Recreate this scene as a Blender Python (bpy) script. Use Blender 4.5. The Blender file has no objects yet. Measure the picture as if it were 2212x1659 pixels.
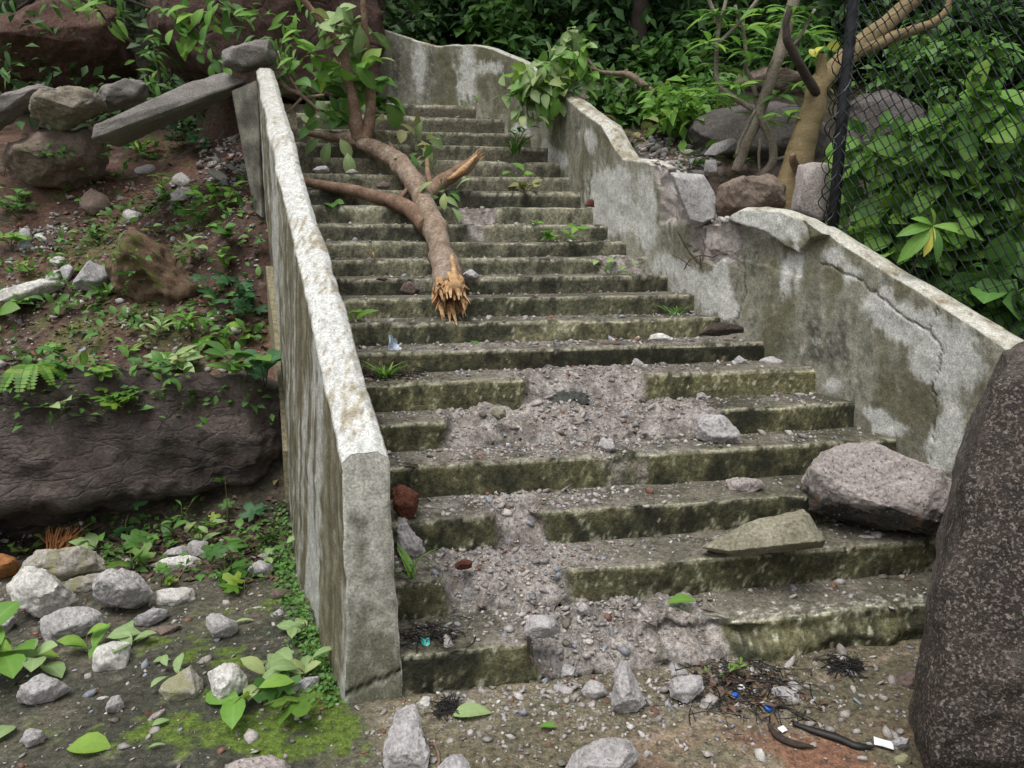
import bpy, bmesh, math, random
import numpy as np
from mathutils.bvhtree import BVHTree
from mathutils import Vector, Matrix

# ------------------------------------------------------------------ camera, sky, sun, exposure
SC = bpy.context.scene
COL = SC.collection
PITCH = math.radians(10.883); YAW = math.radians(11.065); CAMH = 1.7334
cam = bpy.data.cameras.new('camera'); cam.lens = 26.581; cam.sensor_width = 36; cam.sensor_fit = 'HORIZONTAL'
cam.clip_start = 0.05; cam.clip_end = 400
camo = bpy.data.objects.new('camera', cam); COL.objects.link(camo)
camo.location = (0, 0, CAMH); camo.rotation_euler = (math.pi/2 - PITCH, 0, 0)
SC.camera = camo

world = bpy.data.worlds.new('World'); SC.world = world; world.use_nodes = True
wn = world.node_tree; wn.nodes.clear()
SUN_EL, SUN_AZ = math.radians(70), math.radians(215)      # azimuth from +Y clockwise: behind the camera, a little to the left
sky = wn.nodes.new('ShaderNodeTexSky'); sky.sky_type = 'NISHITA'; sky.sun_disc = False
sky.sun_elevation = SUN_EL; sky.sun_rotation = SUN_AZ; sky.air_density = 1.6; sky.dust_density = 4.0; sky.ozone_density = 1.0
hs = wn.nodes.new('ShaderNodeHueSaturation'); hs.inputs['Saturation'].default_value = 0.22
bg = wn.nodes.new('ShaderNodeBackground'); bg.inputs['Strength'].default_value = 0.12
wo = wn.nodes.new('ShaderNodeOutputWorld')
wn.links.new(sky.outputs[0], hs.inputs['Color']); wn.links.new(hs.outputs[0], bg.inputs['Color']); wn.links.new(bg.outputs[0], wo.inputs[0])
sl = bpy.data.lights.new('sun', 'SUN'); sl.energy = 1.5; sl.angle = math.radians(35); sl.color = (1.0, 0.975, 0.94)
so = bpy.data.objects.new('sun', sl); COL.objects.link(so)
sd = Vector((math.sin(SUN_AZ)*math.cos(SUN_EL), math.cos(SUN_AZ)*math.cos(SUN_EL), math.sin(SUN_EL)))
so.rotation_euler = sd.to_track_quat('Z', 'Y').to_euler(); so.location = (0, 0, 20)
vs = SC.view_settings; vs.view_transform = 'Standard'; vs.look = 'None'; vs.gamma = 1.0; vs.use_curve_mapping = False
vs.exposure = 0.5
SC.cycles.max_bounces = 6

# ------------------------------------------------------------------ pixels to rays (photo measured on a 2212 x 1659 grid)
FP = 2216.55*2212/3002
cP, sP = math.cos(PITCH), math.sin(PITCH)
CAM = np.array([0, 0, CAMH])
Rv = np.array([math.cos(YAW), math.sin(YAW), 0]); Nv = np.array([-math.sin(YAW), math.cos(YAW), 0])
def A(*a): return np.array(a, float)
def ray(x, y):
    u = (x-1106)/FP; v = -(y-829.5)/FP
    return A(u, cP+v*sP, -sP+v*cP)
def atz(x, y, z=0.0): q = ray(x, y); return CAM+q*(z-CAMH)/q[2]
def aty(x, y, Y): q = ray(x, y); return CAM+q*(Y/q[1])
def atpl(x, y, p0, nn): q = ray(x, y); return CAM+q*(np.dot(p0-CAM, nn)/np.dot(q, nn))
def proj(P):
    q = np.asarray(P, float)-CAM; dep = q[..., 1]*cP-q[..., 2]*sP; up = q[..., 1]*sP+q[..., 2]*cP
    return 1106+FP*q[..., 0]/dep, 829.5-FP*up/dep
def W(u, v, z=0.0): return Rv*u+Nv*v+A(0, 0, z)
def UV(x, y): return x*Rv[0]+y*Rv[1], x*Nv[0]+y*Nv[1]

# ------------------------------------------------------------------ noise
NTAB = (np.random.default_rng(1234).random(64*64*64)*2-1).astype(np.float32)
def vnoise(p):
    p = np.asarray(p, np.float32)
    b = np.floor(p); f = p-b; f = f*f*(3-2*f); b = b.astype(np.int32) & 63
    i0, j0, k0 = b[..., 0]*4096, b[..., 1]*64, b[..., 2]; i1, j1, k1 = ((b[..., 0]+1) & 63)*4096, ((b[..., 1]+1) & 63)*64, (k0+1) & 63
    fx, fy, fz = f[..., 0], f[..., 1], f[..., 2]; T = NTAB
    def lz(i, j): a = T[i+j+k0]; return a+(T[i+j+k1]-a)*fz
    def ly(i): a = lz(i, j0); return a+(lz(i, j1)-a)*fy
    a = ly(i0); return a+(ly(i1)-a)*fx
ROT = np.array([[0.8, 0.6, 0.0], [-0.48, 0.64, 0.6], [0.36, -0.48, 0.8]], np.float32)
def fbm(p, sc=1.0, o=4, g=0.5):
    p = np.asarray(p, np.float32)*np.float32(sc); r = 0; a = 1.0; t = 0
    for q in range(o):
        r = r+a*vnoise(p+np.float32(q*17.3)); t += a; a *= g; p = (p @ ROT)*np.float32(2.03)
    return r/t*1.5
def sst(x, a, b): t = np.clip((x-a)/(b-a), 0, 1); return t*t*(3-2*t)
def mix(a, b, t):
    t = np.asarray(t)[..., None]; return np.asarray(a)*(1-t)+np.asarray(b)*t

# ------------------------------------------------------------------ objects
def tag(o, label=None, cat=None, group=None, kind=None):
    if label: o['label'] = label
    if cat: o['category'] = cat
    if group: o['group'] = group
    if kind: o['kind'] = kind
    return o
def empty(name, loc=(0, 0, 0)):
    o = bpy.data.objects.new(name, None); o.location = loc; o.empty_display_size = 0.1; COL.objects.link(o); return o
def mesh(name, V, F, mat=None, col=None, smooth=True):
    if col is not None and np.ndim(col) == 1: col = np.repeat(np.asarray(col)[:, None], 3, 1)
    me = bpy.data.meshes.new(name)
    V = np.asarray(V, np.float32)
    if isinstance(F, np.ndarray):
        F = F.astype(np.int32); nf, k = F.shape
        me.vertices.add(len(V)); me.vertices.foreach_set('co', V.ravel())
        me.loops.add(nf*k); me.loops.foreach_set('vertex_index', F.ravel())
        me.polygons.add(nf); me.polygons.foreach_set('loop_start', np.arange(0, nf*k, k, dtype=np.int32))
        me.update(calc_edges=True)
    else:
        me.from_pydata(V.tolist(), [], F)
    if smooth: me.polygons.foreach_set('use_smooth', np.ones(len(me.polygons), bool))
    if col is not None:
        c = np.ones((len(V), 4), np.float32); c[:, :3] = np.clip(col, 0, 1)
        at = me.color_attributes.new('Col', 'FLOAT_COLOR', 'POINT'); at.data.foreach_set('color', c.ravel())
    if mat: me.materials.append(mat)
    me.validate(); me.update()
    return me
def obj(name, me, parent=None, loc=None):
    o = bpy.data.objects.new(name, me); COL.objects.link(o)
    if parent: o.parent = parent
    if loc is not None: o.location = loc
    return o
def gridF(nr, nc, flip=False):
    i = np.arange(nr-1)[:, None]*nc+np.arange(nc-1)[None, :]
    q = np.stack([i, i+1, i+nc+1, i+nc], -1).reshape(-1, 4)
    return q[:, ::-1] if flip else q

# ------------------------------------------------------------------ materials
def NT(name):
    m = bpy.data.materials.new(name); m.use_nodes = True; t = m.node_tree; t.nodes.clear()
    o = t.nodes.new('ShaderNodeOutputMaterial'); b = t.nodes.new('ShaderNodeBsdfPrincipled'); t.links.new(b.outputs[0], o.inputs[0])
    return m, t, b, o
def noiseN(t, vec, sc, det=6, rough=0.6, dist=0.0):
    n = t.nodes.new('ShaderNodeTexNoise'); n.inputs['Scale'].default_value = sc; n.inputs['Detail'].default_value = det
    n.inputs['Roughness'].default_value = rough; n.inputs['Distortion'].default_value = dist
    t.links.new(vec, n.inputs['Vector']); return n.outputs['Fac']
def rampN(t, fac, stops):
    r = t.nodes.new('ShaderNodeValToRGB'); e = r.color_ramp.elements
    while len(e) < len(stops): e.new(0.5)
    for q, (p, c) in zip(e, stops): q.position = p; q.color = (*c, 1) if len(c) == 3 else c
    t.links.new(fac, r.inputs[0]); return r.outputs[0]
def mixN(t, fac, a, b, mode='MIX'):
    m = t.nodes.new('ShaderNodeMix'); m.data_type = 'RGBA'; m.blend_type = mode
    for s, v in ((m.inputs[0], fac), (m.inputs[6], a), (m.inputs[7], b)):
        if hasattr(v, 'links'): t.links.new(v, s)
        elif isinstance(v, (int, float)): s.default_value = v
        else: s.default_value = (*v, 1)
    return m.outputs[2]
def mathN(t, op, a, b=None):
    m = t.nodes.new('ShaderNodeMath'); m.operation = op
    for s, v in ((m.inputs[0], a), (m.inputs[1], b)):
        if v is None: continue
        if hasattr(v, 'links'): t.links.new(v, s)
        else: s.default_value = v
    return m.outputs[0]
def bumpN(t, b, hs_, strength=0.5, dist=0.01):
    h = hs_[0][0] if False else None
    acc = None
    for fac, w in hs_:
        x = mathN(t, 'MULTIPLY', fac, w); acc = x if acc is None else mathN(t, 'ADD', acc, x)
    n = t.nodes.new('ShaderNodeBump'); n.inputs['Strength'].default_value = strength; n.inputs['Distance'].default_value = dist
    t.links.new(acc, n.inputs['Height']); t.links.new(n.outputs[0], b.inputs['Normal'])
def objvec(t):
    tc = t.nodes.new('ShaderNodeTexCoord'); oi = t.nodes.new('ShaderNodeObjectInfo')
    m = mathN(t, 'MULTIPLY', oi.outputs['Random'], 37.0)
    v = t.nodes.new('ShaderNodeVectorMath'); v.operation = 'ADD'
    t.links.new(tc.outputs['Object'], v.inputs[0]); t.links.new(m, v.inputs[1]); return v.outputs[0]
def geovec(t):
    g = t.nodes.new('ShaderNodeNewGeometry'); return g.outputs['Position']

def mat_vc(name, rough=0.85, fine=(0.62, 1.3), s1=60, s2=240, bump=0.5, dist=0.006, wet=0.0, speck=None):
    m, t, b, o = NT(name)
    at = t.nodes.new('ShaderNodeAttribute'); at.attribute_name = 'Col'
    v = geovec(t); n1 = noiseN(t, v, s1, 8, 0.7); n2 = noiseN(t, v, s2, 4, 0.6); n0 = noiseN(t, v, 9, 6, 0.6)
    lo, hi = fine
    k = rampN(t, n1, [(0.36, (lo,)*3), (0.64, (hi,)*3)])
    c = mixN(t, 1.0, at.outputs['Color'], k, 'MULTIPLY')
    k2 = rampN(t, n2, [(0.36, (0.7,)*3), (0.64, (1.28,)*3)])
    c = mixN(t, 1.0, c, k2, 'MULTIPLY')
    if speck:
        f = rampN(t, noiseN(t, v, speck[0], 3, 0.5), [(speck[1], (0, 0, 0)), (speck[1]+0.05, (1, 1, 1))])
        c = mixN(t, f, c, speck[2])
    t.links.new(c, b.inputs['Base Color'])
    r = rampN(t, n0, [(0.35, (rough-wet,)*3), (0.65, (rough,)*3)]); t.links.new(r, b.inputs['Roughness'])
    b.inputs['Specular IOR Level'].default_value = 0.35
    bumpN(t, b, [(n1, 1.0), (n2, 0.45)], bump, dist)
    return m
def mat_rock(name, stops, sc=6, speck=None, rough=0.85, bump=0.6, dist=0.01, patch=None, fsc=70, spec=0.35, wetr=None, stretch=None, crack=None, low=None):
    m, t, b, o = NT(name); v = objvec(t)
    if stretch:
        mp = t.nodes.new('ShaderNodeMapping'); mp.inputs['Scale'].default_value = stretch; t.links.new(v, mp.inputs[0]); v = mp.outputs[0]
    n0 = noiseN(t, v, sc, 8, 0.65, 0.3); n1 = noiseN(t, v, fsc, 6, 0.7); n2 = noiseN(t, v, fsc*4, 3, 0.6)
    c = rampN(t, n0, stops)
    c = mixN(t, 1.0, c, rampN(t, n1, [(0.35, (0.6,)*3), (0.65, (1.34,)*3)]), 'MULTIPLY')
    if patch:
        f = rampN(t, noiseN(t, v, patch[0], 5, 0.65, 0.5), [(patch[1], (0, 0, 0)), (patch[1]+0.08, (1, 1, 1))])
        c = mixN(t, f, c, patch[2])
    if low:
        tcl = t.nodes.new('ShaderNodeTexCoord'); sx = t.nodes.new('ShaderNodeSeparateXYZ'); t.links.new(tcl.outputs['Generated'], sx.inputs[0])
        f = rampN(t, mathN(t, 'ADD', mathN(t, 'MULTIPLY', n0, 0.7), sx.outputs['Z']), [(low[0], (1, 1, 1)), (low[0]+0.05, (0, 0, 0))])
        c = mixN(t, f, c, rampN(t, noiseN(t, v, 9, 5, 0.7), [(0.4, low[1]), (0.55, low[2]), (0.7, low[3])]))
    if speck:
        for (ssc, thr, cc) in speck:
            f = rampN(t, noiseN(t, v, ssc, 2, 0.5), [(thr, (0, 0, 0)), (thr+0.06, (1, 1, 1))]); c = mixN(t, f, c, cc)
    t.links.new(c, b.inputs['Base Color'])
    if wetr: t.links.new(rampN(t, n0, [(0.35, (wetr,)*3), (0.65, (rough,)*3)]), b.inputs['Roughness'])
    else: b.inputs['Roughness'].default_value = rough
    b.inputs['Specular IOR Level'].default_value = spec
    hs3 = [(n0, 0.8), (n1, 1.0), (n2, 0.35)]
    if crack:
        mpc = t.nodes.new('ShaderNodeMapping'); mpc.inputs['Scale'].default_value = crack[2]; t.links.new(v, mpc.inputs[0])
        nz_ = t.nodes.new('ShaderNodeTexNoise'); nz_.inputs['Scale'].default_value = crack[0]*0.7; nz_.inputs['Detail'].default_value = 4; t.links.new(mpc.outputs[0], nz_.inputs['Vector'])
        ad = t.nodes.new('ShaderNodeVectorMath'); ad.operation = 'MULTIPLY_ADD'; ad.inputs[1].default_value = (0.35,)*3; t.links.new(nz_.outputs['Color'], ad.inputs[0]); t.links.new(mpc.outputs[0], ad.inputs[2])
        vo = t.nodes.new('ShaderNodeTexVoronoi'); vo.feature = 'DISTANCE_TO_EDGE'; vo.inputs['Scale'].default_value = crack[0]; t.links.new(ad.outputs[0], vo.inputs['Vector'])
        lf = rampN(t, vo.outputs['Distance'], [(0.0, (0, 0, 0)), (crack[1], (1, 1, 1))]); hs3.append((lf, crack[3]))
    bumpN(t, b, hs3, bump, dist)
    return m
def mat_leaf(name, dark, light, trans=0.35, yellow=None, rough=0.5):
    m, t, b, o = NT(name)
    oi = t.nodes.new('ShaderNodeObjectInfo'); g = t.nodes.new('ShaderNodeNewGeometry')
    r = mathN(t, 'FRACT', mathN(t, 'ADD', mathN(t, 'MULTIPLY', oi.outputs['Random'], 7.31), mathN(t, 'MULTIPLY', g.outputs['Random Per Island'], 5.17)))
    stops = [(0.0, dark), (0.75, light)] + ([(0.97, yellow)] if yellow else [])
    c = rampN(t, r, stops)
    v = geovec(t); c = mixN(t, 1.0, c, rampN(t, noiseN(t, v, 45, 3), [(0.3, (0.78,)*3), (0.7, (1.15,)*3)]), 'MULTIPLY')
    at = t.nodes.new('ShaderNodeAttribute'); at.attribute_name = 'Col'; rb_ = mathN(t, 'POWER', at.outputs['Fac'], 7.0)
    c = mixN(t, mathN(t, 'MULTIPLY', rb_, 0.55), c, tuple(min(1, x*1.35+0.07) for x in light))
    c = mixN(t, 1.0, c, rampN(t, at.outputs['Fac'], [(0.0, (0.86,)*3), (0.5, (1.06,)*3), (0.9, (0.94,)*3)]), 'MULTIPLY')
    c = mixN(t, mathN(t, 'MULTIPLY', g.outputs['Backfacing'], 0.35), c, tuple(min(1, x*1.5+0.05) for x in light))
    t.links.new(c, b.inputs['Base Color']); b.inputs['Roughness'].default_value = rough; b.inputs['Specular IOR Level'].default_value = 0.35
    tr = t.nodes.new('ShaderNodeBsdfTranslucent'); t.links.new(c, tr.inputs[0])
    ms = t.nodes.new('ShaderNodeMixShader'); ms.inputs[0].default_value = trans
    t.links.new(b.outputs[0], ms.inputs[1]); t.links.new(tr.outputs[0], ms.inputs[2]); t.links.new(ms.outputs[0], o.inputs[0])
    return m
def mat_plain(name, c, rough=0.5, var=0.25, sc=20, bump=0.0, metal=0.0):
    m, t, b, o = NT(name); v = objvec(t); n = noiseN(t, v, sc, 5)
    k = rampN(t, n, [(0.3, tuple(x*(1-var) for x in c)), (0.7, tuple(min(1, x*(1+var)) for x in c))])
    t.links.new(k, b.inputs['Base Color']); b.inputs['Roughness'].default_value = rough; b.inputs['Metallic'].default_value = metal
    if bump: bumpN(t, b, [(n, 1.0)], bump, 0.004)
    return m
M = {}
M['stair'] = mat_vc('stair_concrete', 0.85, (0.5, 1.5), 42, 120, 0.9, 0.010, 0.2)
M['wall'] = mat_vc('wall_plaster', 0.9, (0.74, 1.2), 26, 110, 0.6, 0.006, 0.1)
M['wallrough'] = mat_vc('broken_concrete', 0.92, (0.6, 1.32), 38, 170, 0.8, 0.012, 0.05)
M['ground'] = mat_vc('ground_soil', 0.85, (0.42, 1.55), 36, 120, 0.9, 0.014, 0.25)
M['gravel'] = mat_vc('gravel', 0.85, (0.7, 1.25), 60, 300, 0.4, 0.003, 0.1)
M['rubble'] = mat_rock('rubble_concrete', [(0.3, (0.36, 0.335, 0.325)), (0.5, (0.49, 0.465, 0.46)), (0.7, (0.58, 0.56, 0.555))], 9, [(70, 0.66, (0.22, 0.205, 0.205)), (48, 0.68, (0.62, 0.6, 0.58))], 0.9, 0.9, 0.012)
M['pale'] = mat_rock('pale_plaster_concrete', [(0.3, (0.38, 0.36, 0.32)), (0.55, (0.54, 0.525, 0.49)), (0.75, (0.64, 0.635, 0.61))], 7, [(60, 0.7, (0.25, 0.23, 0.2))], 0.9, 0.6, 0.006)
M['lichen'] = mat_rock('lichened_concrete', [(0.3, (0.3, 0.275, 0.235)), (0.6, (0.43, 0.40, 0.35))], 8, [(80, 0.68, (0.15, 0.14, 0.13))], 0.9, 0.8, 0.01, (5, 0.5, (0.30, 0.29, 0.17)))
M['mossy'] = mat_rock('mossy_slab_concrete', [(0.3, (0.17, 0.16, 0.105)), (0.7, (0.32, 0.30, 0.225))], 8, [(70, 0.68, (0.38, 0.37, 0.28))], 0.9, 0.7, 0.008)
M['slate'] = mat_rock('bluish_grey_stone', [(0.3, (0.32, 0.305, 0.305)), (0.7, (0.48, 0.465, 0.47))], 5, [(50, 0.7, (0.2, 0.19, 0.2))], 0.85, 0.8, 0.01)
M['darkconc'] = mat_rock('weathered_dark_concrete', [(0.3, (0.16, 0.145, 0.132)), (0.7, (0.29, 0.268, 0.248))], 6, [(70, 0.68, (0.08, 0.075, 0.07))], 0.9, 0.8, 0.012)
M['yellowish'] = mat_rock('sandy_weathered_concrete', [(0.3, (0.22, 0.19, 0.15)), (0.7, (0.36, 0.32, 0.25))], 6, [(70, 0.68, (0.12, 0.11, 0.1))], 0.9, 0.9, 0.015)
M['granite_dark'] = mat_rock('dark_speckled_granite', [(0.32, (0.024, 0.019, 0.016)), (0.5, (0.052, 0.042, 0.036)), (0.68, (0.15, 0.13, 0.122))], 1.7, [(95, 0.54, (0.15, 0.12, 0.103)), (75, 0.61, (0.25, 0.205, 0.175)), (85, 0.6, (0.018, 0.016, 0.015))], 0.75, 1.0, 0.014, None, 36, 0.35, None, None, (1.1, 0.02, (1, 1, 0.5), 1.2))
M['granite_pale'] = mat_rock('pale_pink_granite', [(0.3, (0.36, 0.31, 0.29)), (0.7, (0.47, 0.42, 0.40))], 4, [(75, 0.6, (0.19, 0.16, 0.15)), (60, 0.66, (0.58, 0.51, 0.47))], 0.9, 0.9, 0.01)
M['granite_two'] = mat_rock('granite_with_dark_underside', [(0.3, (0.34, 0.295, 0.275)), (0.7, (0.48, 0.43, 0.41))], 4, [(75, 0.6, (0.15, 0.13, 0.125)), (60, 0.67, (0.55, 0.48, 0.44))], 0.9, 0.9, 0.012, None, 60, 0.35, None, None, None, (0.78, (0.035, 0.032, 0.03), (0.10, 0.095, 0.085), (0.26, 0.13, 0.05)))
M['boulder_wet'] = mat_rock('wet_brown_boulder', [(0.3, (0.05, 0.034, 0.028)), (0.52, (0.105, 0.078, 0.067)), (0.72, (0.19, 0.15, 0.135))], 3.0, [(45, 0.68, (0.16, 0.13, 0.12))], 0.62, 1.0, 0.03, (1.6, 0.60, (0.085, 0.088, 0.095)), 42, 0.6, 0.30, None, (7.0, 0.12, (0.7, 0.7, 1.5), 0.45))
M['boulder_brown'] = mat_rock('reddish_brown_boulder', [(0.3, (0.075, 0.042, 0.034)), (0.6, (0.13, 0.077, 0.06)), (0.8, (0.19, 0.125, 0.10))], 2.4, [(40, 0.66, (0.22, 0.15, 0.12)), (30, 0.68, (0.04, 0.025, 0.02))], 0.85, 1.0, 0.04, None, 26, 0.35, None, None, (1.6, 0.03, (1, 1, 1), 0.7))
M['boulder_red'] = mat_rock('lit_reddish_boulder', [(0.3, (0.11, 0.06, 0.047)), (0.55, (0.2, 0.118, 0.092)), (0.75, (0.28, 0.19, 0.155))], 2.4, [(40, 0.66, (0.3, 0.21, 0.17)), (30, 0.68, (0.07, 0.04, 0.03))], 0.85, 1.0, 0.03, None, 26)  # lighter copy of boulder_brown: the lit face is put into the colour
M['boulder_grey'] = mat_rock('grey_boulder', [(0.3, (0.08, 0.072, 0.064)), (0.6, (0.15, 0.135, 0.125)), (0.8, (0.21, 0.19, 0.18))], 2.2, [(70, 0.66, (0.25, 0.22, 0.2)), (50, 0.68, (0.05, 0.05, 0.04))], 0.85, 0.8, 0.012, (2.4, 0.62, (0.07, 0.08, 0.045)))
M['boulder_buff'] = mat_rock('buff_brown_boulder', [(0.3, (0.14, 0.10, 0.078)), (0.55, (0.25, 0.195, 0.155)), (0.75, (0.36, 0.29, 0.245))], 3, [(60, 0.67, (0.1, 0.08, 0.06))], 0.85, 0.8, 0.012, (2.8, 0.6, (0.08, 0.075, 0.05)))
M['boulder_moss'] = mat_rock('moss_topped_boulder', [(0.3, (0.09, 0.058, 0.036)), (0.6, (0.19, 0.125, 0.08)), (0.8, (0.27, 0.19, 0.13))], 7, [(60, 0.66, (0.07, 0.05, 0.035))], 0.9, 0.9, 0.012, (3.0, 0.56, (0.11, 0.125, 0.025)))
M['laterite'] = mat_rock('red_laterite', [(0.3, (0.10, 0.032, 0.018)), (0.7, (0.23, 0.085, 0.05))], 18, [(90, 0.66, (0.30, 0.14, 0.09))], 0.9, 1.0, 0.014)
M['brownstone'] = mat_rock('dull_brown_stone', [(0.3, (0.095, 0.065, 0.055)), (0.7, (0.2, 0.15, 0.13))], 9, None, 0.85, 0.8, 0.008)
M['bark'] = mat_rock('tan_bark', [(0.3, (0.20, 0.135, 0.09)), (0.5, (0.33, 0.245, 0.18)), (0.72, (0.46, 0.38, 0.31))], 9, [(40, 0.68, (0.1, 0.06, 0.04))], 0.85, 1.0, 0.016, None, 38)
M['barkred'] = mat_rock('reddish_bark', [(0.3, (0.12, 0.07, 0.045)), (0.55, (0.24, 0.155, 0.105)), (0.75, (0.36, 0.27, 0.2))], 9, None, 0.85, 0.8, 0.006)
M['barkolive'] = mat_rock('olive_tan_bark', [(0.3, (0.17, 0.125, 0.06)), (0.6, (0.27, 0.205, 0.105)), (0.8, (0.33, 0.26, 0.15))], 5, [(30, 0.68, (0.12, 0.075, 0.035))], 0.8, 0.8, 0.006, None, 60, 0.35, None, (1, 1, 5))
M['barkgrey'] = mat_rock('pale_grey_bark', [(0.3, (0.16, 0.13, 0.1)), (0.7, (0.30, 0.26, 0.21))], 9, None, 0.85, 0.6, 0.004)
M['barkdark'] = mat_rock('dark_bark', [(0.3, (0.03, 0.022, 0.018)), (0.7, (0.075, 0.055, 0.045))], 9, None, 0.85, 0.8, 0.008)
M['rawwood'] = mat_rock('raw_splintered_wood', [(0.3, (0.26, 0.135, 0.06)), (0.5, (0.48, 0.29, 0.14)), (0.7, (0.62, 0.43, 0.25))], 18, [(60, 0.69, (0.16, 0.07, 0.03))], 0.75, 0.7, 0.006)
M['husk'] = mat_rock('orange_husk_fibre', [(0.3, (0.28, 0.10, 0.03)), (0.7, (0.5, 0.24, 0.09))], 16, None, 0.85, 0.9, 0.01)
M['leaf'] = mat_leaf('leaf_mid_green', (0.032, 0.105, 0.018), (0.085, 0.21, 0.032), 0.35, (0.16, 0.28, 0.045))
M['leaf_bright'] = mat_leaf('leaf_bright_green', (0.07, 0.20, 0.022), (0.165, 0.34, 0.045), 0.42, (0.30, 0.42, 0.06))
M['leaf_lime'] = mat_leaf('leaf_lime_green', (0.07, 0.20, 0.028), (0.18, 0.37, 0.055), 0.42, (0.33, 0.45, 0.07))
M['leaf_pale'] = mat_leaf('leaf_pale_green', (0.15, 0.26, 0.08), (0.29, 0.40, 0.17), 0.35, (0.34, 0.36, 0.12))
M['leaf_blue'] = mat_leaf('leaf_blue_green', (0.022, 0.085, 0.028), (0.055, 0.16, 0.055), 0.25, None)
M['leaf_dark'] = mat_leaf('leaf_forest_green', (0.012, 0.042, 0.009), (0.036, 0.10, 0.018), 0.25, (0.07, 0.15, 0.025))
M['leaf_olive'] = mat_leaf('leaf_wilted_olive', (0.13, 0.15, 0.04), (0.23, 0.24, 0.09), 0.3, (0.28, 0.24, 0.1))
M['litter'] = mat_leaf('leaf_litter', (0.03, 0.02, 0.013), (0.11, 0.062, 0.038), 0.1, (0.2, 0.18, 0.06), 0.7)
M['stem'] = mat_plain('green_brown_stem', (0.09, 0.085, 0.035), 0.7)
M['steel'] = mat_plain('dark_painted_steel', (0.03, 0.033, 0.037), 0.55, 0.4, 12, 0.3, 0.4)
M['wire'] = mat_plain('dark_coated_wire', (0.012, 0.013, 0.016), 0.45, 0.4, 12, 0.0, 0.3)
M['rust'] = mat_plain('rusted_rebar', (0.10, 0.055, 0.04), 0.8, 0.4, 40)
M['blue'] = mat_plain('blue_plastic', (0.01, 0.10, 0.46), 0.35, 0.12)
M['teal'] = mat_plain('teal_plastic', (0.03, 0.34, 0.30), 0.4, 0.12)
M['white'] = mat_plain('white_plastic', (0.72, 0.73, 0.74), 0.45, 0.06)
M['foil'] = mat_plain('blue_white_wrapper', (0.35, 0.42, 0.5), 0.35, 0.5, 60)
M['card'] = mat_plain('faded_printed_card', (0.58, 0.5, 0.42), 0.6, 0.25, 50)
M['char'] = mat_plain('black_wet_fibre', (0.012, 0.010, 0.009), 0.6, 0.5, 40)
M['amber'] = mat_plain('brown_filter_paper', (0.5, 0.27, 0.1), 0.8, 0.1)
M['teal_leaf'] = mat_leaf('leaf_yellow', (0.38, 0.40, 0.05), (0.5, 0.48, 0.08), 0.3, None)

# ------------------------------------------------------------------ layout: steps, walls, ground height
Sx = 0.9
D = np.array([2.978, 3.283, 3.605, 3.94, 4.23, 4.549, 4.873, 5.192, 5.498, 5.794, 6.092, 6.391, 6.69, 6.988, 7.284, 7.581, 7.873, 8.161, 8.451, 8.732, 9.02])*Sx
HY = np.array([0.182, 0.362, 0.539, 0.722, 0.891, 1.065, 1.206, 1.359, 1.505, 1.634, 1.766, 1.902, 2.049, 2.206, 2.369, 2.531, 2.702, 2.88, 3.055, 3.241, 3.42])*Sx
RW = [(3.45, 0.6), (3.30, 1.2), (3.05, 2.4), (2.95, 3.2), (2.86, 3.55), (2.77, 3.81), (2.68, 4.09), (2.50, 4.39), (2.33, 4.67), (2.24, 4.95), (2.17, 5.21), (2.11, 5.48), (2.03, 5.75), (1.97, 6.02), (1.93, 6.29), (1.895, 6.56), (1.87, 6.82), (1.84, 7.09), (1.785, 7.35), (1.69, 7.6), (1.46, 7.86), (1.22, 8.12), (0.9, 8.4), (0.5, 8.6), (-0.3, 8.8), (-1.2, 8.95)]
RWP = np.array([W(u, v)[:2] for u, v in RW])
RWL = np.concatenate([[0], np.cumsum(np.linalg.norm(np.diff(RWP, axis=0), axis=1))])
def rw_xy(s):
    return np.stack([np.interp(s, RWL, RWP[:, 0]), np.interp(s, RWL, RWP[:, 1])], -1)
def rw_nrm(s):
    e = 0.12; t = rw_xy(s+e)-rw_xy(s-e); t /= np.linalg.norm(t, axis=-1, keepdims=True)
    return np.stack([t[..., 1], -t[..., 0]], -1)          # points away from the stairs
def on_rw(x, y, off=0.0):
    q = ray(x, y); best = None
    for k in range(len(RWP)-1):
        a, b = RWP[k], RWP[k+1]; t = b-a; L = np.linalg.norm(t); t = t/L; nn = A(t[1], -t[0], 0); a3 = A(a[0], a[1], 0)+nn*off
        if abs(q @ nn) < 1e-6: continue
        p = atpl(x, y, a3, nn); s = (p[:2]-a3[:2]) @ t
        if -0.02 <= s <= L+0.02 and (p-CAM) @ q > 0: best = (RWL[k]+s, p)
    return best
RTOP_PX = [(2212, 785), (2195, 772), (2100, 705), (2000, 640), (1900, 580), (1800, 515), (1750, 480), (1700, 462), (1650, 452), (1610, 455), (1590, 466), (1580, 480), (1500, 486), (1482, 478), (1440, 372), (1400, 352), (1345, 345), (1300, 270), (1250, 235), (1200, 195), (1140, 140), (1100, 120), (1060, 105), (1020, 97), (980, 98), (940, 100), (900, 90), (865, 75), (830, 66)]
rt = [on_rw(*q) for q in RTOP_PX]
RT_S = np.array([0.0]+[a[0] for a in rt]+[RWL[-1]]); RT_Z = np.array([0.85]+[a[1][2] for a in rt]+[4.0])
o_ = np.argsort(RT_S); RT_S = RT_S[o_]; RT_Z = RT_Z[o_]
vR = np.array([v for u, v in RW]); uR = np.array([u for u, v in RW])

LP0 = atz(745, 1520); LP1 = atz(872, 1500)               # front foot of the left parapet: outer, inner
LA = math.radians(20.5); LDIR = A(-math.sin(LA), math.cos(LA), 0); LNRM = A(math.cos(LA), math.sin(LA), 0)

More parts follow.
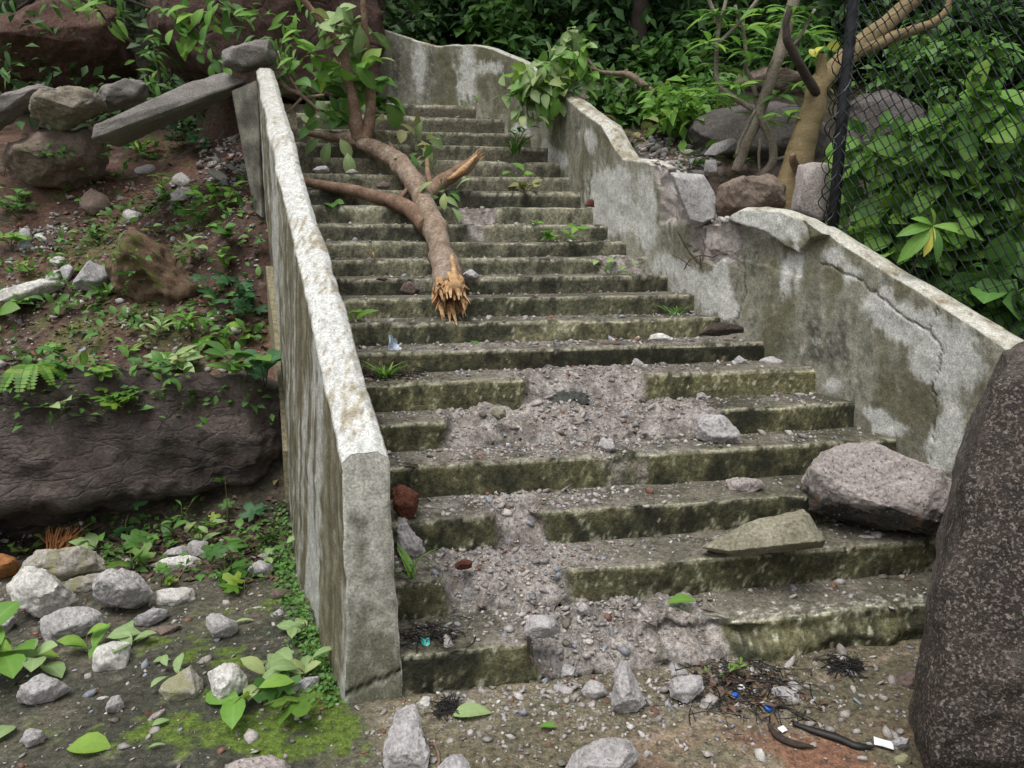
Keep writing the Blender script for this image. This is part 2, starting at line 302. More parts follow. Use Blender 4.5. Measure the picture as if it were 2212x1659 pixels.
def stairz(v): return np.interp(v, np.concatenate([[D[0]-0.30], D, [9.0, 10.0, 12.0, 16.0, 30.0, 120.0]]), np.concatenate([[0.0], HY, [3.12, 3.9, 5.4, 8.4, 15.0, 30.0]]))
BANK_Y = np.array([-50, 4.25, 4.55, 5.0, 5.25, 6.0, 7.0, 8.0, 9.0, 10.0, 12, 16, 30, 120.0]); BANK_Z = np.array([0, 0.0, 0.22, 0.74, 0.86, 1.34, 1.98, 2.62, 3.05, 3.7, 5.1, 8.2, 15, 30.0])
def terrain(x, y):
    x = np.asarray(x, float); y = np.asarray(y, float); u, v = UV(x, y)
    eL = -((x-LP0[0])*LNRM[0]+(y-LP0[1])*LNRM[1]); sL = (x-LP0[0])*LDIR[0]+(y-LP0[1])*LDIR[1]
    p = np.stack([x, y, np.zeros_like(x)], -1)
    zs = np.where(v > D[0], stairz(v)-0.30, 0.0)
    zs = np.where(v > 8.3, stairz(v)-0.02, zs)
    zl = np.interp(y+0.12*np.sin(x*2.1), BANK_Y, BANK_Z)+0.05*fbm(p, 1.3, 4)*sst(y, 4.2, 5.2)+0.012*fbm(p, 9, 3)*sst(y, 3.2, 5.2)+0.3*sst(sL, 3.5, 4.05)*np.exp(-(np.clip(eL, 0, 9)/0.45)**2)*sst(-sL, -5.5, -4.8)
    ur = np.interp(v, vR[:22], uR[:22]); eR = u-ur
    zt = np.interp(v, [0.6, 2.4, 3.2, 3.81, 4.39, 5.0, 5.5, 6.0, 6.6, 7.2, 7.9, 8.6, 10, 12, 16, 30, 120], [0.75, 0.85, 1.1, 1.35, 1.6, 1.72, 1.8, 2.12, 2.5, 2.72, 3.1, 3.3, 4.0, 5.4, 8.4, 15, 30])
    zr = zt-0.04+0.16*np.clip(eR, 0, 6)+0.06*fbm(p, 1.1, 4)+0.015*fbm(p, 8, 3)
    w = sst(eL, -0.14, -0.06)*sst(sL, -0.02, 0.12)
    wfar = sst(sL, 4.1, 4.6)*sst(eL, -0.35, 0.2)
    w = np.where(sL > 4.2, np.maximum(wfar, sst(eL, 0.0, 0.15)), w)
    z = zs*(1-w)+zl*w
    wr = sst(eR, 0.07, 0.14)*sst(v, 0.6, 0.7)
    z = z*(1-wr)+zr*wr
    back = sst(v, 8.75, 9.05)*(1-sst(eL, 0.1, 0.6)); z = z*(1-back)+(stairz(v)+0.05*fbm(p, 0.8, 4)+0.25)*back
    z = z+0.004*fbm(p, 6, 3)*(1-w)*(1-wr)
    return z
def inside_stairs(x, y):
    u, v = UV(x, y); eL = -((x-LP0[0])*LNRM[0]+(y-LP0[1])*LNRM[1])
    return (v > D[0]) & (v < 8.5) & (eL < -0.1) & (u < np.interp(v, vR[:22], uR[:22])+0.05)
def surf(x, y):
    x = np.asarray(x, float); y = np.asarray(y, float); u, v = UV(x, y)
    k = np.clip(np.searchsorted(D, v)-1, 0, 20)
    return np.where(inside_stairs(x, y), HY[k], terrain(x, y))
BOULD = []
def hit(x, y, lo=1.5, hi=26.0):
    p = hit0(x, y, lo, hi); q = ray(x, y); q = q/np.linalg.norm(q); best = np.linalg.norm(p-CAM)
    for bt in BOULD:
        h = bt.ray_cast(Vector(CAM), Vector(q))
        if h[0] is not None and h[3] < best: best = h[3]; p = np.array(h[0])
    return p
def hit0(x, y, lo=1.5, hi=26.0):
    q = ray(x, y); q = q/q[1]; ys = lo*(hi/lo)**np.linspace(0, 1, 160)
    for _ in range(3):
        P = CAM+q*ys[:, None]; d = P[:, 2]-surf(P[:, 0], P[:, 1]); k = int(np.argmax(d < 0))
        if not (d < 0).any(): return P[-1]
        ys = np.linspace(ys[max(k-1, 0)], ys[k]+1e-6, 12)
    return P[k]
def atstair(x, y, off=0.0):
    q = ray(x, y); q = q/q[1]; ys = np.linspace(2, 9.5, 2000); P = CAM+q*ys[:, None]; u, v = UV(P[:, 0], P[:, 1])
    d = P[:, 2]-(np.interp(v, D, HY)+off); k = np.argmax(d < 0)
    return P[k] if (d < 0).any() else P[-1]
def u_at(i, x):                                            # where picture column x crosses the nosing of step i
    us = np.linspace(-3, 5, 1600); P = us[:, None]*Rv+Nv*D[i-1]+A(0, 0, HY[i-1]); X, _ = proj(P)
    return float(np.interp(x, X, us))

# ------------------------------------------------------------------ ground sheet
def axis(segs):
    out = []
    for a, b, st in segs: out += list(np.arange(a, b, st))
    return np.array(out+[segs[-1][1]])
gx = axis([(-120, -30, 10), (-30, -8, 1.2), (-8, -4, 0.15), (-4, 2.6, 0.022), (2.6, 6, 0.07), (6, 20, 0.8), (20, 120, 10)])
gy = axis([(-20, 1.4, 1.5), (1.4, 4.6, 0.022), (4.6, 8.6, 0.03), (8.6, 14, 0.1), (14, 30, 0.8), (30, 120, 9)])
GX, GY = np.meshgrid(gx, gy); GZ = terrain(GX, GY)
P3 = np.stack([GX, GY, np.zeros_like(GX)], -1); u_, v_ = UV(GX, GY)
eL_ = -((GX-LP0[0])*LNRM[0]+(GY-LP0[1])*LNRM[1])
pxx, pxy = proj(np.stack([GX, GY, GZ], -1)); pxx = np.where(GY > 1, pxx, -1e4)
def blob(cx, cy, rx, ry): return np.exp(-(((pxx-cx)/rx)**2+((pxy-cy)/ry)**2))
nA, nB, nC = fbm(P3, 2.2, 5), fbm(P3+9, 7, 5), fbm(P3+31, 24, 4)
plaza = mix((0.135, 0.118, 0.075), (0.20, 0.175, 0.115), sst(nA+0.4*nB, -0.4, 0.5)); plaza = mix(plaza, (0.085, 0.085, 0.055), sst(nB+0.5*nC, 0.15, 0.6)*0.7)
plaza = mix(plaza, (0.25, 0.21, 0.17), sst(nC+0.6*nA, 0.3, 0.7)*0.6)
plaza = mix(plaza, (0.22, 0.105, 0.065), np.clip(blob(1750, 1640, 330, 60)*1.2+blob(1420, 1330, 120, 25), 0, 0.85)*sst(nB, -0.5, 0.3))
dl = np.abs((pxx-1280)*(1390-1640)-(pxy-1640)*(2000-1280))/762.0
plaza = mix(plaza, (0.30, 0.23, 0.17), np.exp(-(dl/9)**2)*(pxx > 1270)*0.75*sst(nC, -0.7, 0.2))
leftp = mix((0.05, 0.05, 0.035), (0.10, 0.092, 0.065), sst(nA+0.5*nB, -0.4, 0.5)); leftp = mix(leftp, (0.17, 0.15, 0.12), sst(nC+0.4*nB, 0.25, 0.7)*0.7)
mo = np.clip(blob(520, 1560, 210, 70)+blob(440, 1420, 110, 45)+blob(640, 1600, 120, 50)+0.6*blob(250, 1600, 200, 40)+blob(700, 1450, 60, 140)+0.5*blob(560, 1300, 120, 40), 0, 1)
leftp = mix(leftp, (0.095, 0.15, 0.014), sst(0.9*mo+0.6*nB+0.6*nC, 0.5, 0.95)*0.9)
soil = mix((0.065, 0.034, 0.023), (0.145, 0.075, 0.05), sst(nA+0.6*nB, -0.4, 0.5)); soil = mix(soil, (0.032, 0.022, 0.016), sst(nB+0.5*nC, 0.05, 0.6)*0.85)
soil = mix(soil, (0.2, 0.15, 0.12), sst(nC, 0.35, 0.7)*0.6); soil = mix(soil, (0.10, 0.105, 0.03), sst(nA*0.8+nB*0.6+0.5*blob(150, 690, 260, 90), 0.25, 0.7)*0.7)
hill = mix((0.03, 0.024, 0.015), (0.06, 0.05, 0.028), sst(nB, -0.4, 0.5))
rsoil = mix((0.10, 0.07, 0.05), (0.2, 0.17, 0.15), sst(nB+0.5*nC, -0.3, 0.5))
cg = plaza
wl = sst(eL_+0.05*nB, -0.12, 0.0); cg = mix(cg, leftp, np.where(GY < 9, np.maximum(wl, sst(-(pxx-760)/80+nB, 0, 1)*(GY < 3.2)), 0))
cg = mix(cg, mix((0.035, 0.03, 0.02), (0.075, 0.06, 0.04), sst(nB+0.5*nC, -0.4, 0.5)), wl*sst(GY+0.25*nA, 3.6, 4.1)*(eL_ > -0.2)); cg = mix(cg, soil, wl*sst(GY+0.1*nA, 4.7, 5.0)*(eL_ > -0.2))
ur_ = np.interp(v_, vR[:22], uR[:22]); cg = mix(cg, rsoil, sst(u_-ur_, 0.05, 0.12))
cg = mix(cg, hill, np.maximum(sst(GY, 8.2, 9.2), sst(u_-ur_, 1.2, 2.0)))
gd = obj('ground', mesh('ground', np.stack([GX, GY, GZ+0.004*nC*(GY < 9)], -1).reshape(-1, 3), gridF(len(gy), len(gx)), M['ground'], cg.reshape(-1, 3)))
tag(gd, 'earth and worn concrete ground around the stairway, mossy at lower left', None, None, 'structure')

# ------------------------------------------------------------------ staircase
STEPG = []
stair = empty('staircase', W(1.3, D[0], 0)); tag(stair, 'long flight of mossy broken concrete steps between two parapet walls', 'stairs')
SL = np.array(stair.location)
DMG = {1: [(1150, 1430, 1.0), (1420, 1580, 0.75)], 2: [(955, 1245, 1.0)], 3: [(1060, 1178, 0.95)], 5: [(965, 1575, 0.95)], 6: [(1135, 1410, 0.8)], 4: [(1290, 1400, 0.3)], 13: [(1010, 1060, 0.5)], 14: [(985, 1075, 0.9)], 10: [(880, 950, 0.3)], 11: [(1290, 1400, 0.6)], 8: [(1150, 1240, 0.2)], 17: [(1100, 1140, 0.4)]}
for i in range(1, 22):
    d0, z0 = D[i-1], HY[i-1]; zb = HY[i-2] if i > 1 else 0.0
    d1 = D[i] if i < 21 else 8.75
    res = 0.011 if i < 8 else (0.015 if i < 14 else 0.022)
    # left end: under the parapet; beyond its end the steps run on under the rock
    sL = (d0-2.68)/math.cos(LA-YAW); ulo = (LP0+LDIR*sL) @ Rv + 0.06
    if i > 15: ulo = u_at(i, {16: 600, 17: 590, 18: 590, 19: 600, 20: 640, 21: 680}[i])
    uhi = np.interp(d0, vR[:22], uR[:22])+0.06
    if i < 4: uhi = np.interp(d0, vR[:22], uR[:22])+0.04
    us = np.arange(ulo, uhi+res, res)
    nr = max(5, int((z0-zb)/res)); nt = max(8, int((d1-d0+0.03)/res))
    rv = np.concatenate([np.full(nr, d0), [d0+0.003], np.linspace(d0+0.009, d1+0.03, nt-1)])
    rz = np.concatenate([np.linspace(zb-0.03, z0-0.009, nr-1), [z0-0.003], np.full(nt, z0)])
    kind = np.concatenate([np.zeros(nr), np.ones(nt)])
    U, Vv = np.meshgrid(us, rv); _, Zz = np.meshgrid(us, rz); _, K = np.meshgrid(us, kind)
    q = np.stack([U, Vv*1.0, Zz], -1)+i*3.7
    dm = np.zeros_like(U)
    for (xa, xb, st) in DMG.get(i, []):
        ua, ub = u_at(i, xa), u_at(i, xb); wob = 0.05*fbm(q, 6, 3)
        dm = np.maximum(dm, st*sst(U+wob, ua-0.03, ua+0.06)*sst(-(U+wob), -ub-0.03, -ub+0.06))
    # broken profile: nosing eaten back into a rubbly slope
    tt = np.clip((Vv-d0)/(d1-d0), 0, 1)
    hz = np.clip((Zz-zb)/(z0-zb), 0, 1)
    slopeV = np.where(K < 0.5, d0+0.02+0.16*hz**1.3, d0+0.18+(d1-d0-0.18)*tt)
    slopeZ = np.where(K < 0.5, zb-0.03*(hz <= 0)+(z0-zb)*0.72*hz, z0-(z0-zb)*0.28*(1-sst(tt, 0.0, 0.85)))
    lump = fbm(np.stack([U, slopeV, slopeZ], -1)+i*3.7, 15, 5, 0.62)*0.045
    Vn = Vv*(1-dm)+(slopeV+lump)*dm; Zn = Zz*(1-dm)+(slopeZ+lump)*dm
    e = np.exp(-((Vv-d0)**2+(Zz-z0)**2)/(0.013 if i > 3 else 0.02)**2)      # worn arris
    chip = sst(fbm(q*A(1, 0.2, 0.2), 5, 4), 0.0, 0.7)
    Zn -= e*(0.003+0.014*chip)*(1-dm); Vn += e*(0.004+0.014*chip)*(1-dm)
    amp = 0.012 if i in (1, 2) else 0.006
    Vn += (fbm(q, 9, 4)*amp+0.014*fbm(q*A(1, 0, 0), 0.9, 2))*(K < 0.5)
    Vn += 0.014*fbm(q*A(1, 0, 0), 0.9, 2)*(K > 0.5)*np.exp(-tt*3)
    Zn += (K > 0.5)*(0.005*fbm(q, 7, 4)+0.008*fbm(q*A(1, 0, 0), 0.7, 2))
    if i == 1:                                             # eroded, crusted lower riser on the right
        er = sst(U, u_at(1, 1400), u_at(1, 1500))*(K < 0.5)*sst(-(Zz-zb), -0.11, -0.04); Vn -= er*(0.05+0.04*fbm(q, 7, 4))
        un = sst(U, u_at(1, 1380), u_at(1, 1440))*sst(-U, -u_at(1, 1700), -u_at(1, 1600))*(K < 0.5)*np.exp(-((Zz-0.10)/0.03)**2); Vn += un*0.06
    # colour
    n1 = fbm(q*A(1, 1, 0.8), 3.3, 6, 0.65); n2 = fbm(q*A(1.1, 1, 0.75)+5, 15, 5, 0.7); n3 = fbm(q+11, 48, 3, 0.7)
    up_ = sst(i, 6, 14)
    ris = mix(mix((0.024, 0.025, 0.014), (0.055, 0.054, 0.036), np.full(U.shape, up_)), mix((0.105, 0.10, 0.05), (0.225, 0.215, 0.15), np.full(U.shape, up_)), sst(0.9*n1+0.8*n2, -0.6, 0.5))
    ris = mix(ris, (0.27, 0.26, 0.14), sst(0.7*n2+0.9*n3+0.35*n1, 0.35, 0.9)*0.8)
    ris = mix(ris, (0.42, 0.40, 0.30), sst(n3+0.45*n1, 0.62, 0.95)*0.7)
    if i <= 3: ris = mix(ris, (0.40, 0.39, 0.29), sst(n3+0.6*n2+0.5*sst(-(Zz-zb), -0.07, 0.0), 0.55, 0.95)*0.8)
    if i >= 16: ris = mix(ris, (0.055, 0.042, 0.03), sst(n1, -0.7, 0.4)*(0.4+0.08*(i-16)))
    ris = ris*(0.78+0.5*sst(fbm(np.stack([U*0.8, U*0+i*5.3, U*0], -1), 1.0, 3), -0.6, 0.6)+0.22*math.sin(i*2.4))[..., None]
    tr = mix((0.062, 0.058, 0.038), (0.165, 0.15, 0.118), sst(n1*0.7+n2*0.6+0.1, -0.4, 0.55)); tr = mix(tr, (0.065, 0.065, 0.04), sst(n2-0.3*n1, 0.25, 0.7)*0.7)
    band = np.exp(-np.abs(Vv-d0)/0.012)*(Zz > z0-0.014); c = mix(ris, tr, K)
    c = mix(c, (0.42, 0.40, 0.29), band*sst(n2+0.6*n3+0.25, -0.3, 0.5)*0.75)
    q2 = np.stack([U, Vn, Zn], -1); ag = mix((0.135, 0.117, 0.10), (0.315, 0.283, 0.258), sst(fbm(q2, 14, 5, 0.65)+0.4*fbm(q2, 60, 2), -0.5, 0.5)); ag = mix(ag, (0.2, 0.2, 0.215), sst(n3, 0.35, 0.7)*0.8)
    fz = {1: (1100, 1480), 2: (930, 1330), 3: (930, 1400), 4: (950, 1500), 5: (960, 1600), 6: (1100, 1500), 7: (900, 1650)}.get(i)
    if fz:
        fa, fb_ = u_at(i, fz[0]), u_at(i, fz[1]); fm = sst(U+0.12*n1, fa-0.15, fa+0.15)*sst(-U+0.12*n1, -fb_-0.15, -fb_+0.15)*(K > 0.5); c = mix(c, ag, fm*sst(n2+0.5*n1, -0.6, 0.4)*0.75)
    c = mix(c, ag, sst(dm+0.3*n2, 0.2, 0.6))
    if i == 6:
        w6 = sst(U, u_at(6, 1195), u_at(6, 1210))*sst(-U, -u_at(6, 1280), -u_at(6, 1265))*(Zz < zb+0.075+0.02*n1)*(K < 0.5); c = mix(c, (0.05, 0.052, 0.045), w6)
    if i == 1: c = mix(c, (0.52, 0.51, 0.42), np.exp(-np.abs(Zz-z0)/0.045)*sst(U, u_at(1, 1380), u_at(1, 1450))*sst(n3+0.8*n2, 0.0, 0.7)*(tt < 0.3)*0.85)
    Pw = U[..., None]*Rv+Vn[..., None]*Nv; Pw[..., 2] = Zn; Pw -= SL
    if i <= 9: STEPG.append((Pw.reshape(-1, 3)+SL, gridF(*U.shape)))
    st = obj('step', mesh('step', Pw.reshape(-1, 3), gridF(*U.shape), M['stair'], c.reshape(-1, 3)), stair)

# ------------------------------------------------------------------ walls
def pdist(X, Y, line):
    d = np.full(X.shape, 1e9)
    for (x0, y0), (x1, y1) in zip(line, line[1:]):
        dx, dy = x1-x0, y1-y0; t = np.clip(((X-x0)*dx+(Y-y0)*dy)/(dx*dx+dy*dy), 0, 1)
        d = np.minimum(d, np.hypot(X-x0-t*dx, Y-y0-t*dy))
    return d
def inpoly(X, Y, poly):
    r = np.zeros(X.shape, bool); n = len(poly)
    for k in range(n):
        (x0, y0), (x1, y1) = poly[k], poly[(k+1) % n]
        c = ((y0 > Y) != (y1 > Y)) & (X < (x1-x0)*(Y-y0)/(y1-y0+1e-9)+x0); r ^= c
    return r
def jag(line, amp, n=5, seed=0):
    r = random.Random(seed); out = []
    for (x0, y0), (x1, y1) in zip(line, line[1:]):
        for k in range(n):
            t = k/n; out.append((x0+(x1-x0)*t+r.uniform(-amp, amp), y0+(y1-y0)*t+r.uniform(-amp, amp)))
    return out+[line[-1]]
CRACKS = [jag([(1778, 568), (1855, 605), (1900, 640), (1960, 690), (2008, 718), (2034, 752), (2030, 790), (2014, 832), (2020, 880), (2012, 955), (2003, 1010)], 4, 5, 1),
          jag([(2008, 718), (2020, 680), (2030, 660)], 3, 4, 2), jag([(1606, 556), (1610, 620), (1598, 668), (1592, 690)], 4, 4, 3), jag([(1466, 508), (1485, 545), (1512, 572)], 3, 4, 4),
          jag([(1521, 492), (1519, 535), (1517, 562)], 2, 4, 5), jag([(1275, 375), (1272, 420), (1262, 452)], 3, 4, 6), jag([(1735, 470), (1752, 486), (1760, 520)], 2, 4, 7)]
WHITE = [((904, 155), 13, 62), ((1008, 160), 23, 70), ((1062, 142), 26, 18), ((1275, 302), 17, 26), ((1330, 395), 32, 30), ((1330, 470), 38, 45), ((1290, 440), 30, 60), ((1400, 430), 20, 50), ((1395, 500), 25, 40), ((1450, 575), 40, 22), ((1500, 615), 45, 30), ((1545, 645), 32, 32), ((1570, 675), 25, 16), ((1800, 550), 26, 24), ((1838, 588), 24, 24), ((1905, 660), 50, 34), ((1960, 700), 50, 34), ((2010, 760), 40, 50), ((2060, 770), 70, 90), ((1930, 705), 30, 22), ((2030, 970), 26, 60), ((2060, 930), 22, 50), ((1890, 895), 28, 16), ((1930, 925), 36, 20), ((1795, 840), 22, 14), ((1180, 330), 20, 26), ((1120, 285), 24, 14), ((1210, 350), 16, 24), ((1640, 470), 70, 24), ((1690, 500), 50, 20), ((1555, 590), 16, 40), ((1725, 560), 10, 60), ((1700, 590), 12, 60)]
DARK = [((1757, 610), 12, 110), ((1880, 700), 40, 20), ((1620, 560), 40, 60), ((1880, 930), 40, 40), ((1820, 900), 60, 70), ((1930, 960), 50, 40), ((1240, 280), 25, 60), ((1160, 240), 40, 40), ((950, 150), 30, 50), ((860, 140), 30, 50), ((1105, 180), 40, 40), ((1350, 430), 20, 30), ((1590, 600), 18, 50), ((1680, 760), 50, 50)]
def wall_colour(P, top):
    X, Y = proj(P); q = P*A(1, 1, 0.35)
    n1, n2, n3 = fbm(q, 3.2, 6, 0.6), fbm(q+7, 13, 6, 0.62), fbm(P+3, 45, 3, 0.7)
    c = mix((0.135, 0.127, 0.08), (0.32, 0.31, 0.25), sst(n1+0.6*n2, -0.5, 0.55)); c = mix(c, (0.05, 0.049, 0.032), sst(n2*0.9+0.5*n1, 0.12, 0.7)*0.8)
    w = sum(np.exp(-(((X-a+10*n2)/rx)**2+((Y-b+14*n1)/ry)**2)) for (a, b), rx, ry in WHITE)
    dk = sum(np.exp(-(((X-a)/rx)**2+((Y-b)/ry)**2)) for (a, b), rx, ry in DARK)
    c = mix(c, (0.06, 0.058, 0.038), np.clip(dk, 0, 1)*sst(n2+0.4*n3, -0.6, 0.4)*0.65)
    c = mix(c, (0.54, 0.54, 0.51), sst(1.25*w+0.5*n2+0.3*n1+0.25*n3, 0.28, 0.85)*0.9)
    c = mix(c, (0.36, 0.34, 0.27), sst(n3+0.4*n2, 0.5, 0.9)*0.5)
    tc = mix((0.50, 0.49, 0.43), (0.30, 0.27, 0.2), sst(n1+n2, -0.1, 0.7)); tc = mix(tc, (0.16, 0.09, 0.045), sst(n2+0.8*n3, 0.45, 0.8)*0.7)
    return mix(c, tc, top), X, Y, n2
def right_wall(s0, s1, res, loc, name, label):
    root = empty(name, loc); tag(root, label, 'wall')
    s = np.arange(s0, s1+res*0.5, res); xy = rw_xy(s); k = 5
    pad = np.pad(xy, ((k, k), (0, 0)), mode='reflect', reflect_type='odd'); xy = np.stack([np.convolve(pad[:, j], np.ones(2*k+1)/(2*k+1), 'valid') for j in (0, 1)], -1); nr = rw_nrm(s)
    u, v = UV(xy[:, 0], xy[:, 1]); zt = np.interp(s, RT_S, RT_Z)+0.006*fbm(np.stack([s, s*0, s*0], -1), 7, 4); zb = np.minimum(stairz(v)-0.42, zt-0.5)
    nz = int((zt-zb).max()/res); fr = np.linspace(0, 1, nz)
    TH = 0.17
    rows = []; tops = []
    for f in fr: rows.append(np.column_stack([xy, zb+(zt-zb)*f])); tops.append(np.full(len(s), 1.0 if f > 0.995 else 0.0))
    for f in np.linspace(0, 1, 12): rows.append(np.column_stack([xy+nr*(0.006+TH*f), zt+0.018*math.sin(math.pi*f)+0.003])); tops.append(np.ones(len(s)))
    for f in np.linspace(0.1, 1, 8): rows.append(np.column_stack([xy+nr*(0.008+TH), zt-0.6*f])); tops.append(np.zeros(len(s)))
    P = np.array(rows); T = np.array(tops); NR = np.broadcast_to(np.column_stack([nr, np.zeros(len(s))]), P.shape)
    c, X, Y, n2 = wall_colour(P, T)
    off = 0.012*fbm(P, 2.2, 3)+0.005*fbm(P, 12, 3)
    core = inpoly(X+6*n2, Y+6*n2, [(1490, 478), (1592, 478), (1600, 520), (1590, 575), (1560, 560), (1545, 575), (1515, 560), (1488, 540)]) | inpoly(X+6*n2, Y+6*n2, [(1405, 345), (1445, 365), (1490, 480), (1425, 484), (1428, 420)])
    lumps = fbm(P, 9, 5)
    off = off+core*(0.03+0.035*lumps)*sst(np.abs(s-s_split), 0.0, 0.05)[None]
    shell = inpoly(X, Y+3*n2, [(1580, 430), (1800, 400), (1800, 500), (1757, 520), (1733, 546), (1700, 528), (1660, 500), (1610, 486), (1583, 478)])
    under = inpoly(X, Y, [(1583, 480), (1610, 488), (1660, 502), (1700, 530), (1735, 548), (1735, 600), (1600, 560)])
    off = off-shell*0.05+under*0.03*np.exp(-np.clip((Y-520)/60, 0, 3))
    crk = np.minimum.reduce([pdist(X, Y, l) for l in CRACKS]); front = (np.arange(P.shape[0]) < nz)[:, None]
    cw = np.exp(-(crk/1.7)**2)*front; off = off+cw*0.014
    ag = mix((0.26, 0.225, 0.205), (0.40, 0.36, 0.34), sst(lumps, -0.4, 0.5)); c = mix(c, ag, core*1.0); c = mix(c, (0.035, 0.03, 0.025), np.exp(-(crk/1.3)**2)*front*0.8)  # cracks tinted dark: dirt, plus the groove's shade painted into the colour
    P = P+NR*off[..., None]
    P[..., 2] += core*0.03*fbm(P+5, 13, 4)
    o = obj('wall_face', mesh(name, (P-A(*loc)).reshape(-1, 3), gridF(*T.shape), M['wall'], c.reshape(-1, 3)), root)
    # end caps
    for j in ():
        ring = P[:, j, :]; m = len(ring); cen = ring.mean(0)
        V = np.vstack([ring, cen[None]])-A(*loc); F = [(a, a+1, m) for a in range(m-1)]+[(m-1, 0, m)]
        obj('broken_end', mesh('broken_end', V, F, M['wallrough'], np.tile((0.33, 0.29, 0.27), (m+1, 1)), False), root)
    return root
s_split = on_rw(1519, 500)[0]
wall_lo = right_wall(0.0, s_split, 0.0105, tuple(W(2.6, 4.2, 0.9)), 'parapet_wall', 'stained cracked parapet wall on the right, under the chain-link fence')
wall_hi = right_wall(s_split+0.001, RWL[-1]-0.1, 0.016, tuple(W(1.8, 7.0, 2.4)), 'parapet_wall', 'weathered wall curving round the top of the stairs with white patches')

# left parapet
fr_t = (LP1-LP0)/np.linalg.norm(LP1-LP0); NF = A(fr_t[1], -fr_t[0], 0)
TO0, TI0 = atpl(736, 1004, LP0, NF), atpl(838, 992, LP0, NF)
TO1, TI1 = aty(553, 160, 6.36), aty(592, 157, 6.43)
B_MID = [(0.0, LP0), (0.30, atz(640, 1250)), (0.46, atz(626, 1150)), (1.0, TO1+A(0.02, 0, 0))]
lw = empty('parapet_wall', LP0); tag(lw, 'whitewashed sloping parapet wall along the left of the stairs', 'wall')
nf_ = 330; fs = np.linspace(0, 1, nf_)
def lerpv(a, b, f): return a[None]*(1-f[:, None])+b[None]*f[:, None]
TOp, TIp = lerpv(TO0, TO1, fs), lerpv(TI0, TI1, fs)
TOp[:, 2] += 0.012*np.sin(fs*9)+0.008*fbm(np.stack([fs*40, fs*0, fs*0], -1), 1, 3); TIp[:, 2] += 0.012*np.sin(fs*9+.3)+0.008*fbm(np.stack([fs*40, fs*0+3, fs*0], -1), 1, 3)
for Tq, sd in ((TOp, 3), (TIp, 8)): Tq[:, 0] += 0.012*fbm(np.stack([fs*14, fs*0+sd, fs*0], -1), 1, 5, 0.6)
BO = np.stack([np.interp(fs, [b[0] for b in B_MID], [b[1][k] for b in B_MID]) for k in range(3)], -1)
BO[:, 2] = np.minimum(terrain(BO[:, 0]-0.1, BO[:, 1]), TOp[:, 2]-0.5)-0.2
BI = lerpv(LP1, TI1+A(0.02, 0.0, 0), fs); ub, vb = UV(BI[:, 0], BI[:, 1]); BI[:, 2] = np.where(vb < D[0], -0.1, stairz(vb)-0.45)
rows, tops = [], []
for f in np.linspace(0, 1, 90)[:-1]: rows.append(BO*(1-f)+TOp*f); tops.append(np.zeros(nf_))
for f in np.linspace(0, 1, 22):
    p = TOp*(1-f)+TIp*f; p = p.copy(); p[:, 2] += 0.032*min(1, math.sin(math.pi*f)*1.5)+0.002; rows.append(p); tops.append(np.full(nf_, 0.35 if f in (0, 1) else 1.0))
for f in np.linspace(0, 1, 60)[1:]: rows.append(TIp*(1-f)+BI*f); tops.append(np.zeros(nf_))
P = np.array(rows); T = np.array(tops); F_ = np.broadcast_to(fs, T.shape)
sq = np.stack([F_*4.1*6.5+0.4*np.sin(P[..., 2]*5), P[..., 2]*1.3-F_*2, P[..., 0]*0.0], -1); n1 = 0.75*fbm(np.stack([F_*4.1*2.6+0.5*P[..., 2], P[..., 2]*0.8, F_*0], -1), 1.0, 2)+0.6*fbm(np.stack([F_*4.1*11, P[..., 2]*1.7+F_*6, F_*0+4], -1), 1.0, 2); n2 = fbm(P, 14, 5); n3 = fbm(P, 45, 3); n4 = fbm(np.stack([F_*4.1*30, P[..., 2]*1.5, F_*0], -1), 1, 4)
c = mix((0.105, 0.09, 0.052), (0.2, 0.185, 0.13), sst(0.6*n4+0.6*n2, -0.4, 0.5)); c = mix(c, (0.42, 0.42, 0.39), sst(n1+0.25*n4+0.35*n2+0.25*(0.4-F_), -0.05, 0.6)*0.85)
c = mix(c, (0.2, 0.19, 0.12), sst(n3+n2*.5, 0.5, 0.9)*0.5)
tq = fbm(P*A(1, 1, 1), 7, 5); sc_ = fbm(np.stack([P[..., 0]*60, P[..., 1]*16, P[..., 2]*16], -1), 1, 4)
tc = mix((0.55, 0.55, 0.525), (0.33, 0.295, 0.22), sst(sc_*0.8+tq*0.7+0.18*np.sin(F_*22), 0.05, 0.75)*0.95); tc = mix(tc, (0.25, 0.22, 0.15), sst(sc_+0.5*n3, 0.5, 0.9)*0.6); tc = mix(tc, (0.44, 0.43, 0.38), sst(F_+0.1*tq, 0.55, 0.85)*0.6)
c = mix(c, tc, T)
nx = np.broadcast_to(A(-LNRM[0], -LNRM[1], 0), P.shape); side = np.where(np.arange(len(rows)) < 89, 1.0, np.where(np.arange(len(rows)) > 110, -1.0, 0.0))[:, None]
P = P+nx*(side*(0.010*fbm(P, 3, 3)+0.005*fbm(P, 16, 3)))[..., None]; P[..., 2] += T*(0.010*fbm(P, 6, 4)+0.0015*sc_)
obj('wall_side', mesh('left_parapet', (P-LP0).reshape(-1, 3), gridF(*T.shape), M['wall'], c.reshape(-1, 3)), lw)
ring = P[:, 0, :]; nw = 60; a_ = ring[:89]; b_ = ring[110:][::-1]
ia = np.linspace(0, 1, 80); LO = np.stack([np.interp(ia, np.linspace(0, 1, len(a_)), a_[:, k]) for k in range(3)], -1); RI = np.stack([np.interp(ia, np.linspace(0, 1, len(b_)), b_[:, k]) for k in range(3)], -1)
ws = np.linspace(0, 1, nw); FP_ = LO[:, None, :]*(1-ws)[None, :, None]+RI[:, None, :]*ws[None, :, None]
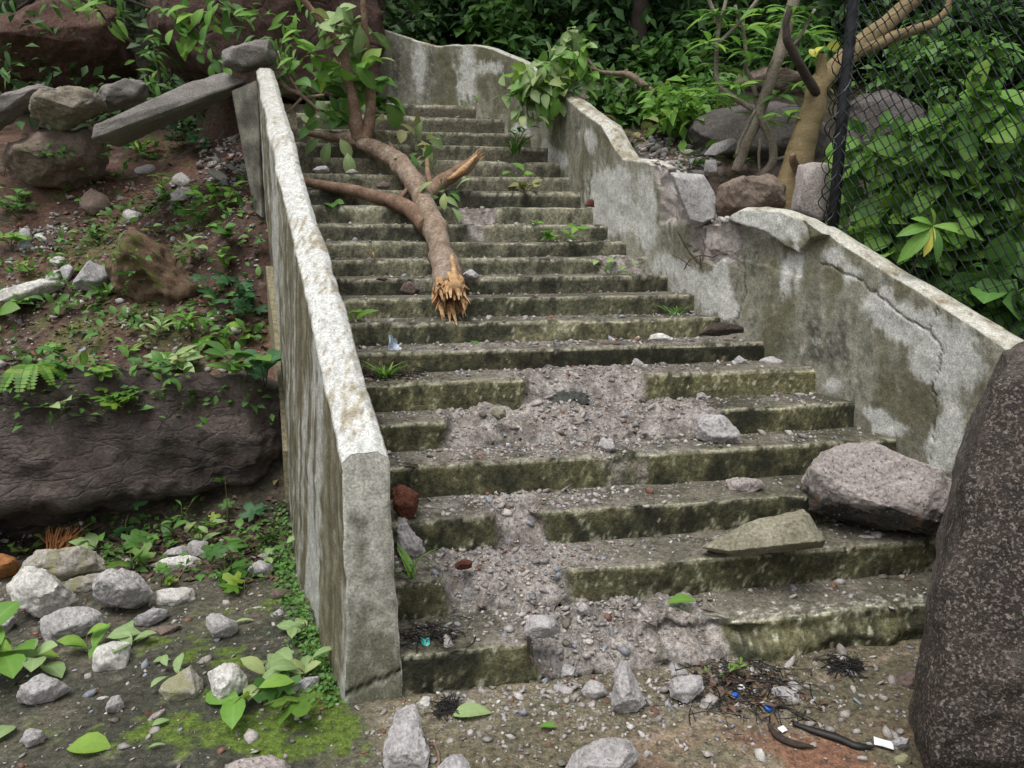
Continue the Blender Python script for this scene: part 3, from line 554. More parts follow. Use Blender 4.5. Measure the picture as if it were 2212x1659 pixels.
FP_[-1] = np.stack([np.interp(ws, np.linspace(0, 1, 22), ring[89:111, k]) for k in range(3)], -1)
FP_[:, :, 2] = np.maximum(FP_[:, :, 2], -0.1)
edge = np.minimum(ws, 1-ws)[None, :]*0.22; q = FP_
Xp, Yp = proj(q); crk = pdist(Xp, Yp, jag([(740, 1502), (790, 1480), (862, 1447)], 3, 6, 9)); n1 = fbm(q*A(1, 1, .5), 5, 5); n2 = fbm(q, 16, 5); n3 = fbm(q, 50, 3)
c = mix((0.27, 0.26, 0.20), (0.48, 0.465, 0.41), sst(n1+0.6*n2+1.1*(q[..., 2]-0.45), -0.5, 0.6)); c = mix(c, (0.085, 0.085, 0.045), sst(0.9*n1+0.4*n2+0.75*(0.5-q[..., 2]), 0.3, 0.8)*0.8)
c = mix(c, (0.085, 0.07, 0.04), np.exp(-(((Xp-860)/30)**2+((Yp-1230)/40)**2))*0.75*sst(n2, -.6, .3)); c = mix(c, (0.5, 0.49, 0.44), sst(n3+n2*.4, 0.45, 0.8)*0.4)
c = mix(c, (0.55, 0.54, 0.50), np.exp(-edge/0.008)*sst(n2, -0.5, 0.2)*0.7); c = mix(c, (0.03, 0.028, 0.02), np.exp(-(crk/3)**2)*0.8)
bul = sst(edge, 0, 0.012)*0.006+0.004*fbm(q, 9, 4)-np.exp(-(crk/3.5)**2)*0.02
q = q+(NF*1.0)[None, None]*(bul*(1 if NF[1] < 0 else -1))[..., None]
obj('wall_end', mesh('left_parapet_end', (q-LP0).reshape(-1, 3), gridF(80, nw), M['wall'], c.reshape(-1, 3)), lw)
def box_mesh(name, c0, ax, mat, col=(0.3, 0.3, 0.3), n=14, amp=0.006, freq=9, loc=None):
    # c0 centre, ax three half-axis vectors; every face a displaced grid
    V, F = [], []; c0 = np.asarray(c0, float); ax = [np.asarray(a, float) for a in ax]
    for k in range(3):
        for sg in (-1, 1):
            a, b = ax[(k+1) % 3], ax[(k+2) % 3]; t = np.linspace(-1, 1, n); aa, bb = np.meshgrid(t, t)
            V.append((c0+sg*ax[k]+aa[..., None]*a+bb[..., None]*b).reshape(-1, 3)); F.append(gridF(n, n, sg > 0)+len(F)*n*n)
    V = np.vstack(V); d = V-c0; d /= np.linalg.norm(d, axis=1)[:, None]+1e-9
    V = V+d*(amp*fbm(V, freq, 4))[:, None]
    base = A(*loc) if loc is not None else np.zeros(3)
    n2 = fbm(V, 12, 4); cc = np.asarray(col)[None]*(0.85+0.5*sst(n2, -0.6, 0.6))[:, None]
    return mesh(name, V-base, np.vstack(F), mat, cc)
# pier at the upper end of the left parapet, and the footing that shows beside it
pa, pb, pc_, pd = aty(500, 196, 6.42), aty(556, 172, 6.30), aty(566, 470, 6.22), aty(548, 455, 6.30)
tq_ = np.linspace(0, 1, 24); L_, R_ = lerpv(pa, pd, tq_), lerpv(pb, pc_, tq_); ww = np.linspace(0, 1, 10)
PF = L_[:, None]*(1-ww)[None, :, None]+R_[:, None]*ww[None, :, None]; PF[..., 1] += 0.012*fbm(PF, 7, 4)
Ls, Rs = L_+A(-0.02, 0.35, 0), R_+A(0, 0.35, 0); PF = np.concatenate([Ls[:, None], PF, Rs[:, None]], 1); pk = fbm(PF, 9, 5)
obj('pier', mesh('pier', (PF-LP0).reshape(-1, 3), gridF(24, 12), M['wall'], mix((0.075, 0.07, 0.055), (0.2, 0.19, 0.155), sst(pk, -0.5, 0.5)).reshape(-1, 3)), lw)
fp = [aty(574, 575, 5.55), aty(590, 700, 5.05), aty(602, 830, 4.75), aty(611, 975, 4.45)]
fv = []
for p in fp: fv += [p+A(-0.01, 0, -1.2), p, p+LNRM*0.2, p+LNRM*0.2+A(0, 0, -1.2)]
fv = np.array(fv)-LP0; ff = []
for k in range(3):
    for j in range(3): ff.append((k*4+j, k*4+j+1, k*4+j+5, k*4+j+4))
ff += [(0, 1, 2, 3), (12, 13, 14, 15)]
obj('footing', mesh('footing', fv, ff, M['wallrough'], np.tile((0.24, 0.21, 0.13), (len(fv), 1)), False), lw)

# ------------------------------------------------------------------ stones
def subdiv(V, F, n):
    for _ in range(n):
        E = np.sort(np.vstack([F[:, [0, 1]], F[:, [1, 2]], F[:, [2, 0]]]), 1); Eu, inv = np.unique(E, axis=0, return_inverse=True); inv = inv.ravel()
        m = len(V)+inv; nf = len(F); a, b, c = m[:nf], m[nf:2*nf], m[2*nf:]
        V = np.vstack([V, (V[Eu[:, 0]]+V[Eu[:, 1]])/2])
        F = np.vstack([np.stack([F[:, 0], a, c], 1), np.stack([a, F[:, 1], b], 1), np.stack([c, b, F[:, 2]], 1), np.stack([a, b, c], 1)])
    return V, F
def relax(V, F, it, lam=0.5):
    E = np.vstack([F[:, [0, 1]], F[:, [1, 2]], F[:, [2, 0]]])
    for _ in range(it):
        S = np.zeros_like(V); N = np.zeros(len(V)); np.add.at(S, E[:, 0], V[E[:, 1]]); np.add.at(N, E[:, 0], 1); V = V+lam*(S/N[:, None]-V)
    return V
def vnorm(V, F):
    fn = np.cross(V[F[:, 1]]-V[F[:, 0]], V[F[:, 2]]-V[F[:, 0]]); N = np.zeros_like(V)
    for k in range(3): np.add.at(N, F[:, k], fn)
    return N/(np.linalg.norm(N, axis=1)[:, None]+1e-12)
def hull(pts):
    bm = bmesh.new()
    for p in pts: bm.verts.new(p)
    r = bmesh.ops.convex_hull(bm, input=bm.verts)
    bmesh.ops.delete(bm, geom=list({g for g in r['geom_interior'] if isinstance(g, bmesh.types.BMVert)}), context='VERTS')
    bmesh.ops.triangulate(bm, faces=bm.faces); bm.verts.index_update(); bm.normal_update()
    V = np.array([v.co[:] for v in bm.verts]); F = np.array([[v.index for v in f.verts] for f in bm.faces]); bm.free(); return V, F
def outline_pts(poly, dist, k, thick, seed, front=0.62, bias=0.0):
    r = np.random.default_rng(seed); px = np.array(poly, float); c = (px.min(0)+px.max(0))/2
    q0 = ray(*c); q0 = q0/np.linalg.norm(q0); C0 = CAM+q0*dist
    nn = -q0*(1-k)+A(0, 0, 1)*k; nn /= np.linalg.norm(nn)
    O = np.array([atpl(x, y, C0, nn) for x, y in px]); cen = O.mean(0)
    fr = cen+(O-cen)*(front+0.22*r.uniform(-1, 1, (len(O), 1)))+nn*thick*(0.5+0.12*r.uniform(-1, 1, (len(O), 1)))
    bk = cen+(O-cen)*(front+0.15*r.uniform(-1, 1, (len(O), 1)))-nn*thick*(0.5+0.1*r.uniform(-1, 1, (len(O), 1)))
    return np.vstack([O, fr, bk]), C0
ROCKS = {}
def stone(name, label, cat, poly, mat='rubble', step=None, Y=None, thick=0.7, k=0.45, lod=3, amp=0.05, group=None, soft=1, seed=None, sink=0.018, front=0.62, zg=None, cuts=None, freq=None):
    seed = seed if seed is not None else (hash_str(label) % 9973)
    px = np.array(poly, float); cx, cy = (px.min(0)+px.max(0))/2; q0 = ray(cx, cy); q0 = q0/np.linalg.norm(q0)
    wpx = math.sqrt(max(1.0, np.ptp(px[:, 0])*np.ptp(px[:, 1])))
    if Y is None:
        b = px[:, 1].max()
        if step is not None: zg = HY[step-1] if step > 0 else 0.0
        h0 = hit(cx, min(b, 1659+60)) if zg is None else atz(cx, b, zg) if ray(cx, b)[2] < -0.02 and zg < CAMH-0.05 else atstair(cx, b, 0)
        lo, hi = np.linalg.norm(h0-CAM)*0.8, np.linalg.norm(h0-CAM)*1.35
        def f(d):
            th = thick*wpx*d/FP; pts, C0 = outline_pts(poly, d, k, th, seed, front); g = zg if zg is not None else float(surf(C0[0], C0[1])); return pts[:, 2].min()-g+sink
        ds = np.linspace(lo, hi, 60); fv_ = np.array([f(d) for d in ds]); sgn = np.where(fv_ < 0)[0]
        d = ds[sgn[0]] if len(sgn) else ds[np.argmin(fv_)]
        if step is not None and step > 0:            # stay on the tread
            d = min(d, np.linalg.norm(h0-CAM)*1.2)
    else: d = Y/q0[1]
    th = thick*wpx*d/FP; pts, C0 = outline_pts(poly, d, k, th, seed, front)
    V, F = hull(pts); V, F = subdiv(V, F, lod); V = relax(V, F, max(1, soft)+(0 if lod < 4 else lod-3), 0.35)
    # relaxing shrinks the body: grow it back to the traced size
    s0, s1 = np.ptp(pts, axis=0), np.ptp(V, axis=0); cc = (pts.max(0)+pts.min(0))/2; V = cc+(V-(V.max(0)+V.min(0))/2)*(s0/s1)
    size = wpx*d/FP; rc = np.random.default_rng(seed+5)
    for _ in range(cuts if cuts is not None else (5 if cat in ('stone',) else (6 if name == 'concrete_block' else 0))):
        cn = rc.normal(size=3); cn[2] = abs(cn[2])*0.9; cn /= np.linalg.norm(cn); pr_ = (V-cc) @ cn; V = V-np.maximum(0, pr_-pr_.max()*rc.uniform(0.8, 0.94))[:, None]*cn
    N = vnorm(V, F); fq = freq or 2.6/size
    V = V+N*(size*amp*(0.7*fbm(V+seed, fq, 3, 0.5)+0.5*fbm(V+seed+3, fq*4.5, 3, 0.65)+0.3*(1-2*np.abs(fbm(V-seed, fq*2.3, 3)))))[:, None]
    s1 = np.ptp(V, axis=0); V = cc+(V-(V.max(0)+V.min(0))/2)*(s0/s1)
    base = A((V[:, 0].max()+V[:, 0].min())/2, (V[:, 1].max()+V[:, 1].min())/2, V[:, 2].min())
    o = obj(name, mesh(name, V-base, F, M[mat]), None, base); tag(o, label, cat, group); ROCKS[label] = o
    if cat == 'boulder' and cx < 1000: BOULD.append(BVHTree.FromPolygons(V.tolist(), F.tolist()))
    return o
def hash_str(s):
    h = 7
    for ch in s: h = (h*131+ord(ch)) & 0xffffff
    return h
# boulders
stone('boulder', 'huge dark wet brown boulder bulging from the bank on the left', 'boulder', [(-260, 900), (-200, 850), (0, 842), (120, 838), (250, 850), (420, 850), (590, 862), (655, 900), (672, 985), (655, 1055), (590, 1100), (420, 1120), (200, 1150), (0, 1165), (-250, 1165)], 'boulder_wet', None, 4.78, 0.75, 0.12, 5, 0.05, None, 2, 3, front=0.75)
stone('boulder', 'dark speckled granite boulder filling the lower right corner', 'boulder', [(1964, 1560), (1986, 1480), (2024, 1370), (2056, 1250), (2066, 1130), (2074, 1050), (2092, 960), (2122, 880), (2170, 790), (2250, 725), (2480, 720), (2620, 900), (2660, 1300), (2600, 1760), (2000, 1790), (1972, 1660)], 'granite_dark', None, 2.5, 0.55, 0.0, 6, 0.02, None, 1, 5, front=0.5, cuts=4)
stone('boulder', 'large reddish brown boulder at the top left with a flat lit face', 'boulder', [(-40, 60), (18, 28), (113, 32), (200, 36), (262, 56), (280, 90), (292, 143), (297, 168), (277, 180), (213, 194), (120, 194), (30, 185), (-60, 160)], 'boulder_red', None, 9.2, 0.8, 0.35, 4, 0.03, None, 1, 11, front=0.6)
stone('boulder', 'massive shadowed dark boulder behind the upper end of the left parapet', 'boulder', [(318, 60), (330, -60), (420, -180), (640, -230), (790, -180), (826, -60), (831, 60), (829, 150), (824, 216), (760, 232), (640, 235), (520, 215), (410, 175), (345, 130)], 'boulder_brown', None, 8.6, 0.55, 0.05, 5, 0.03, None, 1, 13, front=0.7)
stone('boulder', 'low buff boulder under the loose concrete blocks, upper left', 'boulder', [(8, 355), (20, 310), (80, 292), (232, 286), (243, 330), (226, 388), (150, 412), (60, 405)], 'boulder_buff', None, 7.4, 0.7, 0.3, 4, 0.05, None, 1, 17)
stone('boulder', 'mossy brown boulder half buried in the middle of the bank', 'boulder', [(225, 570), (275, 528), (360, 540), (405, 585), (465, 640), (455, 680), (375, 692), (320, 655), (245, 625)], 'boulder_moss', None, 6.02, 0.9, 0.3, 4, 0.07, None, 5, 19)
stone('boulder', 'broad grey boulder behind the slender shrub on the right', 'boulder', [(1455, 305), (1478, 270), (1530, 240), (1620, 222), (1740, 235), (1800, 285), (1795, 375), (1700, 395), (1560, 380), (1470, 340)], 'boulder_grey', None, 7.0, 0.8, 0.2, 4, 0.03, None, 1, 23)
stone('boulder', 'brown and grey boulder wedged beside the cracked concrete chunk', 'boulder', [(1538, 450), (1550, 402), (1600, 379), (1660, 374), (1702, 398), (1705, 440), (1660, 475), (1560, 480)], 'boulder_buff', None, 5.75, 0.8, 0.15, 4, 0.035, None, 1, 29)
stone('boulder', 'pale boulder behind the stems of the slender shrub', 'boulder', [(1575, 200), (1590, 165), (1640, 150), (1710, 152), (1765, 175), (1775, 215), (1690, 230), (1600, 225)], 'boulder_buff', None, 8.2, 0.8, 0.2, 4, 0.03, None, 1, 31)
stone('boulder', 'pinkish granite rock leaning behind the fence post', 'boulder', [(1706, 462), (1718, 405), (1724, 356), (1755, 350), (1790, 352), (1796, 470), (1780, 490), (1720, 480)], 'granite_pale', None, 5.15, 0.8, 0.05, 3, 0.02, None, 0, 37)
stone('boulder', 'grey boulder seen through the chain-link behind the leafy bush', 'boulder', [(1800, 330), (1812, 250), (1850, 205), (1920, 205), (1990, 240), (2040, 290), (2040, 370), (1950, 420), (1820, 430)], 'boulder_grey', None, 6.9, 0.8, 0.2, 4, 0.03, None, 1, 41)
# concrete fragments, upper left
stone('concrete_slab', 'long broken parapet slab lying tilted against the left parapet end', 'slab', [(217, 284), (232, 267), (300, 238), (400, 197), (480, 167), (500, 170), (513, 197), (430, 232), (330, 278), (247, 313), (228, 303)], 'darkconc', None, 6.7, 0.85, 0.1, 4, 0.012, None, 0, 43, front=0.93)
stone('concrete_block', 'chunky broken concrete block with a yellowish top, upper left', 'rubble', [(65, 227), (80, 207), (127, 192), (180, 190), (217, 213), (230, 240), (197, 253), (167, 260), (140, 283), (93, 263), (70, 253)], 'yellowish', None, 7.15, 0.85, 0.2, 4, 0.05, None, 0, 47)
stone('concrete_block', 'grey concrete block behind the yellowish one, under the brown boulder', 'rubble', [(200, 200), (267, 177), (300, 173), (322, 190), (320, 208), (307, 222), (233, 244), (212, 230)], 'darkconc', None, 7.55, 0.8, 0.2, 3, 0.05, None, 0, 53)
stone('concrete_slab', 'weathered concrete slab at the far left edge below the boulder', 'slab', [(-70, 250), (-20, 222), (83, 180), (107, 190), (103, 207), (50, 250), (-20, 292), (-70, 300)], 'darkconc', None, 7.2, 0.5, 0.2, 3, 0.03, None, 0, 59)
stone('concrete_block', 'dark rough block perched on the top end of the left parapet', 'rubble', [(478, 112), (520, 100), (577, 88), (597, 112), (582, 142), (520, 159), (478, 144)], 'darkconc', None, 6.5, 0.8, 0.15, 3, 0.04, None, 0, 61)
stone('concrete_chunk', 'split concrete chunk standing loose at the break in the right wall', 'rubble', [(1448, 372), (1482, 374), (1520, 376), (1545, 420), (1546, 472), (1520, 488), (1488, 486), (1470, 440)], 'rubble', None, 5.25, 0.35, 0.0, 4, 0.018, None, 0, 67, front=0.88)
stone('concrete_slab', 'thin grey slab tipped over the rubble below the slender shrub', 'slab', [(1520, 335), (1540, 312), (1583, 299), (1592, 305), (1572, 322), (1545, 336)], 'rubble', None, 6.3, 0.25, 0.5, 3, 0.02, None, 0, 71)
stone('concrete_block', 'small pale block under the tipped slab', 'rubble', [(1520, 372), (1524, 345), (1548, 345), (1552, 375), (1530, 382)], 'rubble', None, 6.1, 0.8, 0.1, 3, 0.03, None, 0, 73)
for nm, lb, pl, mt, th in [('white stone on the brown soil, upper bank', None, [(262, 463), (270, 450), (310, 463), (293, 480), (272, 476)], 'pale', 0.4),
    ('pale rounded rock on the soil, upper bank', None, [(173, 432), (200, 415), (233, 430), (241, 450), (200, 463), (178, 450)], 'boulder_buff', 0.5),
    ('flat whitish shard lying beside the vines near the parapet', None, [(368, 420), (400, 405), (428, 417), (397, 434), (372, 434)], 'pale', 0.3),
    ('grey shard above the flat whitish one on the upper bank', None, [(370, 387), (393, 372), (418, 397), (398, 405), (376, 398)], 'rubble', 0.3),
    ('pale splinter of plaster against the rubble heap by the parapet', None, [(445, 366), (473, 369), (508, 393), (473, 389)], 'pale', 0.3),
    ('long grey shard below the tilted parapet slab', None, [(288, 366), (333, 356), (335, 372), (300, 376)], 'slate', 0.3),
    ('small stone at the left edge of the upper bank', None, [(34, 508), (50, 498), (72, 505), (70, 520), (45, 526)], 'slate', 0.6),
    ('cream stone beside the small grey one on the upper bank', None, [(74, 508), (88, 505), (104, 520), (92, 526)], 'pale', 0.4)]:
    stone('stone', nm, 'stone', pl, mt, None, None, th, 0.5, 2, 0.05)
stone('stone', 'angular bluish grey stone with a sharp top, middle of the bank', 'stone', [(153, 614), (183, 582), (190, 562), (233, 582), (257, 599), (240, 619), (213, 636), (167, 622)], 'slate', None, None, 0.6, 0.3, 3, 0.04)
stone('stone', 'long pale curved plaster fragment at the left edge of the bank', 'stone', [(-15, 636), (40, 629), (100, 609), (143, 609), (140, 626), (83, 645), (37, 660), (-15, 653)], 'pale', None, None, 0.5, 0.35, 3, 0.04)
stone('stone', 'white chip leaning at the top of the stone heap on the bank', 'stone', [(103, 565), (123, 553), (143, 558), (147, 572), (123, 577)], 'pale', None, None, 0.5, 0.3, 2, 0.04)
stone('stone', 'grey stone between the white chip and the bluish stone', 'stone', [(127, 577), (150, 570), (163, 585), (147, 612), (136, 600)], 'slate', None, None, 0.7, 0.3, 2, 0.05)
stone('stone', 'cream coloured chip lying on the curved plaster fragment', 'stone', [(95, 598), (118, 584), (134, 582), (143, 605), (98, 612)], 'pale', None, None, 0.4, 0.3, 2, 0.03)
# left foreground
LF = [('long rounded lichened slab at the back of the left foreground rubble', [(30, 1245), (47, 1218), (93, 1202), (143, 1193), (200, 1192), (227, 1208), (230, 1235), (187, 1248), (123, 1262), (67, 1250)], 'lichen', 0.55, 0.35, 4),
 ('big whitish block with a smooth sloping top at far left', [(12, 1270), (40, 1240), (90, 1238), (113, 1252), (168, 1298), (123, 1306), (80, 1336), (20, 1307)], 'pale', 0.7, 0.4, 4),
 ('rough grey conical lump of concrete, left foreground', [(197, 1292), (203, 1268), (233, 1247), (280, 1235), (300, 1252), (333, 1286), (313, 1306), (273, 1318), (227, 1309)], 'rubble', 0.8, 0.3, 4),
 ('thin lichened slab wedged between the white block and conical lump', [(130, 1266), (187, 1242), (223, 1237), (227, 1249), (200, 1276), (157, 1288)], 'lichen', 0.35, 0.45, 3),
 ('flat cream block to the right of the conical lump', [(335, 1280), (372, 1270), (410, 1268), (423, 1294), (373, 1311), (337, 1309)], 'pale', 0.4, 0.5, 3),
 ('large flat grey stone with a pointed right end, left foreground', [(85, 1335), (140, 1310), (190, 1318), (230, 1332), (227, 1358), (187, 1372), (100, 1396), (88, 1374)], 'rubble', 0.45, 0.45, 4),
 ('wedge-shaped grey stone below the flat cream block', [(285, 1337), (330, 1312), (368, 1315), (360, 1329), (320, 1354), (290, 1346)], 'slate', 0.6, 0.4, 3),
 ('small dark flake in front of the wedge-shaped stone', [(315, 1363), (353, 1352), (393, 1354), (360, 1373), (347, 1382)], 'brownstone', 0.4, 0.45, 3),
 ('square pale block with chalky face, left foreground', [(203, 1403), (240, 1388), (283, 1388), (285, 1412), (273, 1450), (195, 1454)], 'pale', 0.5, 0.35, 3),
 ('knobbly grey stone standing alone on the mossy concrete', [(447, 1336), (473, 1323), (513, 1345), (515, 1363), (493, 1376), (463, 1378), (450, 1356)], 'rubble', 0.8, 0.3, 3),
 ('grey stone with a yellowish plaster patch beside the white block', [(343, 1486), (393, 1462), (417, 1433), (437, 1455), (440, 1489), (427, 1513), (360, 1516)], 'lichen', 0.5, 0.35, 3),
 ('white squarish block near the foot of the left parapet', [(447, 1446), (480, 1438), (513, 1438), (537, 1466), (533, 1489), (473, 1519), (457, 1499)], 'pale', 0.7, 0.4, 4),
 ('smooth light grey stone at the lower left edge', [(32, 1496), (87, 1462), (143, 1472), (157, 1488), (113, 1513), (70, 1524), (37, 1509)], 'rubble', 0.6, 0.45, 3),
 ('small white chip beside a rough pebble, lower left', [(201, 1514), (227, 1502), (240, 1508), (230, 1522)], 'pale', 0.5, 0.4, 2),
 ('rough grey pebble beside the small white chip, lower left', [(226, 1530), (233, 1508), (260, 1502), (272, 1525), (253, 1540), (230, 1540)], 'rubble', 0.8, 0.35, 3),
 ('light grey stone at the bottom left corner', [(40, 1603), (57, 1575), (77, 1575), (103, 1589), (93, 1603), (60, 1616)], 'rubble', 0.7, 0.4, 3),
 ('grey stone cut off by the left edge of the picture', [(-30, 1325), (30, 1324), (36, 1338), (20, 1363), (-30, 1370)], 'rubble', 0.6, 0.4, 3),
 ('white laminated slabs lying in the weeds at mid left', [(323, 1222), (350, 1207), (413, 1203), (437, 1215), (400, 1236), (337, 1229)], 'pale', 0.35, 0.5, 3),
 ('pocked concrete lump behind the laminated slabs', [(400, 1178), (414, 1168), (448, 1170), (452, 1198), (430, 1210), (408, 1204)], 'rubble', 0.8, 0.25, 3),
 ('dull grey stone left of the pocked lump in the weeds', [(350, 1200), (370, 1184), (400, 1178), (410, 1200), (374, 1207)], 'rubble', 0.7, 0.3, 3),
 ('dark grey stone in the weeds beside the left parapet', [(535, 1230), (560, 1213), (593, 1226), (580, 1249), (547, 1246)], 'slate', 0.8, 0.35, 3),
 ('crumbly flat rubble piece above the dark grey stone by the parapet', [(553, 1200), (575, 1196), (607, 1194), (610, 1208), (573, 1216)], 'rubble', 0.5, 0.4, 3),
 ('small squarish brown-grey block near the parapet foot', [(580, 1293), (590, 1276), (623, 1273), (627, 1296), (600, 1298)], 'brownstone', 0.6, 0.4, 3),
 ('triangular grey stone half hidden by weeds at the parapet foot', [(635, 1484), (650, 1466), (693, 1463), (687, 1479), (660, 1504)], 'slate', 0.6, 0.35, 3),
 ('pinkish flat stone cut off by the bottom edge, left of centre', [(480, 1654), (533, 1637), (593, 1638), (630, 1655), (627, 1690), (480, 1690)], 'granite_pale', 0.5, 0.45, 3),
 ('small reddish stone on the mossy concrete near the parapet', [(540, 1332), (550, 1322), (568, 1328), (566, 1338), (548, 1341)], 'brownstone', 0.5, 0.45, 2),
 ('small grey stone right of the reddish one near the parapet', [(585, 1330), (604, 1316), (615, 1326), (606, 1338)], 'slate', 0.6, 0.4, 2),
 ('flat grey flake above the reddish stone near the parapet', [(543, 1312), (566, 1309), (578, 1320), (562, 1326)], 'slate', 0.3, 0.5, 2),
 ('little grey flake with a leaf on the dark concrete, left foreground', [(555, 1404), (570, 1392), (600, 1392), (594, 1402), (570, 1406)], 'slate', 0.4, 0.45, 2),
 ('small grey lump below the conical lump and wedge stone', [(240, 1338), (262, 1333), (276, 1338), (262, 1349), (246, 1350)], 'brownstone', 0.5, 0.4, 2),
 ('small white pebble at the bottom left beside a big green leaf', [(214, 1552), (230, 1540), (246, 1542), (238, 1556)], 'pale', 0.5, 0.4, 2),
 ('pinkish shard beside a red clod, lower left', [(314, 1562), (335, 1543), (358, 1533), (352, 1548), (330, 1566)], 'granite_pale', 0.4, 0.4, 2),
 ('red clod of earth beside the pinkish shard, lower left', [(308, 1545), (318, 1535), (335, 1538), (332, 1552), (314, 1555)], 'laterite', 0.7, 0.35, 2),
 ('thin beige flake at the lower left beside the light grey stone', [(112, 1594), (150, 1585), (188, 1582), (176, 1592), (130, 1598)], 'granite_pale', 0.25, 0.55, 2)]
for lb, pl, mt, th, k, lod in LF: stone('stone', lb, 'stone', pl, mt, 0, None, th, k, lod, 0.045)
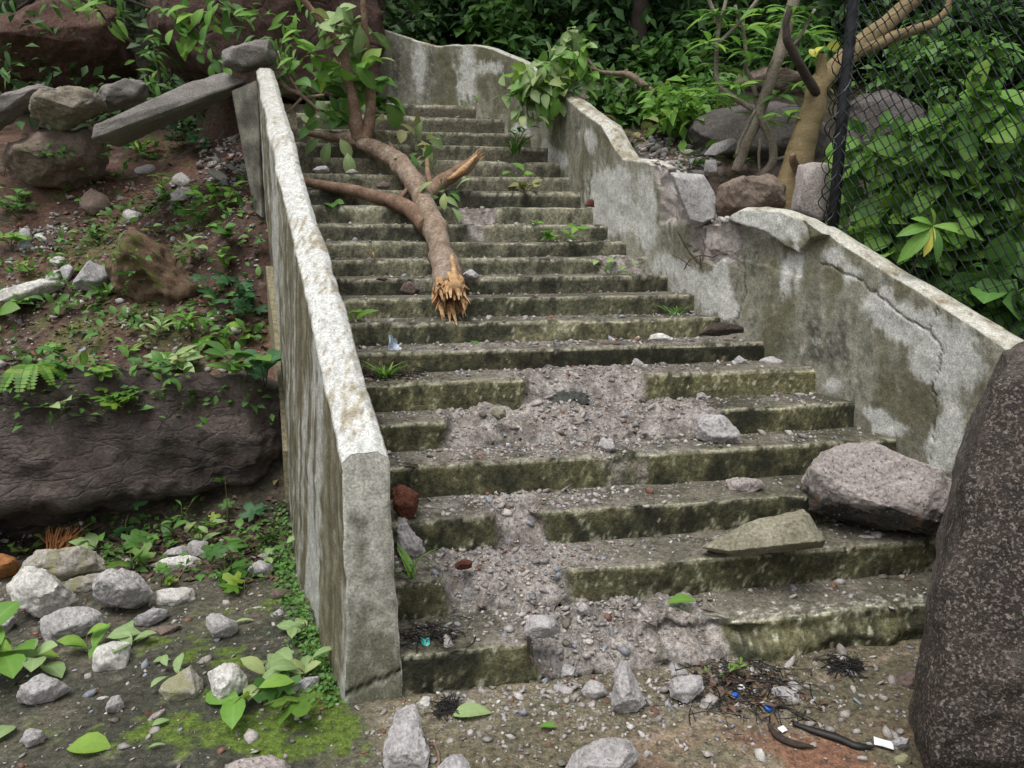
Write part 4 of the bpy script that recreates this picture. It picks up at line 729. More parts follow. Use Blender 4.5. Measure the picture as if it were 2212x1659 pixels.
# on and before the stairs: (label, polygon, material, step, thick, k, lod)
ST = [('tall light grey stone at the bottom centre in front of the parapet', [(824, 1652), (829, 1601), (854, 1532), (893, 1516), (904, 1566), (929, 1637), (925, 1668), (826, 1674)], 'rubble', 0, 0.5, 0.5, 4),
 ('bright white chip at the tip of the tall grey stone', [(899, 1521), (918, 1500), (932, 1509), (934, 1534), (915, 1542)], 'pale', 0, 0.8, 0.3, 3),
 ('grey stone cut off by the bottom edge beside the tall one', [(939, 1668), (957, 1633), (996, 1626), (1014, 1644), (1021, 1690), (940, 1690)], 'rubble', 0, 0.6, 0.4, 3),
 ('broad light slab at the bottom edge right of centre', [(1213, 1653), (1241, 1630), (1305, 1598), (1355, 1594), (1380, 1616), (1376, 1638), (1341, 1680), (1234, 1685)], 'rubble', 0, 0.5, 0.45, 4),
 ('upright pointed concrete stone standing before the lowest step', [(1320, 1527), (1326, 1480), (1328, 1452), (1341, 1424), (1355, 1434), (1373, 1477), (1394, 1513), (1391, 1531), (1355, 1546), (1322, 1539)], 'rubble', 0, 0.8, 0.0, 4),
 ('squared grey block beside the pile of twigs at the stair foot', [(1440, 1470), (1470, 1458), (1517, 1456), (1521, 1487), (1484, 1523), (1447, 1507)], 'rubble', 0, 0.7, 0.4, 4),
 ('flat broken piece behind the squared grey block', [(1434, 1446), (1480, 1444), (1490, 1462), (1450, 1470)], 'rubble', 0, 0.5, 0.4, 3),
 ('chunky pale block resting on the lowest step', [(1131, 1350), (1149, 1328), (1199, 1326), (1208, 1353), (1202, 1371), (1156, 1377), (1135, 1368)], 'rubble', 1, 0.9, 0.3, 4),
 ('grey angular stone leaning on the near end of the left parapet', [(850, 1132), (862, 1100), (880, 1130), (922, 1172), (922, 1200), (879, 1212), (858, 1200)], 'rubble', 2, 0.7, 0.1, 4),
 ('red porous laterite lump tucked behind the left parapet end', [(846, 1050), (870, 1044), (903, 1065), (905, 1087), (893, 1117), (872, 1123), (848, 1098)], 'laterite', 3, 0.9, 0.2, 4),
 ('small rusty red stone on the third tread from the bottom', [(982, 1219), (1000, 1209), (1021, 1212), (1018, 1226), (986, 1229)], 'laterite', 2, 0.8, 0.4, 3),
 ('pale angular block on the broken rubble of the fifth step', [(1495, 908), (1515, 895), (1565, 898), (1600, 935), (1600, 958), (1545, 964), (1505, 946)], 'rubble', 4, 0.7, 0.25, 4),
 ('flat pinkish stone on the fourth step left of the granite rock', [(1566, 1037), (1590, 1031), (1643, 1038), (1655, 1050), (1624, 1064), (1573, 1058)], 'granite_pale', 3, 0.5, 0.5, 3),
 ('small flat stone below the big granite rock', [(1850, 1160), (1868, 1157), (1892, 1160), (1886, 1172), (1856, 1171)], 'granite_pale', 2, 0.5, 0.5, 3),
 ('little grey stone right of the small flat stone below the granite', [(1895, 1156), (1908, 1152), (1918, 1160), (1905, 1166)], 'rubble', 2, 0.6, 0.4, 2),
 ('brownish rock on the ground beside the dark granite boulder', [(1930, 1473), (1951, 1450), (1989, 1454), (2003, 1487), (1961, 1497)], 'brownstone', 0, 0.5, 0.5, 3),
 ('rounded stone at the foot of the dark granite boulder', [(1914, 1608), (1945, 1594), (1966, 1604), (1962, 1616), (1935, 1620)], 'slate', 0, 0.7, 0.4, 3),
 ('lichened stone at the bottom edge near the dark boulder', [(1925, 1640), (1950, 1624), (1972, 1640), (1960, 1656), (1930, 1656)], 'lichen', 0, 0.7, 0.4, 3),
 ('purplish flat stone among the twigs at the stair foot', [(1662, 1486), (1700, 1482), (1725, 1497), (1728, 1520), (1692, 1522), (1668, 1502)], 'slate', 0, 0.35, 0.55, 3),
 ('purplish stone behind the flat one among the twigs', [(1690, 1480), (1712, 1470), (1734, 1482), (1730, 1496), (1700, 1492)], 'slate', 0, 0.5, 0.4, 2),
 ('dark brown wedge-shaped stone left of the splintered branch end', [(853, 634), (873, 609), (886, 607), (909, 626), (899, 642), (869, 643)], 'brownstone', 9, 0.9, 0.15, 3),
 ('rounded grey stone right of the fallen branch, middle steps', [(996, 593), (1019, 581), (1036, 596), (1029, 605), (999, 605)], 'rubble', 10, 0.9, 0.2, 3),
 ('rectangular grey chip on the step below the branch end', [(891, 747), (923, 747), (924, 761), (891, 761)], 'darkconc', 7, 0.8, 0.2, 2),
 ('long flat dark slab lying on the sixth step', [(1094, 790), (1110, 783), (1193, 787), (1213, 796), (1190, 803), (1110, 800)], 'darkconc', 6, 0.45, 0.35, 3),
 ('thin pointed shard on the sixth step right of the flat slab', [(1357, 772), (1362, 762), (1394, 790), (1390, 799), (1362, 796)], 'rubble', 6, 0.5, 0.2, 3),
 ('long dark bark-like fragment against the right wall foot', [(1508, 724), (1536, 703), (1565, 695), (1606, 702), (1606, 717), (1554, 727)], 'barkdark', 8, 0.5, 0.3, 3),
 ('grey stone on the seventh step near the right wall', [(1584, 779), (1598, 768), (1620, 783), (1609, 791), (1590, 791)], 'slate', 6, 0.7, 0.3, 3),
 ('thin pale flake right of the grey stone near the right wall', [(1638, 780), (1664, 770), (1694, 784), (1672, 795)], 'rubble', 6, 0.3, 0.4, 2),
 ('reddish stone at the right end of the seventh step', [(1706, 782), (1722, 772), (1733, 788), (1716, 794)], 'laterite', 6, 0.7, 0.3, 2),
 ('white flat stone with a peaked top on the eighth step', [(1400, 728), (1422, 719), (1455, 731), (1451, 737), (1400, 737)], 'pale', 8, 0.5, 0.2, 3),
 ('rounded white stone on the ninth step near the right wall', [(1394, 667), (1412, 655), (1428, 669), (1420, 681), (1400, 681)], 'pale', 8, 0.8, 0.2, 3),
 ('grey stone left of the rounded white stone', [(1288, 664), (1300, 655), (1322, 658), (1326, 675), (1296, 680)], 'slate', 8, 0.8, 0.2, 3),
 ('reddish flat stone on the eighth step at centre right', [(1296, 742), (1320, 735), (1348, 740), (1345, 750), (1305, 751)], 'brownstone', 7, 0.5, 0.4, 3),
 ('small grey stone on the sixth tread at centre right', [(1498, 854), (1514, 844), (1531, 860), (1508, 865)], 'slate', 5, 0.7, 0.3, 2),
 ('reddish brown flake on the sixth tread near the right wall', [(1652, 856), (1682, 846), (1698, 854), (1664, 862)], 'brownstone', 5, 0.3, 0.5, 2),
 ('small grey stone beside the reddish brown flake', [(1704, 852), (1720, 842), (1732, 851), (1712, 858)], 'slate', 5, 0.7, 0.3, 2),
 ('rough upright rubble stub on the fifth step edge', [(1232, 960), (1234, 934), (1250, 932), (1252, 960)], 'mossy', 4, 0.8, 0.1, 2),
 ('grey rounded stone on the fourth tread below the rubble', [(1290, 965), (1300, 945), (1325, 950), (1330, 972), (1310, 980)], 'rubble', 4, 0.8, 0.2, 3),
 ('mossy olive lump on the crumbled fifth step', [(1058, 893), (1070, 880), (1092, 884), (1094, 900), (1075, 908)], 'mossy', 5, 0.8, 0.3, 3),
 ('small white lump on the wet floor left of the upright stone', [(1183, 1546), (1190, 1535), (1201, 1540), (1203, 1552), (1190, 1556)], 'pale', 0, 0.8, 0.3, 2),
 ('small brick-coloured stone on the upper left steps', [(812, 398), (830, 393), (844, 400), (840, 408), (815, 408)], 'brownstone', 15, 0.7, 0.3, 2),
 ('grey flat stone near the parapet on the upper steps', [(675, 368), (685, 359), (708, 360), (712, 371), (690, 375)], 'slate', 16, 0.6, 0.3, 2),
 ('thin pale flake on the upper steps left of the branch', [(745, 373), (760, 367), (775, 372), (760, 377)], 'rubble', 16, 0.5, 0.4, 2),
 ('red stone at the right wall beside the fourteenth step', [(1265, 446), (1272, 430), (1282, 432), (1284, 448)], 'laterite', 14, 0.8, 0.1, 2),
 ('row of grey flakes on the thirteenth step left of the branch', [(772, 520), (790, 513), (818, 516), (816, 524), (780, 524)], 'slate', 12, 0.5, 0.3, 2),
 ('grey chip beside the branch on the thirteenth step', [(878, 516), (888, 510), (898, 518), (894, 525), (882, 524)], 'slate', 12, 0.7, 0.2, 2),
 ('dark flake at the left of the tenth step', [(812, 604), (822, 596), (838, 603), (830, 608)], 'brownstone', 10, 0.5, 0.3, 2),
 ('rust coloured flake on the tenth step at right', [(1236, 634), (1255, 627), (1282, 630), (1275, 638)], 'brownstone', 9, 0.4, 0.4, 2),
 ('lump of broken concrete at the base of the lowest step', [(1205, 1445), (1222, 1436), (1245, 1445), (1240, 1465), (1214, 1466)], 'rubble', 0, 0.6, 0.35, 3),
 ('pair of crumbled pieces left of the upright stone', [(1255, 1490), (1275, 1470), (1305, 1478), (1312, 1500), (1285, 1512), (1262, 1506)], 'rubble', 0, 0.6, 0.35, 3),
 ('round crumbled clod below the broken lowest step', [(1195, 1480), (1215, 1478), (1240, 1492), (1235, 1508), (1205, 1506)], 'rubble', 0, 0.5, 0.4, 3),
 ('jagged grey piece at the broken edge of the lowest step', [(1245, 1318), (1256, 1296), (1272, 1310), (1274, 1326), (1256, 1330)], 'rubble', 1, 0.7, 0.2, 3)]
for lb, pl, mt, sp, th, k, lod in ST: stone('stone', lb, 'stone', pl, mt, sp, None, th, k, lod, 0.05)
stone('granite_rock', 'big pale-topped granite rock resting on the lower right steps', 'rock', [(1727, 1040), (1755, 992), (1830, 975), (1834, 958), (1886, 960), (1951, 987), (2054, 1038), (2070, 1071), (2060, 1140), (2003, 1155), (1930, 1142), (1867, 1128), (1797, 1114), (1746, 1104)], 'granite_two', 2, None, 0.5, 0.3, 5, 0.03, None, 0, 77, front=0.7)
stone('concrete_slab', 'mossy broken slab leaning on the second step below the granite rock', 'slab', [(1528, 1184), (1545, 1166), (1643, 1127), (1735, 1099), (1748, 1112), (1783, 1165), (1774, 1177), (1700, 1180), (1624, 1184), (1578, 1199)], 'mossy', 2, None, 0.36, 0.2, 4, 0.025, None, 0, 79, front=0.9)

# ------------------------------------------------------------------ leaves, stems, plants
def leaf_t(kind, n=5):
    if kind == 'lobed':
        ang = np.radians([-90, -62, -35, -12, 10, 32, 52, 72, 90, 108, 128, 148, 170, 192, 215, 242]); rad = A(0.02, 0.42, 0.62, 0.36, 0.74, 0.86, 0.44, 0.86, 1.0, 0.86, 0.44, 0.86, 0.74, 0.36, 0.62, 0.42)
        V = np.stack([0.62*rad*np.cos(ang), 0.45+0.62*rad*np.sin(ang), -0.10*rad**2], -1); V = np.vstack([V, [[0, 0.36, 0.06]]]); m = len(ang)
        return V, [(k, (k+1) % m, m) for k in range(m)]
    prof = {'ovate': (0.27, 0.42), 'lance': (0.13, 0.40), 'round': (0.36, 0.55), 'obov': (0.27, 0.60), 'blade': (0.045, 0.35), 'long': (0.15, 0.58)}[kind]
    t = np.linspace(0, 1, n+1); w = np.where(t < prof[1], np.abs(np.sin(t/prof[1]*np.pi/2))**0.8, np.abs(np.cos((t-prof[1])/(1-prof[1])*np.pi/2))**0.75)*prof[0]; w[0] = 0.012; w[-1] = 0.004
    zc = -0.22*t**2+0.06*np.sin(t*3); fold = 0.22
    V = np.vstack([np.stack([-w, t, zc+w*fold], -1), np.stack([w*0, t, zc], -1), np.stack([w, t, zc+w*fold], -1)]); m = n+1
    F = []
    for k in range(n):
        F += [(k, k+1, m+k+1, m+k), (m+k, m+k+1, 2*m+k+1, 2*m+k)]
    return V, F
LT = {k: leaf_t(k) for k in ('lobed', 'ovate', 'lance', 'round', 'obov', 'blade', 'long')}
LT.update({k+'_lo': leaf_t(k, 2) for k in ('ovate', 'lance', 'round', 'obov')})
LM = {}
def leaf_rib(kind):
    n = len(LT[kind][0])
    if kind.startswith('lobed'): a = np.zeros(n); a[-1] = 1; return a
    a = np.zeros(n); a[n//3:2*n//3] = 1; return a
def leafmesh(kind, mat):
    if (kind, mat) not in LM: LM[(kind, mat)] = mesh('leaf_'+kind, LT[kind][0], LT[kind][1], M[mat], leaf_rib(kind))
    return LM[(kind, mat)]
def frames(dirs, nrms):
    y = dirs/(np.linalg.norm(dirs, axis=-1, keepdims=True)+1e-9); x = np.cross(y, nrms); x /= np.linalg.norm(x, axis=-1, keepdims=True)+1e-9; z = np.cross(x, y); return np.stack([x, y, z], -1)
def leaf_objs(parent, pos, dirs, nrms, size, kind, mat, base, name='leaf'):
    R = frames(dirs, nrms); me = leafmesh(kind, mat)
    for k in range(len(pos)):
        o = bpy.data.objects.new(name, me); COL.objects.link(o); o.parent = parent
        m = np.eye(4); m[:3, :3] = R[k]*size[k]; m[:3, 3] = pos[k]-base; o.matrix_basis = Matrix(m.tolist())
def leaf_cloud(name, pos, dirs, nrms, size, kind, mat, base=None, parent=None):
    R = frames(dirs, nrms); T, F = LT[kind]; V = np.einsum('nij,vj->nvi', R, T)*size[:, None, None]+pos[:, None, :]
    if base is not None: V = V-base
    quad = all(len(f) == 4 for f in F); F = np.array(F); FF = (F[None]+(np.arange(len(pos))*len(T))[:, None, None]).reshape(-1, F.shape[1])
    return obj(name, mesh(name, V.reshape(-1, 3), FF, M[mat], np.tile(leaf_rib(kind), len(pos))), parent, None if parent or base is None else base)
def tube_geo(pts, radii, sides=6, rough=0.0):
    pts = np.asarray(pts, float); n = len(pts); radii = np.broadcast_to(np.asarray(radii, float), (n,)) if np.ndim(radii) < 2 else radii
    tg = np.gradient(pts, axis=0); tg /= np.linalg.norm(tg, axis=1)[:, None]+1e-9
    a = np.cross(tg[0], A(0.31, 0.17, 0.93)); a /= np.linalg.norm(a); V = []
    for k in range(n):
        a = a-tg[k]*(a @ tg[k]); a /= np.linalg.norm(a)+1e-9; b = np.cross(tg[k], a); th = np.linspace(0, 2*np.pi, sides, endpoint=False)
        V.append(pts[k]+radii[k]*(np.cos(th)[:, None]*a+np.sin(th)[:, None]*b))
    V = np.array(V)
    if rough: V = pts[:, None]+(V-pts[:, None])*(1+rough*fbm(V, 1.2/radii.max(), 4))[..., None]
    F = []
    for k in range(n-1):
        for j in range(sides): F.append((k*sides+j, k*sides+(j+1) % sides, (k+1)*sides+(j+1) % sides, (k+1)*sides+j))
    F.append(tuple(range(sides))[::-1]); F.append(tuple((n-1)*sides+j for j in range(sides)))
    return V.reshape(-1, 3), F
def spline(pts, m=8):
    P = np.asarray(pts, float); P = np.vstack([2*P[0]-P[1], P, 2*P[-1]-P[-2]]); out = []
    for k in range(1, len(P)-2):
        t = np.linspace(0, 1, m, endpoint=False)[:, None]; a, b, c, d = P[k-1], P[k], P[k+1], P[k+2]
        out.append(0.5*((2*b)+(-a+c)*t+(2*a-5*b+4*c-d)*t*t+(-a+3*b-3*c+d)*t**3))
    return np.vstack(out+[P[-2][None]])
def tube(name, pts, radii, mat, parent=None, base=None, sides=7, m=6, rough=0.0, wob=0.0, seed=0):
    P = spline(pts, m) if len(pts) > 2 else np.array([pts[0]+(pts[1]-pts[0])*t for t in np.linspace(0, 1, 6)]); r = np.interp(np.linspace(0, 1, len(P)), np.linspace(0, 1, len(radii)), radii)
    if wob: P = P+wob*np.stack([fbm(P+seed, 6, 3), fbm(P+seed+9, 6, 3), fbm(P+seed+19, 6, 3)], -1)
    V, F = tube_geo(P, r, sides, rough)
    b = np.zeros(3) if base is None else np.asarray(base)
    return obj(name, mesh(name, V-b, F, M[mat]), parent, None if parent is not None else b)
rng = np.random.default_rng(5)
def rdir(n, up=0.5, r=rng):
    d = r.normal(size=(n, 3)); d[:, 2] = np.abs(d[:, 2])*0.6+up; return d/np.linalg.norm(d, axis=1)[:, None]
def weed(label, px, h, n, kind='ovate', mat='leaf', size=0.08, spread=0.8, name='weed', cat='plant', group=None, base=None, stems=3, droop=0.2, seed=0):
    r = np.random.default_rng(seed+hash_str(label)); b = hit(*px) if base is None else np.asarray(base, float)
    root = empty(name, b); tag(root, label, cat, group)
    per = max(1, n//stems)
    for s in range(stems):
        az = r.uniform(0, 6.28); lean = spread*r.uniform(0.35, 1.0); tip = b+A(math.cos(az)*lean*h, math.sin(az)*lean*h-0.25*lean*h, h*r.uniform(0.65, 1.05))
        mid = (b+tip)/2+A(r.uniform(-.1, .1)*h, r.uniform(-.1, .1)*h, 0.12*h); P = spline([b-A(0, 0, 0.01), mid, tip], 5)
        V, F = tube_geo(P, np.linspace(0.0035, 0.0018, len(P)), 4); so_ = obj('stem', mesh('stem', V-b, F, M['stem']), root)
        ts = np.linspace(0.3, 1.0, per); pos = np.array([P[min(len(P)-1, int(t*(len(P)-1)))] for t in ts]); ph = r.uniform(0, 6.28)+np.arange(per)*2.4
        d = np.stack([np.cos(ph), np.sin(ph), r.uniform(-droop, 0.55, per)], -1); d = d+(tip-b)/(np.linalg.norm(tip-b)+1e-6)*0.35
        nr = A(0, -0.25, 1)+r.normal(size=(per, 3))*0.25; leaf_objs(so_, pos, d, nr, size*r.uniform(0.65, 1.25, per), kind, mat, b)
    return root
def grass(label, px, h, n, base=None, mat='leaf', seed=0, lean=0.9, name='grass_tuft'):
    r = np.random.default_rng(seed); b = hit(*px) if base is None else base; root = empty(name, b); tag(root, label, 'grass')
    ph = r.uniform(0, 6.28, n); d = np.stack([np.cos(ph)*lean, np.sin(ph)*lean, np.full(n, 0.9)], -1)
    pos = b+r.normal(size=(n, 3))*A(0.02, 0.02, 0); leaf_objs(root, pos, d, A(0, 0, 1)+d*0.6+r.normal(size=(n, 3))*0.1, h*r.uniform(0.6, 1.1, n), 'blade', mat, b, 'blade'); return root
def fern(label, px, n, L, seed=0, mat='leaf_bright', base=None):
    r = np.random.default_rng(seed); b = hit(*px) if base is None else base; root = empty('fern', b); tag(root, label, 'fern')
    for k in range(n):
        az = -1.57+r.uniform(-1.5, 1.5); t = np.linspace(0, 1, 9); LL = L*r.uniform(0.7, 1.1); P = b+np.stack([np.cos(az)*t*LL*0.8, np.sin(az)*t*LL*0.8, (0.45*t-0.75*t*t)*LL+0.02], -1); P = P
        tg = np.gradient(P, axis=0); sd_ = np.cross(tg, A(0, 0, 1)); sd_ /= np.linalg.norm(sd_, axis=1)[:, None]; V, F = tube_geo(P, np.full(len(P), 0.0015), 3); V = [V]; FF = list(F); off = len(V[0])
        tt = np.linspace(0.08, 0.98, 16)
        for q in tt:
            c = np.array([np.interp(q, t, P[:, j]) for j in range(3)]); s_ = np.array([np.interp(q, t, sd_[:, j]) for j in range(3)]); g = np.array([np.interp(q, t, tg[:, j]) for j in range(3)]); g /= np.linalg.norm(g); w = LL*0.16*math.sin(math.pi*(0.15+0.85*(1-q)*0.95)); hw = LL*0.028
            for sg in (-1, 1):
                V.append(np.array([c-g*hw, c+sg*s_*w*0.6-g*hw*0.8+A(0, 0, 0.004), c+sg*s_*w, c+sg*s_*w*0.6+g*hw, c+g*hw])); FF.append((off, off+1, off+2, off+3, off+4)); off += 5
        obj('frond', mesh('frond', np.vstack(V)-b, FF, M[mat]), root)
    return root

# ------------------------------------------------------------------ fallen branch on the stairs
fb0 = atstair(975, 650, 0.1)
fb = empty('fallen_branch', fb0); tag(fb, 'thick splintered tree branch fallen across the steps, two forks pointing up', 'branch')
def pr(x, y, wpx, off): p = atstair(x, y, off); return p, wpx*0.87*np.linalg.norm(p-CAM)/FP/2
def limb(name, data, mat, sides=12, m=8, rough=0.10, parent=fb, base=fb0):
    P = [d[0] for d in data]; R = [d[1] for d in data]; return tube(name, P, R, mat, parent, base, sides, m, rough, 0.006)
main = [pr(972, 632, 78, 0.10), pr(964, 585, 66, 0.10), pr(950, 530, 58, 0.09), pr(930, 470, 54, 0.09), pr(905, 412, 50, 0.10), pr(872, 365, 47, 0.12), pr(838, 336, 44, 0.13), pr(800, 318, 40, 0.14), pr(770, 306, 36, 0.15), pr(730, 297, 24, 0.16), pr(690, 291, 16, 0.17), pr(657, 287, 11, 0.18)]
limb('trunk', main, 'bark', 18, 12, 0.24)
limb('limb', [pr(925, 490, 50, 0.06), pr(905, 470, 46, 0.05), pr(872, 446, 40, 0.04), pr(820, 428, 32, 0.035), pr(760, 412, 28, 0.03), pr(700, 402, 24, 0.03), pr(640, 388, 20, 0.03)], 'barkred', 12, 8, 0.12)
limb('limb', [pr(918, 425, 36, 0.08), pr(945, 398, 36, 0.09), pr(975, 380, 34, 0.12), pr(1005, 360, 30, 0.16), pr(1028, 340, 18, 0.20)], 'barkred', 10, 8, 0.15)
yF = 7.05
def pY(x, y, wpx, Y): p = aty(x, y, Y); return p, wpx*Y/FP/2
j0 = pr(775, 306, 32, 0.16)
limb('fork', [j0, pY(768, 262, 28, j0[0][1]-0.02), pY(763, 215, 22, j0[0][1]-0.05), pY(752, 172, 20, j0[0][1]-0.1), pY(742, 120, 17, j0[0][1]-0.15), pY(715, 70, 15, j0[0][1]-0.2), pY(680, 30, 13, j0[0][1]-0.25), pY(640, -20, 11, j0[0][1]-0.3)], 'barkred', 9, 8, 0.1)
limb('fork', [pr(785, 308, 30, 0.16), pY(798, 265, 24, j0[0][1]), pY(801, 210, 22, j0[0][1]), pY(795, 150, 19, j0[0][1]-.05), pY(791, 95, 16, j0[0][1]-.1), pY(787, 40, 13, j0[0][1]-.15), pY(783, -40, 10, j0[0][1]-.2)], 'barkred', 9, 8, 0.1)
limb('twig', [pr(930, 405, 16, 0.1), pr(925, 375, 14, 0.16), pr(922, 345, 11, 0.2)], 'barkred', 7, 6)
limb('twig', [pr(845, 340, 12, 0.14), pr(848, 322, 10, 0.18), pr(840, 308, 7, 0.2)], 'barkred', 7, 6)
limb('twig', [pr(860, 432, 14, 0.05), pr(878, 412, 12, 0.08), pr(885, 402, 9, 0.1)], 'barkred', 7, 6)
limb('twig', [pr(660, 287, 9, 0.18), pr(657, 272, 7, 0.2), pr(658, 259, 3, 0.22)], 'barkred', 6, 5)
# splintered ends: raw wood spikes of unequal length round the break
def splinters(P0, axis_, rad, n, L, seed, hollow=0.45):
    r = np.random.default_rng(seed); ax = axis_/np.linalg.norm(axis_); a = np.cross(ax, A(0.2, 0.1, 1)); a /= np.linalg.norm(a); b = np.cross(ax, a); V, F = [], []; o = 0
    for k in range(n):
        th = 2*math.pi*k/n+r.uniform(-.1, .1); rr = rad*r.uniform(hollow, 1.02); c = P0+(a*math.cos(th)+b*math.sin(th))*rr-ax*L*0.5; tdir = -a*math.sin(th)+b*math.cos(th); odir = a*math.cos(th)+b*math.sin(th); w = rad*r.uniform(0.06, 0.24); t_ = rad*r.uniform(0.06, 0.18); l = L*(0.5+r.uniform(0, 1.0)**1.6*1.0)
        mid = c+ax*l*0.65+odir*rad*r.uniform(-.12, .2); tip = c+ax*l*1.15+odir*rad*r.uniform(-.2, .45)+tdir*w*r.uniform(-.6, .6)
        V += [c-tdir*w-odir*t_, c+tdir*w-odir*t_, c+tdir*w+odir*t_, c-tdir*w+odir*t_, mid-tdir*w*.8-odir*t_*.8, mid+tdir*w*.7-odir*t_*.8, mid+tdir*w*.7+odir*t_*.8, mid-tdir*w*.8+odir*t_*.8, tip-tdir*w*.25, tip+tdir*w*.2]
        F += [(o, o+1, o+5, o+4), (o+1, o+2, o+6, o+5), (o+2, o+3, o+7, o+6), (o+3, o, o+4, o+7), (o+4, o+5, o+9, o+8), (o+6, o+7, o+8, o+9), (o+5, o+6, o+9), (o+7, o+4, o+8)]; o += 10
    return np.array(V), F
axm = main[0][0]-main[1][0]
V, F = splinters(main[0][0]+axm*0.05, axm, main[0][1]*0.95, 58, 0.19, 3, 0.72); V2, F2 = splinters(main[0][0]-axm*0.1, axm, main[0][1]*0.6, 26, 0.16, 8, 0.2); F = F+[tuple(i+len(V) for i in f) for f in F2]; V = np.vstack([V, V2]); obj('splintered_end', mesh('splinters', V-fb0, F, M['rawwood'], None, False), fb)
p_a, p_b = pr(1005, 360, 30, 0.16), pr(1028, 340, 18, 0.20); V, F = splinters(p_b[0], p_b[0]-p_a[0], p_b[1]*1.0, 12, 0.18, 4); obj('splintered_end', mesh('splinters', V-fb0, F, M['rawwood'], None, False), fb)
# long torn strip of bare wood on the stub and the split in the trunk
tube('bare_wood', [pr(968, 388, 10, 0.145)[0], pr(1000, 366, 10, 0.19)[0], pr(1030, 336, 10, 0.225)[0]], [0.012, 0.03, 0.012], 'rawwood', fb, fb0, 6, 5, 0.2)
tube('bare_wood', [pr(975, 545, 10, 0.165)[0], pr(980, 590, 10, 0.19)[0], pr(985, 625, 10, 0.185)[0]], [0.008, 0.03, 0.045], 'rawwood', fb, fb0, 6, 5, 0.25)
def spray(root, base, px, n, Y, spread, size, kind, mat, seed, out=None, droop=0.1):
    r = np.random.default_rng(seed); c = aty(px[0], px[1], Y); s = spread*Y/FP
    d = r.normal(size=(n, 3))*A(1, 0.7, 0.8)+(A(*out) if out is not None else 0)-A(0, 0.35, droop); pos = c+r.normal(size=(n, 3))*s*A(1, 0.8, 1)*0.5
    nr = A(0, -0.55, 0.8)+r.normal(size=(n, 3))*0.45; leaf_objs(root, pos, d, nr, size*Y/FP*r.uniform(0.7, 1.2, n), kind, mat, base)
for k, (x, y, n, sp, sz, kd, mt, Y) in enumerate([(735, 30, 5, 30, 55, 'round', 'leaf_pale', 6.6), (740, 90, 7, 35, 60, 'round', 'leaf_pale', 6.6), (775, 70, 4, 20, 60, 'obov', 'leaf_pale', 6.7), (760, 125, 8, 40, 50, 'obov', 'leaf_pale', 6.65), (775, 150, 5, 25, 55, 'obov', 'leaf_bright', 6.7), (690, 60, 6, 40, 40, 'lance', 'leaf', 6.6), (625, 60, 9, 45, 40, 'lance', 'leaf_bright', 6.6), (610, 120, 8, 40, 45, 'lance', 'leaf', 6.6), (690, 140, 8, 40, 45, 'ovate', 'leaf_bright', 6.7), (715, 205, 9, 45, 48, 'ovate', 'leaf_bright', 6.8), (740, 240, 9, 50, 45, 'ovate', 'leaf', 6.9), (820, 215, 10, 30, 50, 'round', 'leaf', 7.0), (690, 265, 4, 20, 42, 'ovate', 'leaf', 6.6), (755, 270, 5, 25, 40, 'obov', 'leaf', 6.9), (650, 180, 4, 30, 40, 'obov', 'leaf', 6.6), (720, 160, 6, 30, 45, 'ovate', 'leaf_bright', 6.7)]):
    spray(fb, fb0, (x, y), int(n*1.4), Y+(0.32 if k % 2 else 0.08), sp, sz*0.95, kd, mt, 100+k)
for k, (x, y, ang, sz) in enumerate([(690, 270, 150, 42), (705, 262, 110, 44), (720, 262, 75, 46), (735, 275, 40, 42), (690, 300, 220, 42), (712, 308, 250, 44), (735, 300, 300, 44), (750, 330, 280, 50)]):   # paired leaflets on the broken tip
    p = pr(x, y, 1, 0.2)[0]; a = math.radians(ang); leaf_objs(fb, p[None], A([math.cos(a), -0.15, math.sin(a)]), A([0, -0.9, 0.4]), A(sz*p[1]/FP).reshape(1), 'obov', 'leaf_pale', fb0)
for k, (x, y, n, sp, sz, mt) in enumerate([(925, 310, 5, 30, 45, 'leaf_pale'), (930, 350, 5, 30, 40, 'leaf_pale'), (955, 420, 5, 25, 38, 'leaf'), (965, 440, 5, 30, 38, 'leaf_pale'), (885, 285, 8, 30, 34, 'leaf_olive'), (815, 300, 5, 30, 26, 'leaf_olive'), (880, 355, 5, 30, 30, 'leaf'), (905, 330, 4, 20, 30, 'leaf_olive')]):
    p = atstair(x, y, 0.12); spray(fb, fb0, (x, y), n, p[1], sp, sz, 'obov', mt, 200+k, None, 0.3)

# ------------------------------------------------------------------ chain-link fence on the right
f0 = on_rw(1797, 500, 0.24)[1]; f1 = on_rw(2160, 740, 0.24)[1]
fd = (f1-f0); fd[2] = 0; fL = np.linalg.norm(fd); fd /= fL; slope = (f1[2]-f0[2])/fL
fence = empty('chain_link_fence', f0); tag(fence, 'black chain-link fence rising above the right parapet wall', 'fence')
V, F = tube_geo([f0+A(0, 0, -0.25), f0+A(0.01, 0, 0.8), f0+A(0.03, 0, 1.7), f0+A(0.05, 0, 2.6)], [0.034]*4, 12); obj('post', mesh('post', V-f0, F, M['steel']), fence)
mw, mh = 0.078, 0.072
for k in range(0, 34):
    zz = np.arange(0, 2.5, mh/2); tri = np.where((np.arange(len(zz))+k) % 2 == 0, 0.0, 1.0); t = 0.02+(k+tri)*mw/2
    dep = 0.006*np.where((np.arange(len(zz)) % 2) == 0, 1, -1); sag = 0.012*np.sin(zz*3+k*0.4)
    P = f0+fd*t[:, None]+A(0, 0, 1)*(zz+slope*t+0.01*np.sin(t*4))[:, None]+np.cross(fd, A(0, 0, 1))*(dep+sag)[:, None]; P = P+A(0.03, 0, 0)*(zz/2.6)[:, None]
    V, F = tube_geo(P, np.full(len(P), 0.0045), 4); obj('wire', mesh('wire', V-f0, F, M['wire'], None, False), fence)
